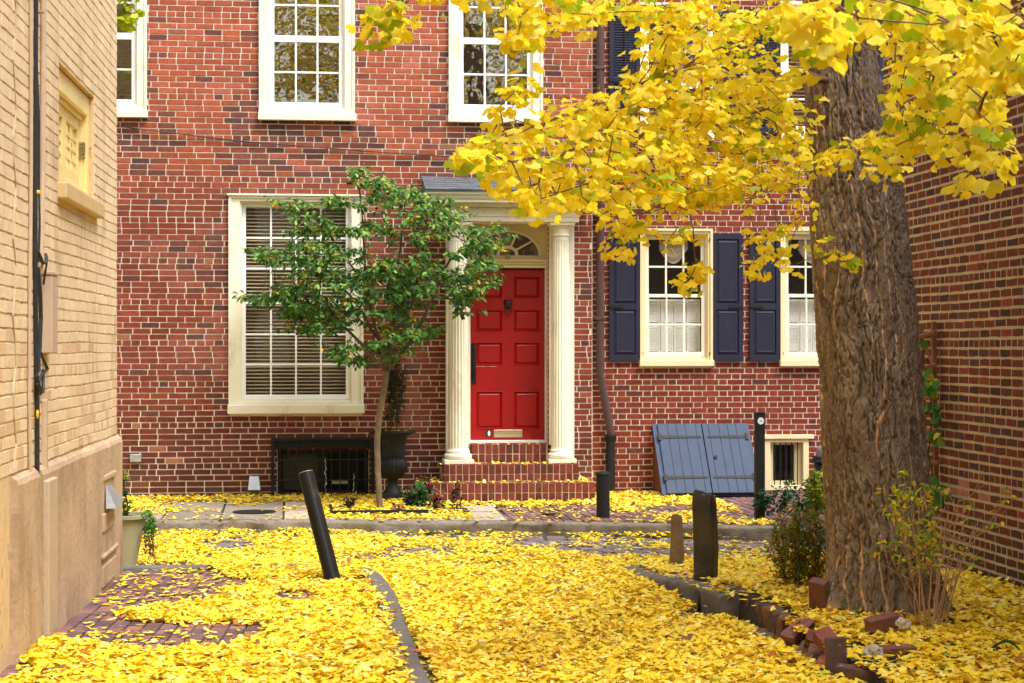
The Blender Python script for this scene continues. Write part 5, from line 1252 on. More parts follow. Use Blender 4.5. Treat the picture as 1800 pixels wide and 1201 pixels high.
def colonize(nodes, parents, att, step, kill, iters=400, wig=.25, seed=1, kinfl=1e9):
    rg = np.random.default_rng(seed); nodes = [np.array(q, float) for q in nodes]; parents = list(parents)
    A = np.array(att, float); near = np.full(len(A), -1); nd = np.full(len(A), 1e18); alive = np.ones(len(A), bool); end = np.full(len(A), -1)
    N = np.array(nodes)
    for i in range(0, len(N), 200):
        d = ((A[:, None] - N[None, i:i + 200]) ** 2).sum(-1); j = d.argmin(1); dm = d[np.arange(len(A)), j]; u = dm < nd; nd[u] = dm[u]; near[u] = j[u] + i
    for it in range(iters):
        k = alive & (nd < kill * kill); end[k] = near[k]; alive &= ~k
        if not alive.any(): break
        ia = np.where(alive)[0]; src = near[ia]; dirs = A[ia] - np.array(nodes)[src]; dirs /= np.linalg.norm(dirs, axis=1, keepdims=True)
        us, inv = np.unique(src, return_inverse=True); acc = np.zeros((len(us), 3)); np.add.at(acc, inv, dirs)
        ln = np.linalg.norm(acc, axis=1, keepdims=True); bad = ln[:, 0] < 1e-3; acc[bad] = rg.normal(size=(bad.sum(), 3)); ln = np.linalg.norm(acc, axis=1, keepdims=True)
        new = np.array(nodes)[us] + step * (acc / ln + rg.normal(size=acc.shape) * wig * .5)
        b = len(nodes); nodes += list(new); parents += list(us)
        d = ((A[ia][:, None] - new[None]) ** 2).sum(-1); j = d.argmin(1); dm = d[np.arange(len(ia)), j]; u = dm < nd[ia]; nd[ia[u]] = dm[u]; near[ia[u]] = j[u] + b
    end[end < 0] = near[end < 0]
    return np.array(nodes), np.array(parents), end
def skeleton_mesh(name, nodes, par, use, r0, m, parent=None, rmax=1.0, sides=5, expo=2.2, fixed=None, cols=None):
    n = len(nodes); rad = np.zeros(n); keep = np.zeros(n, bool)
    for e in use:
        while e >= 0 and not keep[e]: keep[e] = True; e = par[e]
    acc = np.zeros(n)
    for i in range(n - 1, -1, -1):
        if not keep[i]: continue
        a = max(acc[i], r0 ** expo); acc[i] = a
        if par[i] >= 0: acc[par[i]] += a
    rad = np.minimum(acc ** (1 / expo), rmax)
    if fixed is not None:
        for i, r in fixed.items(): rad[i] = max(r, rad[i] if rad[i] < rmax else 0)
    E = [(par[i], i) for i in range(n) if keep[i] and par[i] >= 0]
    E = np.array(E); A, B = nodes[E[:, 0]], nodes[E[:, 1]]; d = B - A; L = np.linalg.norm(d, axis=1, keepdims=True) + 1e-9; d = d / L
    ref = np.where(np.abs(d[:, 2:3]) > .9, np.array([[1., 0, 0]]), np.array([[0, 0, 1.]])); u = np.cross(d, ref); u /= np.linalg.norm(u, axis=1, keepdims=True); v = np.cross(d, u)
    ra, rb = np.minimum(rad[E[:, 0]], rad[E[:, 1]] * 1.35)[:, None], rad[E[:, 1]][:, None]; V = []
    for P_, r_, ex in ((A, ra, -.25), (B, rb, .25)):
        for k in range(sides): a = 2 * math.pi * k / sides; V.append(P_ + d * r_ * ex + (u * math.cos(a) + v * math.sin(a)) * r_)
    V = np.stack(V, 1); F_ = []
    for k in range(sides): j = (k + 1) % sides; F_.append((k, j, sides + j, sides + k))
    T = np.array(F_)[None] + (np.arange(len(E)) * 2 * sides)[:, None, None]
    C = np.ones((V.size // 3, 3))
    if cols is not None:
        k = np.clip((rb[:, 0] - .008) / .02, 0, 1)[:, None]; C = np.repeat(np.array(cols[0]) * (1 - k) + np.array(cols[1]) * k, 2 * sides, 0)
    return npmesh(name, V.reshape(-1, 3), T.reshape(-1, 4), C, m, parent, True), rad
def poly_nodes(lines, nodes, parents):
    """lines: list of (start_index or None, [points]) subdivided; returns index of each line's last node"""
    for (st, pts) in lines:
        prev = st
        for k, p in enumerate(pts):
            p = np.array(p, float)
            if prev is not None and prev >= 0:
                q = nodes[prev]; n = max(1, int(np.linalg.norm(p - q) / .12))
                for j in range(1, n + 1):
                    nodes.append(q + (p - q) * j / n + (RNG.normal(size=3) * .006 if j < n else 0)); parents.append(prev); prev = len(nodes) - 1
            else: nodes.append(p); parents.append(-1); prev = len(nodes) - 1
        yield prev
def rnd_dir(n): a = RNG.normal(size=(n, 3)); return a / np.linalg.norm(a, axis=1, keepdims=True)
def poly_sample(poly, n):
    P = np.array(poly); out = np.zeros((0, 2)); lo, hi = P.min(0), P.max(0)
    while len(out) < n:
        q = lo + (hi - lo) * RNG.random((n * 2, 2)); out = np.vstack([out, q[inpoly(q[:, 0], q[:, 1], poly)]])
    return out[:n]

# ------------------------------------------------------------------ the ginkgo
TB = 11.45
gk = thing('ginkgo_tree', 'big ginkgo tree with thick furrowed trunk and bright yellow leaves on the right', 'tree', (3.5, 11.3, .2))
rowsT = [(-900, 1390, 1462), (-500, 1398, 1482), (-250, 1404, 1500), (0, 1412, 1528), (100, 1415, 1541), (300, 1419, 1582), (440, 1427, 1600), (560, 1434, 1612), (760, 1444, 1625), (900, 1451, 1636), (980, 1453, 1642), (1030, 1450, 1650), (1070, 1443, 1662), (1100, 1432, 1676), (1130, 1418, 1694)]
def trunk():
    ry = [r[0] for r in rowsT]; zs = np.r_[np.arange(.0, 4.3, .009), np.arange(4.3, 7.5, .05)]; NU = 560
    pyz = HY - (zs - CZ) * F / TB
    l = np.interp(pyz, ry, [r[1] for r in rowsT]); r_ = np.interp(pyz, ry, [r[2] for r in rowsT])
    C_ = np.array([U3((a + b) / 2, p, TB) for a, b, p in zip(l, r_, pyz)]); rad = (r_ - l) / 2 * TB / F
    th = np.linspace(0, 2 * np.pi, NU, endpoint=False); TH_, ZZ = np.meshgrid(th, zs); RR = rad[:, None] * np.ones_like(TH_)
    low = np.exp(-(ZZ - .1) / .24); RR = RR * (1 + low * (.10 + .13 * np.cos(3 * TH_ + 1) + .10 * np.cos(5 * TH_ + 2) + .06 * np.cos(9 * TH_)))
    sx, sy = np.cos(TH_) * .33, np.sin(TH_) * .33
    wx = fbm(sx * 5, sy * 5, ZZ * 3.0, 3, 4) - .5; wy = fbm(sx * 5 + 9, sy * 5, ZZ * 3.0, 6, 4) - .5
    wj = fbm(sx * 48, sy * 48, ZZ * 26, 51, 3) - .5; wk = fbm(sx * 48 + 5, sy * 48, ZZ * 26, 57, 3) - .5
    def rdg(f, fz, sd, w_, sh=.5): n_ = vn(sx * f + wx * w_ + wj * 1.1, sy * f + wy * w_ + wk * 1.1, ZZ * fz + wx * 1.5 + wj * .9, sd); return np.clip(1 - np.abs(n_ - .5) * 2 / sh, 0, 1)
    r1 = rdg(25, 2.7, 1, 6, .22); r2 = rdg(54, 7, 2, 9, .26); r3 = rdg(100, 34, 4, 12, .4); n3 = fbm(sx * 90, sy * 90, ZZ * 50, 5, 3)
    plates = vn(sx * 26 + wx * 8, sy * 26 + wy * 8, ZZ * 9, 15)
    disp = -.016 * r1 - .007 * r2 - .004 * r3 + .016 * (n3 - .5) + .012 * (plates - .5)
    arc = TH_ * .33 / .088; wob = (fbm(np.cos(TH_) * 1.2, np.sin(TH_) * 1.2, ZZ * 1.6, 31, 4) - .5) * 2.6 + (vn(sx * 9, sy * 9, ZZ * 9, 37) - .5) * .35
    q = arc + wob + ZZ * .10; fr = np.abs((q % 1) - .5); on = vn(np.floor(q) * 3.1, ZZ * .8, 0, 41)
    jag = fbm(sx * 55, sy * 55, ZZ * 40, 43, 2)
    line = np.clip((.125 - fr - (1 - jag) * .13) / .03, 0, 1) * np.clip((on - .24) / .12, 0, 1) * np.clip((3.9 - ZZ) / .8, .2, 1)
    disp = disp - .006 * line
    crease = r1; crease2 = np.clip(r2 * .7 + r3 * .5, 0, 1)
    RR = RR + disp
    X = C_[:, 0:1] + np.cos(TH_) * RR; Y = C_[:, 1:2] + np.sin(TH_) * RR
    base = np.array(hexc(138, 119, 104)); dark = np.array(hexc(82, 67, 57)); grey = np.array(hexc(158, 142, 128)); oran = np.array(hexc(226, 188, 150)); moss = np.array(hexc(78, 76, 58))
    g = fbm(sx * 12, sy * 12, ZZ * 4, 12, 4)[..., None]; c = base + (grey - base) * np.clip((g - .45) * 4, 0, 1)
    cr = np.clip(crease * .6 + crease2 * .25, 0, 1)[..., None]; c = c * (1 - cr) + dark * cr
    c = c * (1 - line[..., None]) + oran * line[..., None]
    mo = (np.clip((.62 - ZZ) / .5, 0, 1) * np.clip((fbm(sx * 5, sy * 5, ZZ * 3, 77, 3) - .45) * 5, 0, 1))[..., None] * .7; c = c * (1 - mo) + moss * mo
    V = np.stack([X, Y, ZZ], -1).reshape(-1, 3); nz = len(zs); i = np.arange(nz * NU).reshape(nz, NU); j = np.roll(i, -1, axis=1)
    T = np.stack([i[:-1], j[:-1], j[1:], i[1:]], -1).reshape(-1, 4)
    return npmesh('trunk', V, T, c.reshape(-1, 3), M['bark'], gk, True), C_, zs
_, TC, TZ = trunk()
def tc(z): return np.array([np.interp(z, TZ, TC[:, 0]), np.interp(z, TZ, TC[:, 1]), z])
nodes, par = [], []
def z_at(py, t): return CZ + (HY - py) * t / F
L1 = [(-1, [tc(z_at(150, TB)), U3(1400, 128, 11.0), U3(1367, 142, 10.6), U3(1325, 122, 10.4), U3(1275, 107, 10.1), U3(1240, 110, 9.9), U3(1205, 116, 9.5), U3(1120, 150, 9.0), U3(1040, 190, 8.5), U3(960, 215, 8.0), U3(890, 240, 7.6)])]
end = []
g1 = list(poly_nodes([(None, L1[0][1])], nodes, par)); main0 = 0
def nearest(p): return int(((np.array(nodes) - np.array(p)) ** 2).sum(1).argmin())
def limb(start, pts): return list(poly_nodes([(nearest(start), pts)], nodes, par))[0]
limb(U3(1367, 142, 10.6), [U3(1300, 168, 10.2), U3(1237, 158, 9.8), U3(1190, 157, 9.5), U3(1155, 170, 9.2), U3(1125, 187, 9.0), U3(1060, 235, 8.5), U3(980, 275, 8.0), U3(900, 285, 7.6), U3(840, 272, 7.3)])
limb(U3(1367, 142, 10.6), [U3(1380, 180, 10.7), U3(1410, 265, 10.8), U3(1405, 300, 10.7)])
limb(U3(1380, 180, 10.7), [U3(1345, 190, 10.4), U3(1300, 200, 10.1), U3(1245, 196, 9.8), U3(1192, 205, 9.5), U3(1145, 221, 9.2), U3(1080, 285, 8.8), U3(1010, 330, 8.5), U3(950, 350, 8.3)])
limb(U3(1367, 142, 10.6), [U3(1345, 60, 10.5), U3(1327, 0, 10.4), U3(1310, -70, 10.3)])
limb(U3(1410, 265, 10.8), [U3(1370, 300, 10.5), U3(1290, 330, 10.2), U3(1200, 350, 9.8), U3(1110, 380, 9.3)])
for zz, pts in ((z_at(-60, TB), [U3(1500, -90, 10.4), U3(1560, -80, 9.0), U3(1620, -10, 7.8), U3(1680, 90, 7.0), U3(1720, 200, 6.6)]),
                (z_at(-150, TB), [U3(1380, -150, 10.4), U3(1260, -140, 9.5), U3(1100, -100, 8.6), U3(980, -60, 8.0), U3(900, -20, 7.6), U3(760, -20, 7.2), U3(680, 20, 7.0)]),
                (z_at(-100, TB), [U3(1470, -150, 9.8), U3(1440, -160, 8.0), U3(1420, -110, 6.4), U3(1410, -20, 5.4)]),
                (z_at(-250, TB), [U3(1560, -260, 10.6), U3(1700, -260, 9.6), U3(1780, -160, 8.6), U3(1800, -20, 8.0)]),
                (z_at(60, TB), [U3(1540, 90, 11.0), U3(1590, 120, 10.2), U3(1660, 180, 9.4), U3(1730, 240, 8.8)]),
                (z_at(430, TB), [U3(1440, 425, 11.0), U3(1438, 435, 10.8)]),
                (5.2, [np.array((2.0, 10.6, 6.0)), np.array((1.0, 10.0, 6.8)), np.array((-.2, 9.5, 7.2))]), (5.6, [np.array((4.3, 10.2, 6.6)), np.array((4.4, 8.8, 7.4))]), (6.2, [np.array((3.0, 12.4, 7.2)), np.array((2.2, 13.6, 8.0))]), (6.6, [np.array((3.2, 10.2, 7.8)), np.array((2.6, 8.6, 8.6))])):
    nodes.append(tc(zz)); par.append(-1); limb(tc(zz), pts)
att = []; vis = []
def region(poly, n, t0, t1, dens=None, jt=.5):
    q = poly_sample(poly, n); x0, x1 = min(p[0] for p in poly), max(p[0] for p in poly)
    f = (q[:, 0] - x0) / (x1 - x0); t = t0 + (t1 - t0) * f + RNG.uniform(-jt, jt, n)
    for (a, b), tt in zip(q, t): att.append(U3(a, b, tt))
P_main = [(800, 262), (850, 246), (905, 236), (950, 205), (1010, 185), (1050, 190), (1075, 150), (1120, 125), (1130, 60), (1180, 30), (1240, 40), (1260, 110), (1320, 80), (1400, 110), (1420, 180), (1420, 290), (1390, 345), (1330, 350), (1290, 372), (1240, 380), (1180, 372), (1110, 398), (1050, 388), (1000, 370), (950, 385), (900, 330), (840, 290), (805, 285)]
region(P_main, 560, 7.4, 10.6, jt=.7)
region([(1020, 0), (1420, 0), (1410, 55), (1330, 70), (1250, 35), (1170, 60), (1100, 35), (1040, 30)], 110, 8.0, 10.2, jt=.6)
region([(1180, 50), (1240, 50), (1400, 140), (1400, 330), (1200, 330), (1130, 200)], 110, 8.8, 10.6, jt=.5)
region([(635, 45), (660, 40), (720, 0), (760, -30), (750, 5), (715, 32), (690, 62), (650, 78)], 16, 7.0, 7.4, jt=.15)
region([(760, -60), (1030, -60), (1030, 20), (960, 30), (900, 22), (820, -20)], 40, 7.2, 8, jt=.3)
region([(868, 20), (920, 10), (940, 60), (935, 130), (912, 185), (880, 175), (885, 100)], 26, 7.5, 7.8, jt=.15)
region([(975, 20), (1030, 20), (1030, 65), (1000, 60)], 8, 7.8, 8, jt=.15)
region([(1055, 385), (1120, 400), (1112, 440), (1095, 470), (1070, 430)], 11, 8.9, 9.2, jt=.1)
region([(1165, 530), (1180, 505), (1215, 480), (1260, 460), (1278, 470), (1255, 500), (1235, 530), (1200, 522)], 11, 9.6, 9.9, jt=.1)
region([(1130, 400), (1220, 400), (1250, 440), (1200, 440), (1150, 420)], 7, 9.2, 9.8, jt=.1)
region([(1305, 450), (1330, 400), (1400, 380), (1430, 340), (1425, 420), (1395, 460), (1370, 490), (1330, 505)], 24, 10.1, 10.7, jt=.2)
region([(1432, 412), (1470, 408), (1510, 430), (1528, 450), (1525, 470), (1500, 465), (1470, 430)], 7, 10.6, 10.6, jt=.05)
region([(1390, -10), (1470, -10), (1500, 40), (1480, 100), (1410, 105), (1370, 60)], 22, 5.2, 5.6, jt=.3)
region([(1470, -30), (1800, -30), (1800, 200), (1740, 300), (1690, 318), (1640, 250), (1560, 300), (1520, 280), (1540, 210), (1580, 150), (1550, 60), (1500, 60)], 150, 8.4, 6.6, jt=.7)
region([(1400, 250), (1440, 238), (1590, 300), (1570, 322), (1500, 300), (1430, 290)], 16, 10, 9, jt=.2)
region([(1600, -10), (1800, -10), (1800, 120), (1700, 150), (1620, 80)], 40, 6.4, 5.6, jt=.4)
n_vis = len(att)
# the crown above the picture: shades the alley and shows in the window glass
q = rnd_dir(900) * RNG.random((900, 1)) ** (1 / 3) * np.array((4.2, 4.6, 2.6)) + np.array((2.2, 9.6, 7.2))
px, py, t = project(q); ok = (py < -40) & (q[:, 0] < XR + 1.5) & (q[:, 2] > 4.4) & (q[:, 1] < 15.5) & (q[:, 1] > 5)
ok &= ~((q[:, 0] > XR - .1) & (q[:, 2] < 7.7)) & ~((q[:, 0] < LW0 + .35) & (q[:, 2] < 8.6) & (q[:, 1] < 14.5)); q = q[ok][:190]
att = np.vstack([np.array(att), q])
nodesA, parA, endA = colonize(nodes, par, att, .10, .11, seed=3)
fixed = {}
_, radG = skeleton_mesh('branches', nodesA, parA, list(endA), .0026, M['twig'], gk, rmax=.055, sides=6, expo=2.35)
# ginkgo leaves: a whorl of fan leaves drooping from each spur
fans = [fan_tpl(nr=10, seed=k, wave=.11, notch=.13 + .08 * (k % 3), cup=.15 + .15 * (k % 2), half=58 + 7 * (k % 3)) for k in range(4)]
Yc = np.array([hexc(255, 236, 58), hexc(255, 232, 46), hexc(255, 240, 96), hexc(255, 226, 38), hexc(250, 232, 56)])
def ginkgo_leaves(parent, P0, T0, per, size, green=0.06, name='leaves'):
    """P0 spur points, T0 direction the twig points"""
    n = len(P0); cnt = RNG.integers(per[0], per[1] + 1, n); idx = np.repeat(np.arange(n), cnt); m_ = len(idx)
    out = rnd_dir(m_); out[:, 2] = out[:, 2] * .55 - .12; out = out + T0[idx] * .35; out /= np.linalg.norm(out, axis=1, keepdims=True)
    plen = RNG.uniform(.02, .075, m_)[:, None]; base = P0[idx] + out * plen + RNG.normal(size=(m_, 3)) * .018
    ax = out * .75 + np.array((0, 0, -.75)) + RNG.normal(size=(m_, 3)) * .28; ax /= np.linalg.norm(ax, axis=1, keepdims=True)
    nr = out * .6 + np.array((0, 0, .8)) + RNG.normal(size=(m_, 3)) * .45
    S = RNG.uniform(.72, 1.15, m_) * size; col = Yc[RNG.integers(0, len(Yc), m_)] * RNG.uniform(.9, 1.04, (m_, 1))
    sg = RNG.random(n)[idx]; g = (RNG.random(m_) < green) | (sg < green * .8); col[g] = np.array(hexc(176, 196, 30)) * RNG.uniform(.8, 1.1, (g.sum(), 1))
    V = []; T = []; C = []; off = 0
    for k, tp in enumerate(fans):
        s = np.arange(m_) % 4 == k; TV, TT = tp; nn = s.sum()
        D = ax[s]; N = nr[s]; X = np.cross(D, N); X /= np.linalg.norm(X, axis=1, keepdims=True); Z = np.cross(X, D); Sz = S[s][:, None, None]
        cu_ = RNG.uniform(-.6, 1.8, nn)[:, None, None]
        v = base[s][:, None] + Sz * (TV[None, :, 0:1] * X[:, None] + TV[None, :, 1:2] * D[:, None] + cu_ * TV[None, :, 2:3] * Z[:, None])
        T.append((TT[None] + (np.arange(nn) * len(TV))[:, None, None] + off).reshape(-1, 3)); off += nn * len(TV); V.append(v.reshape(-1, 3)); C.append(np.repeat(col[s], len(TV), 0))
    return npmesh(name, np.vstack(V), np.vstack(T), np.vstack(C), M['leaf_yellow'], parent, True)
tw = nodesA[endA] - nodesA[np.maximum(parA[endA], 0)]; tw /= np.linalg.norm(tw, axis=1, keepdims=True) + 1e-9
iv = np.arange(len(att)) < n_vis
# extra spurs along thin twigs
thin = np.where((radG > 0) & (radG < .0085))[0]; pxn, pyn, tn = project(nodesA[thin]); okm = (pyn > -60) & (RNG.random(len(thin)) < np.where(pyn > 375, .08, .28)); ex = nodesA[thin[okm]]
P0 = np.vstack([nodesA[endA[iv]], ex]); T0 = np.vstack([tw[iv], rnd_dir(len(ex)) * .4])
_, _, tP = project(P0); far_ = tP > 7.2
ginkgo_leaves(gk, P0[far_], T0[far_], (3, 6), .044, name='crown'); ginkgo_leaves(gk, P0[~far_], T0[~far_], (3, 6), .053, name='near_crown')
ginkgo_leaves(gk, nodesA[endA[~iv]], tw[~iv], (9, 13), .085, green=.1, name='upper_crown')
# a second ginkgo hidden behind the painted building, reaching one spray into the picture
g2 = thing('ginkgo_tree', 'ginkgo behind the painted building with one green yellow spray reaching out at top left', 'tree', (-3.0, 17.0, -.08))
nodes, par = [], []
list(poly_nodes([(None, [np.array((-3.2, 16.6, -.1)), np.array((-3.15, 16.6, 2.5)), np.array((-3.0, 16.5, 5.0)), np.array((-2.9, 16.5, 7.5))])], nodes, par))
limb((-3.0, 16.5, 5.0), [np.array((-2.3, 16.3, 5.6)), U3(150, -30, 16.3), U3(205, -10, 16.2), U3(240, 20, 16.2)])
at2 = [U3(a, b, t) for (a, b), t in zip(poly_sample([(190, -30), (235, -30), (258, 30), (255, 55), (230, 48), (200, 40)], 12), RNG.uniform(16, 16.4, 12))]
q = rnd_dir(160) * RNG.random((160, 1)) ** (1 / 3) * np.array((2.2, 1.8, 2.4)) + np.array((-3.6, 16.6, 6.6)); px, py, t = project(q); at2 = np.vstack([np.array(at2), q[(px < 190)]])
nb, pb2, eb2 = colonize(nodes, par, at2, .12, .13, seed=8); skeleton_mesh('branches', nb, pb2, list(eb2) + [0], .004, M['twig'], g2, rmax=.13, sides=7)
ginkgo_leaves(g2, nb[eb2[:12]], rnd_dir(12) * .2, (5, 8), .06, green=.6, name='crown'); ginkgo_leaves(g2, nb[eb2[12:]], rnd_dir(len(eb2) - 12) * .2, (10, 14), .08, green=.4, name='upper_crown')

# behind the camera: the ginkgo the panes mirror, a brick house added for reflections
g3 = thing('ginkgo_tree', 'yellow ginkgo behind the viewpoint mirrored as golden foliage in the upper windows', 'tree', (3.6, -5.0, .1))
nodes, par = [], []
list(poly_nodes([(None, [np.array((3.4, -5, 0)), np.array((3.3, -5, 3)), np.array((2.8, -5.2, 6.0)), np.array((2.2, -5.4, 9.0))])], nodes, par))
q = rnd_dir(900) * RNG.random((900, 1)) ** (1 / 3) * np.array((5.6, 3.2, 3.0)) + np.array((2.4, -4.5, 9.9)); q = q[q[:, 2] > 8.0]
nc, pc_, ec = colonize(nodes, par, q, .22, .24, seed=12); skeleton_mesh('branches', nc, pc_, list(ec) + [0], .006, M['twig'], g3, rmax=.22, sides=7)
ginkgo_leaves(g3, nc[ec], rnd_dir(len(ec)) * .2, (14, 18), .17, name='crown')
rb = thing('brick_building', 'brick building added across the alley behind the viewpoint, unseen but for window reflections', 'building', (1.5, -17, 0))
mb = MB(); mb.box(-8, 11, -24, -17, -.3, 8.5); mb.build('walls', bpy.data.materials['far_brick'], rb)
mb = MB(); mb.box(-8.2, 11.2, -24.2, -16.8, 8.505, 8.7); mb.build('roof', M['roofing'], rb)
for k in range(4):
    for zz_k in (1.2, 4.6): mb = MB(); mb.box(-5.2 + k * 4, -4.1 + k * 4, -16.999, -16.95, zz_k, zz_k + 1.9); mb.build('window', M['white'], rb)
# ------------------------------------------------------------------ young green tree on the far sidewalk
TG = 20.25
bx, by, bz_ = G(668, 893)
gt = thing('young_tree', 'young slender tree with layered green leaves in front of the big window', 'tree', (bx, by, bz_))
TG = by / ray(668, 893)[1]
nodes, par = [], []
def GP(px, py, dt=0.0): return U3(px, py, TG + dt)
poly = lambda st, pts: list(poly_nodes([(st, pts)], nodes, par))[0]
poly(None, [GP(669, 900), GP(664, 830), GP(663, 770), GP(668, 720), GP(674, 690), GP(679, 655)])
for pts in ([GP(679, 655), GP(668, 600), GP(648, 530), GP(640, 450), GP(636, 370), GP(625, 295)],
            [GP(679, 655), GP(690, 600, .1), GP(694, 520, .2), GP(705, 430, .2), GP(712, 350, .1)],
            [GP(679, 655), GP(712, 615, -.1), GP(745, 560, -.2), GP(770, 500, -.2), GP(795, 450, -.3), GP(840, 420, -.3)],
            [GP(679, 655), GP(640, 610, -.2), GP(600, 570, -.3), GP(560, 520, -.3), GP(500, 515, -.3)],
            [GP(648, 530), GP(620, 470, .2), GP(590, 430, .2), GP(560, 380, .2)],
            [GP(690, 600, .1), GP(730, 520, .3), GP(745, 430, .3), GP(755, 360, .3)],
            [GP(668, 600), GP(630, 540, .3), GP(570, 470, .35), GP(510, 450, .4)]):
    st = nearest(pts[0]); poly(st, pts[1:])
PG = [(618, 284), (645, 305), (675, 318), (743, 330), (750, 350), (780, 350), (808, 378), (865, 396), (866, 490), (840, 515), (824, 552), (788, 532), (748, 538), (758, 592), (727, 608), (700, 640), (676, 650), (640, 638), (610, 645), (598, 622), (578, 592), (527, 584), (502, 552), (444, 536), (442, 520), (500, 500), (515, 475), (484, 458), (450, 446), (465, 436), (508, 442), (525, 434), (508, 408), (545, 404), (488, 352), (516, 350), (566, 364), (610, 342), (645, 330)]
cent = poly_sample(PG, 330); att = []
edge = [(620, 290), (632, 308), (660, 322), (495, 354), (520, 358), (545, 366), (455, 442), (475, 440), (500, 446), (450, 528), (480, 524), (505, 520), (512, 550), (860, 400), (835, 405), (858, 440), (850, 470), (862, 485), (835, 510), (815, 540), (805, 380), (785, 360), (740, 340), (700, 335), (680, 325), (590, 625), (612, 636), (640, 628), (740, 590), (525, 576), (550, 560), (520, 410), (600, 352)]
cent = np.vstack([cent, np.array(edge)]); keepc = []
for (a, b) in cent:
    hole = fbm(np.array([a / 38.]), np.array([b / 26.]), 0, 55, 2)[0]
    if hole < .38 and RNG.random() < .8: continue
    c = GP(a, b, RNG.uniform(-.75, .75)); n = 7
    lean = (a - 670) / 200
    for _ in range(n):
        v = RNG.normal(size=3) * np.array((.095, .12, .022)); v[2] -= lean * v[0] * -.15; att.append(c + v)
att = np.array(att)
nG, pG, eG = colonize(nodes, par, att, .055, .065, seed=5)
skeleton_mesh('trunk', nG, pG, list(eG), .0018, M['smooth_bark'], gt, rmax=.048, sides=7, expo=2.25, cols=(hexc(66, 48, 40), hexc(120, 102, 80)))
cnt = RNG.integers(3, 7, len(eG)); idx = np.repeat(np.arange(len(eG)), cnt); m_ = len(idx)
out = rnd_dir(m_); out[:, 2] *= .3; out[:, 0] += (nG[eG][idx][:, 0] - GP(675, 600)[0]) * .5; out /= np.linalg.norm(out, axis=1, keepdims=True)
Pb = nG[eG][idx] + out * RNG.uniform(.0, .06, m_)[:, None]; D = out + np.array((0, 0, -.45)) + RNG.normal(size=(m_, 3)) * .2; N = np.array((0, 0, 1.)) + out * .4 + RNG.normal(size=(m_, 3)) * .35
gc = np.array([hexc(84, 130, 56), hexc(70, 114, 50), hexc(104, 146, 64), hexc(62, 102, 48)])[RNG.integers(0, 4, m_)] * RNG.uniform(.8, 1.15, (m_, 1))
hgt = np.clip((Pb[:, 2] - 2.2) / 1.4, 0, 1); lit = RNG.random(m_) < hgt * .35; gc[lit] = np.array(hexc(146, 176, 84)) * RNG.uniform(.85, 1.1, (lit.sum(), 1))
sp = RNG.random(len(eG))[idx]; y_ = (sp < .035) | (RNG.random(m_) < .012); gc[y_] = np.array(hexc(206, 176, 50)) * RNG.uniform(.8, 1.1, (y_.sum(), 1))
leaf_mesh('crown', Pb, D, N, RNG.uniform(.05, .085, m_), gc, ovate_tpl(), M['leaf_green'], gt)

# ------------------------------------------------------------------ shrubs and small plants
def shrub(name, label, cat, base, ctr, rad, n_att, per, leaf, cols, tpl, stem_m='twig_dark', step=.05, r0=.0014, rmax=.012, stems=6, flat=1.0, up=.3, leafm='leaf_green', boxclip=None, group=None, seed=2, spread=.08, weights=None, droop=0.0, kill=None):
    t_ = thing(name, label, cat, tuple(base), group); base = np.array(base)
    nodes, par = [], []
    for k in range(stems):
        a = 2 * math.pi * k / stems + .4; nodes.append(base + np.array((math.cos(a) * spread, math.sin(a) * spread, -.03))); par.append(-1)
    q = rnd_dir(n_att) * RNG.random((n_att, 1)) ** .4 * np.array(rad) + np.array(ctr)
    q = q[q[:, 2] > base[2] + .04]
    if boxclip is not None: q = q[boxclip(q)]
    N_, P_, E_ = colonize(nodes, par, q, step, kill or step * 1.15, seed=seed)
    skeleton_mesh('stems', N_, P_, list(E_), r0, M[stem_m], t_, rmax=rmax, sides=5)
    if per[1] > 0:
        cnt = RNG.integers(per[0], per[1] + 1, len(E_)); idx = np.repeat(np.arange(len(E_)), cnt); m_ = len(idx)
        o = rnd_dir(m_); D = o * np.array((1, 1, flat)) + np.array((0, 0, up)); Pb = N_[E_][idx] + o * RNG.uniform(0, leaf * .7, m_)[:, None]; Nn = np.array((0, 0, 1.)) + rnd_dir(m_) * .7
        cc = np.array(cols)[RNG.choice(len(cols), m_, p=weights)] * RNG.uniform(.8, 1.15, (m_, 1))
        leaf_mesh('leaves', Pb, D, Nn, RNG.uniform(.6, 1.2, m_) * leaf, cc, tpl, M[leafm], t_)
    return t_, N_, E_
ov = ovate_tpl()
nar = (np.array([(0, 0, 0), (.09, .4, 0), (0, 1, -.1), (-.09, .4, 0)]), np.array([(0, 1, 2), (0, 2, 3)]))
sprg = (np.array([(0, 0, 0), (.16, .35, 0), (.05, .5, 0), (.14, .8, -.05), (0, 1, -.1), (-.14, .8, -.05), (-.05, .5, 0), (-.16, .35, 0)]), np.array([(0, 1, 2), (0, 2, 6), (0, 6, 7), (2, 3, 4), (2, 4, 6), (6, 4, 5)]))
# bushy green and rusty shrub left of the trunk
c = U3(1412, 975, 12.4); b = G(1408, 1042)
shrub('shrub', 'bushy olive green shrub turning yellow and rusty at the left of the ginkgo trunk', 'shrub', (b[0] + .03, b[1] + .1, b[2]), c + np.array((.02, .1, .0)), (.23, .22, .31), 680, (5, 8), .042,
      [hexc(116, 130, 50), hexc(96, 112, 44), hexc(146, 142, 50), hexc(200, 166, 40), hexc(150, 92, 42)], sprg, step=.035, stems=7, up=.5, weights=[.3, .27, .2, .13, .1])
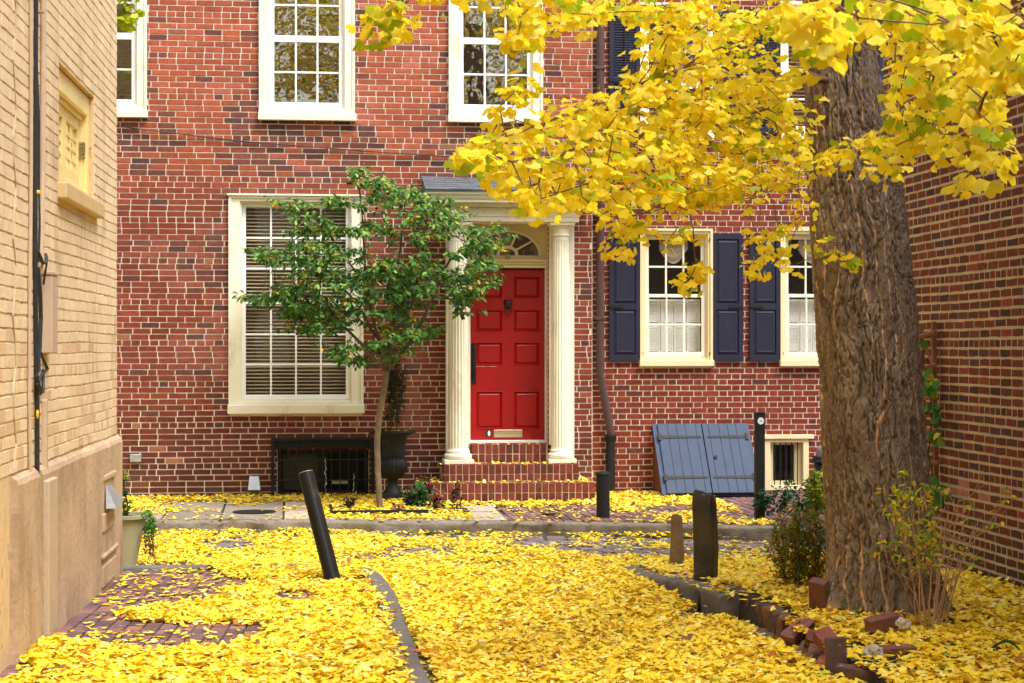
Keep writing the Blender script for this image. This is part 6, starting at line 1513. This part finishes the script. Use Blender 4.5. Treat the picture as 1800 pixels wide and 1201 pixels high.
# spindly dark green shrub by the far kerb, behind
b = G(1372, 905)
shrub('shrub', 'loose dark green shrub with thin arching stems in front of the barred basement window', 'shrub', (b[0], b[1], b[2]), U3(1385, 880, 19.2), (.40, .2, .2), 190, (3, 5), .05,
      [hexc(42, 84, 54), hexc(34, 70, 50), hexc(60, 100, 52)], ov, step=.05, stems=6, up=.3)
b = G(1440, 912)
shrub('shrub', 'light green feathery shrub rising beside the black iron post', 'shrub', (b[0], b[1] - .1, b[2]), U3(1436, 868, 19.0), (.13, .12, .26), 120, (4, 7), .05,
      [hexc(96, 142, 44), hexc(120, 160, 50), hexc(190, 170, 40)], ov, step=.05, stems=4, up=.5, seed=4)
# leggy twiggy shrub right of the trunk
b = (U3(1640, 1105, 10.9)[0], 10.75, .2)
ts = thing('shrub', 'bare twiggy shrub with few yellow green leaves at the right of the trunk', 'shrub', b)
mb = MB(); rs = random.Random(17); tips = []
def qcurve(p0, p1, bend, n):
    p0, p1 = np.array(p0), np.array(p1); m_ = (p0 + p1) / 2 + bend
    return [tuple((1 - t) ** 2 * p0 + 2 * t * (1 - t) * m_ + t * t * p1 + np.array([rs.gauss(0, .003) for _ in range(3)])) for t in np.linspace(0, 1, n)]
for (bx_, tx_, ty_, r_) in ((1612, 1572, 900, .006), (1620, 1600, 870, .006), (1628, 1618, 862, .007), (1622, 1560, 960, .004), (1634, 1640, 905, .008), (1640, 1668, 880, .006), (1646, 1690, 862, .005), (1640, 1655, 930, .007), (1650, 1700, 905, .006), (1655, 1708, 945, .005), (1660, 1714, 930, .006), (1632, 1590, 930, .005), (1646, 1676, 900, .006), (1625, 1605, 1000, .004), (1650, 1688, 985, .004)):
    tt = 10.75 + rs.uniform(-.15, .2); p0 = U3(bx_, 1104, tt); p1 = U3(tx_, ty_, tt + rs.uniform(-.15, .15)); p1[0] = min(p1[0], XR - .12); pts = qcurve(p0, p1, np.array((rs.uniform(-.05, .05), 0, .06)), 12)
    mb.tube(pts, [r_ * (1 - .7 * k / 11) for k in range(12)], 5); tips.append(p1)
    for _ in range(5):
        k = rs.randrange(4, 11); q0 = np.array(pts[k]); L_ = rs.uniform(.10, .26); an = rs.uniform(-1.1, 1.1); q1 = q0 + np.array((math.sin(an) * L_, rs.uniform(-.1, .1), math.cos(an) * L_ * .9)); q1[0] = min(q1[0], XR - .08)
        mb.tube(qcurve(q0, q1, np.array((0, 0, -.02)), 6), [.0026 * (1 - .11 * j) for j in range(6)], 4); tips.append(q1)
        if rs.random() < .6: q2 = q1 + np.array((rs.uniform(-.08, .08), 0, rs.uniform(.02, .1))); q2[0] = min(q2[0], XR - .06); mb.tube([tuple(q0 * .4 + q1 * .6), tuple(q2)], [.0018, .0012], 4); tips.append(q2)
mb.build('stems', M['twig_pale'], ts, fix=False); tips = np.array(tips)
px, py, t = project(tips); wl_ = np.where(px < 1640, .9, .16) * np.where(py < 985, 1, .3); Ps = tips[RNG.random(len(tips)) < wl_]; Ps = np.repeat(Ps, 7, 0) + RNG.normal(size=(len(Ps) * 7, 3)) * .024; m_ = len(Ps)
cc = np.array([hexc(206, 200, 40), hexc(146, 178, 44), hexc(236, 206, 30), hexc(110, 152, 44)])[RNG.integers(0, 4, m_)]
leaf_mesh('leaves', Ps, rnd_dir(m_) + np.array((0, 0, .1)), np.array((0, 0, 1.)) + rnd_dir(m_) * .7, RNG.uniform(.026, .046, m_), cc, ov, M['leaf_green'], ts)
# tall stems in the urn
ux, uy, uz = URN
shrub('urn_plant', 'tall thin dark green stems growing out of the black urn', 'plant', (ux, uy, uz), (ux + .03, uy - .0, uz + .50), (.13, .12, .52), 420, (5, 8), .055, [hexc(48, 66, 36), hexc(66, 80, 40), hexc(40, 52, 32)], nar, step=.05, stems=6, up=.8, r0=.0013, rmax=.006, seed=7, spread=.05)
m_ = 26; Pf = np.array((ux, uy, uz + .01)) + RNG.normal(size=(m_, 3)) * np.array((.09, .09, .004)); 
# planter plants
qx, qy, qz = PLT
shrub('planter_plant', 'upright green plant with a pale flower head in the pale planter', 'plant', (qx - .02, qy, qz), (qx - .01, qy, qz + .16), (.07, .08, .13), 40, (3, 5), .06, [hexc(58, 110, 44), hexc(76, 128, 52), hexc(44, 92, 40)], ov, step=.05, stems=3, up=.3, seed=9, r0=.002)
x_, y_, z_ = U3(219, 840, 14.95)
shrub('planter_plant', 'yellow green flower head standing highest above the pale planter', 'plant', (qx + .06, qy, qz), (x_, y_, z_), (.045, .045, .04), 50, (5, 8), .014, [hexc(140, 160, 60), hexc(176, 178, 80)], ov, step=.05, stems=1, up=.6, seed=10, r0=.002, spread=.01, kill=.02)
tv = thing('planter_plant', 'green plant trailing over the rim of the pale planter down its right side', 'plant', (qx + .2, qy, qz))
mb = MB(); P_ = []
for k in range(9):
    a = R(-40 + 11 * k); r0 = .2; x0, y0 = qx + r0 * math.cos(a) * 1.0, qy + r0 * math.sin(a); L_ = random.uniform(.12, .42)
    pts = [(x0 - .04, y0, qz), (x0 + .03, y0, qz + .03), (x0 + .055, y0 - .01, qz - .03)]; nn = 6
    for j in range(1, nn + 1): pts.append((x0 + .055 + random.uniform(-.012, .012), y0 - .01 + random.uniform(-.01, .01), qz - .03 - L_ * j / nn))
    mb.tube(pts, .0022, 4)
    for j, p in enumerate(pts[1:]):
        for _ in range(16 if j < 4 else 5): P_.append(np.array(p) + RNG.normal(size=3) * .014)
mb.build('stems', M['twig_dark'], tv); P_ = np.array(P_); m_ = len(P_); zc = P_[:, 2] < qz - .16
cc = np.array([hexc(66, 128, 44), hexc(84, 146, 50)])[RNG.integers(0, 2, m_)]; cc[zc] = np.array(hexc(110, 60, 60))
leaf_mesh('leaves', P_, rnd_dir(m_) + np.array((0, 0, -.5)), rnd_dir(m_), RNG.uniform(.014, .026, m_), cc, ov, M['leaf_green'], tv)
# bedding plants in the tree pit
for (px, py, label, cols, h_, n_, lf) in ((721, 893, 'dark green bedding plant with pinkish leaves just right of the young tree', [hexc(64, 92, 56), hexc(120, 84, 84), hexc(52, 70, 48)], .20, 40, .06),
                              (742, 895, 'leafy green bedding plant with a dark seed head in front of the step end', [hexc(50, 96, 50), hexc(62, 108, 56)], .26, 46, .07),
                              (768, 898, 'bedding plant with bright pink leaves at the right of the planting pit', [hexc(208, 104, 100), hexc(84, 110, 62), hexc(70, 50, 48)], .22, 34, .06),
                              (803, 899, 'brown withered bedding plant at the right end of the planting pit', [hexc(66, 44, 36), hexc(84, 60, 44)], .30, 36, .04),
                              (748, 888, 'tall dark brown coleus with withered heads behind the green bedding plant', [hexc(52, 34, 32), hexc(72, 46, 40)], .34, 40, .045),
                              (612, 896, 'low dark withered clump left of the young tree trunk', [hexc(52, 36, 32), hexc(40, 30, 28)], .12, 24, .05),
                              (700, 904, 'small pink and green seedling beside the foot of the young tree', [hexc(190, 96, 92), hexc(92, 120, 64)], .10, 18, .05)):
    x, y, z = G(px, py)
    shrub('bedding_plant', label, 'plant', (x, y, z), (x, y, z + h_ * .62), (.07, .08, h_ * .5), n_, (3, 5), lf, cols, ov, step=.04, stems=3, up=.1, seed=int(px), spread=.03)
# strap leaved plants at the bottom right
def strap(label, specs, base):
    t_ = thing('strap_leaf_plant', label, 'plant', base); 
    for (pts, w_) in specs:
        mb = MB(); P = [np.array(p) for p in pts]; n = 14; vs = []; 
        for k in range(n + 1):
            f = k / n * (len(P) - 1); i = min(int(f), len(P) - 2); u = f - i
            p0, p1, p2, p3 = P[max(i - 1, 0)], P[i], P[i + 1], P[min(i + 2, len(P) - 1)]
            c = .5 * ((2 * p1) + (-p0 + p2) * u + (2 * p0 - 5 * p1 + 4 * p2 - p3) * u * u + (-p0 + 3 * p1 - 3 * p2 + p3) * u ** 3)
            ww = w_ * math.sin(math.pi * min(1, (k / n) * .92 + .08)) ** .6; vs += [c + np.array((0, -.35 * ww, ww * .5)), c + np.array((0, 0, -.006)), c + np.array((0, .35 * ww, -ww * .5))]
        mb.add(vs, [(3 * k, 3 * k + 1, 3 * k + 4, 3 * k + 3) for k in range(n)] + [(3 * k + 1, 3 * k + 2, 3 * k + 5, 3 * k + 4) for k in range(n)], tuple(q * random.uniform(.8, 1.2) for q in hexc(58, 108, 58)))
        o = mb.build('leaf', M['leaf_green'], t_, smooth=True, fix=False)
Tt = 9.9
strap('long green strap leaves arching over the fallen leaves at the lower right edge', [([U3(1728, 1148, Tt), U3(1745, 1138, Tt), U3(1772, 1127, Tt), U3(1800, 1150, Tt - .1)], .022), ([U3(1690, 1190, Tt), U3(1712, 1172, Tt), U3(1738, 1172, Tt)], .014), ([U3(1775, 1195, Tt - .2), U3(1790, 1168, Tt - .2), U3(1815, 1165, Tt - .2)], .014), ([U3(1700, 1160, Tt), U3(1735, 1165, Tt), U3(1755, 1175, Tt)], .010)], tuple(U3(1730, 1150, Tt)))
strap('single short green strap leaf lying on the fallen leaves left of the long ones', [([U3(1698, 1146, 10), U3(1672, 1135, 10), U3(1648, 1146, 10)], .026)], tuple(U3(1698, 1146, 10)))
strap('green strap leaf at the very bottom right corner', [([U3(1770, 1188, 9.6), U3(1790, 1186, 9.6), U3(1812, 1200, 9.5)], .03)], tuple(U3(1770, 1190, 9.6)))
# vine on the trellis
vt = thing('vine', 'green climbing vine with heart shaped leaves twining on the trellis', 'vine', (XR - .1, 14.3, .25))
mb = MB(); pts = [XW(1640, 905, .09), XW(1643, 850, .09), XW(1632, 800, .09), XW(1638, 740, .09), XW(1636, 690, .09), XW(1624, 640, .09), XW(1622, 595, .09)]; mb.tube(pts, .006, 5); mb.build('stems', M['twig_dark'], vt)
P_ = []
for (a, b, n, s) in ((1626, 655, 9, 7), (1632, 676, 12, 8), (1640, 692, 6, 5), (1645, 715, 9, 7), (1628, 715, 8, 6), (1620, 607, 3, 3), (1640, 765, 7, 7), (1652, 768, 4, 6), (1655, 860, 14, 9), (1645, 880, 9, 7), (1642, 850, 6, 6), (1648, 735, 5, 5)):
    for _ in range(n): P_.append(XW(a + random.gauss(0, s * .6), b + random.gauss(0, s * .7), .10 + random.uniform(0, .06)))
P_ = np.array(P_); m_ = len(P_); heart = (np.array([(0, 0, 0), (.35, -.1, 0), (.5, .25, -.03), (.3, .7, -.06), (0, 1, -.12), (-.3, .7, -.06), (-.5, .25, -.03), (-.35, -.1, 0)]), np.array([(0, 1, 2), (0, 2, 3), (0, 3, 4), (0, 4, 5), (0, 5, 6), (0, 6, 7)]))
cc = np.array([hexc(70, 122, 46), hexc(52, 98, 42), hexc(96, 140, 50), hexc(200, 176, 44)])[RNG.choice(4, m_, p=[.4, .3, .2, .1])]
leaf_mesh('leaves', P_, rnd_dir(m_) * .6 + np.array((-.1, -.1, -.6)), np.array((-.6, -.6, .3)) + rnd_dir(m_) * .5, RNG.uniform(.04, .075, m_), cc, heart, M['leaf_green'], vt)

# ------------------------------------------------------------------ fallen leaves
def fallen():
    X = []; Y = []
    def samp(n, y0, y1):
        y = RNG.uniform(y0, y1, n); x = RNG.uniform(-.17 * y1 - .6, .4 * y1 + .5, n); return x, y
    for (y0, y1, den) in ((7.6, 11, 1800), (11, 14, 1500), (14, 17, 1200), (17, 22, 950)):
        A = (y1 - y0) * (.57 * y1 + 1.1); x, y = samp(int(A * den), y0, y1); X.append(x); Y.append(y)
    x, y = np.concatenate(X), np.concatenate(Y)
    px, py, t = project(np.stack([x, y, gz(x, y)], -1))
    ok = (px > -60) & (px < 1860) & (py < 1290)
    ok &= (x < XR - .03) & (y < YL - .02); wl = LW0 + LWK * y
    ok &= ~((x < wl + .07) & (y < 14.35))
    for (x0, x1, yf_, za, zb) in steps: ok &= ~((x > x0) & (x < x1) & (y > yf_ - .01))
    ok &= ~((x > tx0) & (x < tx1) & (y > 21.40))
    x, y, px, py = x[ok], y[ok], px[ok], py[ok]
    W = lambda poly: [G(*p)[:2] for p in poly]
    d = np.ones(len(x))
    n1 = fbm(x * 1.7, y * 1.7, 0, 61, 4); n2 = fbm(x * 5, y * 5, 0, 62, 3)
    def patch(poly, dens, soft=.18, mixn=.0):
        q = inpoly(x + (n2 - .5) * soft * 2, y + (n1 - .5) * soft * 3, W(poly)); d[q] = np.minimum(d[q], np.clip(dens + (n1[q] - .5) * mixn, .02, 1))
    ky = kerbY(x)
    side = (y > ky); d[side] = .85
    sd = side & (y < ky + .17); d[sd] = .06
    d[side & (y > YL - .55)] = 1.0
    patch([(225, 884), (560, 884), (560, 912), (225, 914)], .22, mixn=2.5); patch([(810, 891), (1052, 888), (1100, 916), (830, 916)], .05, mixn=.5)
    patch([(1080, 890), (1320, 888), (1330, 918), (1080, 918)], .28, mixn=2.2)
    st = (y < ky) & (y > 16.6); d[st] = np.clip(.80 + (n1[st] - .5) * 3.5, .2, 1)
    patch([(770, 945), (1090, 948), (1090, 975), (900, 985), (760, 968)], .40, mixn=3); patch([(1060, 945), (1400, 948), (1400, 985), (1220, 982), (1070, 968)], .16, mixn=1.5)
    patch([(780, 985), (900, 990), (930, 1003), (800, 1000)], .3, mixn=1)
    patch([(280, 950), (560, 948), (560, 975), (300, 970)], .55, mixn=3)
    # bare pavers along the painted wall
    patch([(175, 1012), (235, 1004), (330, 1006), (395, 1014), (470, 1022), (380, 1042), (420, 1050), (340, 1064), (225, 1074), (200, 1086), (235, 1095), (330, 1098), (450, 1101), (480, 1112), (400, 1140), (270, 1150), (165, 1136), (60, 1126), (40, 1125), (120, 1050)], .07, soft=.06, mixn=.3)
    patch([(215, 992), (330, 992), (350, 1001), (215, 1003)], .15, soft=.05)
    patch([(485, 1042), (555, 1044), (560, 1060), (480, 1062)], .12, soft=.04); patch([(650, 1082), (690, 1080), (690, 1106), (655, 1104)], .1, soft=.03); patch([(0, 1165), (60, 1168), (70, 1185), (20, 1200), (0, 1200)], .15, soft=.03)
    patch([(520, 1022), (600, 1016), (655, 1018), (650, 1026), (540, 1030)], .25, soft=.04)
    # kerb of the alley mostly shows
    kl = (x > .56) & (x < .72) & (y < 14.0); kn = fbm(y * 1.3, 0 * y, 0, 90, 3); d[kl] = np.where((kn[kl] > .50) | (y[kl] < 11.0), .10, .85)
    cor = (np.hypot(x - .1, y - 14.08) > .42) & (np.hypot(x - .1, y - 14.08) < .62) & (y > 14.0) & (x > -.2); d[cor] = .25
    kr = (x > 2.60) & (x < 2.80) & (y > 11.8) & (y < 15.0); d[kr] = .12
    patch([(1150, 1012), (1235, 1008), (1250, 1045), (1215, 1048), (1160, 1030)], .08, soft=.05)
    er = (x > 2.84) & (x < 2.99) & (y > 10.75) & (y < 12.6); d[er] = .12
    patch([(1640, 1085), (1680, 1082), (1700, 1108), (1650, 1112)], .35, soft=.05); patch([(1405, 1125), (1470, 1120), (1560, 1140), (1600, 1160), (1560, 1201), (1410, 1201)], .3, soft=.03)
    # thinner towards the base of walls, heaped by the kerbs
    k = RNG.random(len(x)) < d; x, y, dd = x[k], y[k], d[k]
    # leaves on the steps
    xs, ys, zs = [], [], []
    for i, (x0, x1, yf_, za, zb) in enumerate(steps):
        n = (110, 110, 16)[i]; y1 = (steps[i + 1][2] if i < 2 else yf_ + .22); f = RNG.random(n) ** .7; xs.append(RNG.uniform(x0, x1, n)); ys.append(yf_ + .02 + (y1 - yf_ - .04) * f); zs.append(np.full(n, zb + .004))
    xs += [RNG.uniform(x0_, x1_, 40) for x0_, x1_ in ((steps[0][0], steps[1][0]), (steps[1][1], steps[0][1]))]; ys += [RNG.uniform(21.1, 21.9, 40)] * 2; zs += [np.full(40, steps[0][4] + .006)] * 2
    xs.append(RNG.normal(URN[0], .09, 30)); ys.append(RNG.normal(URN[1], .07, 30)); zs.append(np.full(30, URN[2] + .012))
    z = gz(x, y); z = z + np.where((x > 2.1) & (x < 2.72) & (y < 15), np.where(y > 12.0, .085, .03) * np.clip((x - 2.1) / .55, 0, 1) ** 2, 0); z = z + np.where((x < 1.1) & (x > .72) & (y < 14), .05 * np.clip((1.1 - x) / .4, 0, 1) ** 2, 0); inb = (x > 2.85) & ((y < 12.6) | (x > 3.5)) & (y < 15.1); z = np.where(inb, np.maximum(z, bed_z(x, y)), z)
    heap = .012 + .022 * np.clip(dd, 0, 1); lump_ = .03 * np.clip(n1[k] - .5, 0, 1) * (dd > .6)
    z = z + .004 + RNG.random(len(x)) * heap + lump_
    # a drift against the kerb and in the gutter
    g_ = np.exp(-((kerbY(x) - .10 - y) / .12) ** 2) * (y < kerbY(x)); z = z + g_ * .02
    ns = sum(map(len, xs)); x = np.concatenate([x] + xs); y = np.concatenate([y] + ys); z = np.concatenate([z] + zs); m_ = len(x); dd = np.concatenate([dd, np.full(ns, .3)])
    ang = RNG.uniform(0, 2 * np.pi, m_); D = np.stack([np.cos(ang), np.sin(ang), RNG.normal(0, .24, m_) * np.clip(dd, .35, 1)], -1); N = np.stack([RNG.normal(0, .27, m_), RNG.normal(0, .27, m_), np.ones(m_)], -1)
    col = np.array([hexc(255, 226, 58), hexc(255, 221, 48), hexc(255, 233, 104), hexc(253, 212, 36), hexc(246, 202, 32), hexc(255, 242, 146)])[RNG.choice(6, m_, p=[.32, .26, .2, .11, .04, .07])] * RNG.uniform(.9, 1.03, (m_, 1))
    r = RNG.random(m_); col[r < .008] = np.array(hexc(176, 112, 50)); col[(r > .008) & (r < .014)] = np.array(hexc(130, 86, 58)); col[(r > .014) & (r < .026)] = np.array(hexc(176, 198, 50)); col[(r > .026) & (r < .05)] = np.array(hexc(234, 180, 40))
    S = RNG.uniform(.027, .049, m_) * np.where(r < .014, 1.35, 1)
    V, T, C, off = [], [], [], 0
    for kk in range(4):
        tp = fan_tpl(nr=6, seed=20 + kk, notch=.10 + .07 * (kk % 3), cup=.25, half=58 + 8 * (kk % 2), wave=.10, petiole=True); s = np.arange(m_) % 4 == kk; TV, TT = tp; nn = s.sum()
        Dn = D[s] / np.linalg.norm(D[s], axis=1, keepdims=True); Xv = np.cross(Dn, N[s]); Xv /= np.linalg.norm(Xv, axis=1, keepdims=True); Zv = np.cross(Xv, Dn); Sz = S[s][:, None, None]; cu_ = RNG.uniform(-1.2, 2.0, nn)[:, None, None]
        P = np.stack([x[s], y[s], z[s]], -1); v = P[:, None] + Sz * (TV[None, :, 0:1] * Xv[:, None] + TV[None, :, 1:2] * Dn[:, None] + cu_ * TV[None, :, 2:3] * Zv[:, None])
        fl = P[:, 2] - .004; v[..., 2] = np.maximum(v[..., 2], (z[s] - .020 * np.clip(dd[s], .1, 1))[:, None])
        T.append((TT[None] + (np.arange(nn) * len(TV))[:, None, None] + off).reshape(-1, 3)); off += nn * len(TV); V.append(v.reshape(-1, 3)); C.append(np.repeat(col[s], len(TV), 0))
    print('fallen leaves', m_)
    o = npmesh('fallen_leaves', np.vstack(V), np.vstack(T), np.vstack(C), M['leaf_fallen'], None, False)
    tag(o, 'thick carpet of bright yellow fallen ginkgo leaves over alley, street and steps', 'leaves'); o['kind'] = 'stuff'
fallen()
print('objects', len(bpy.data.objects))
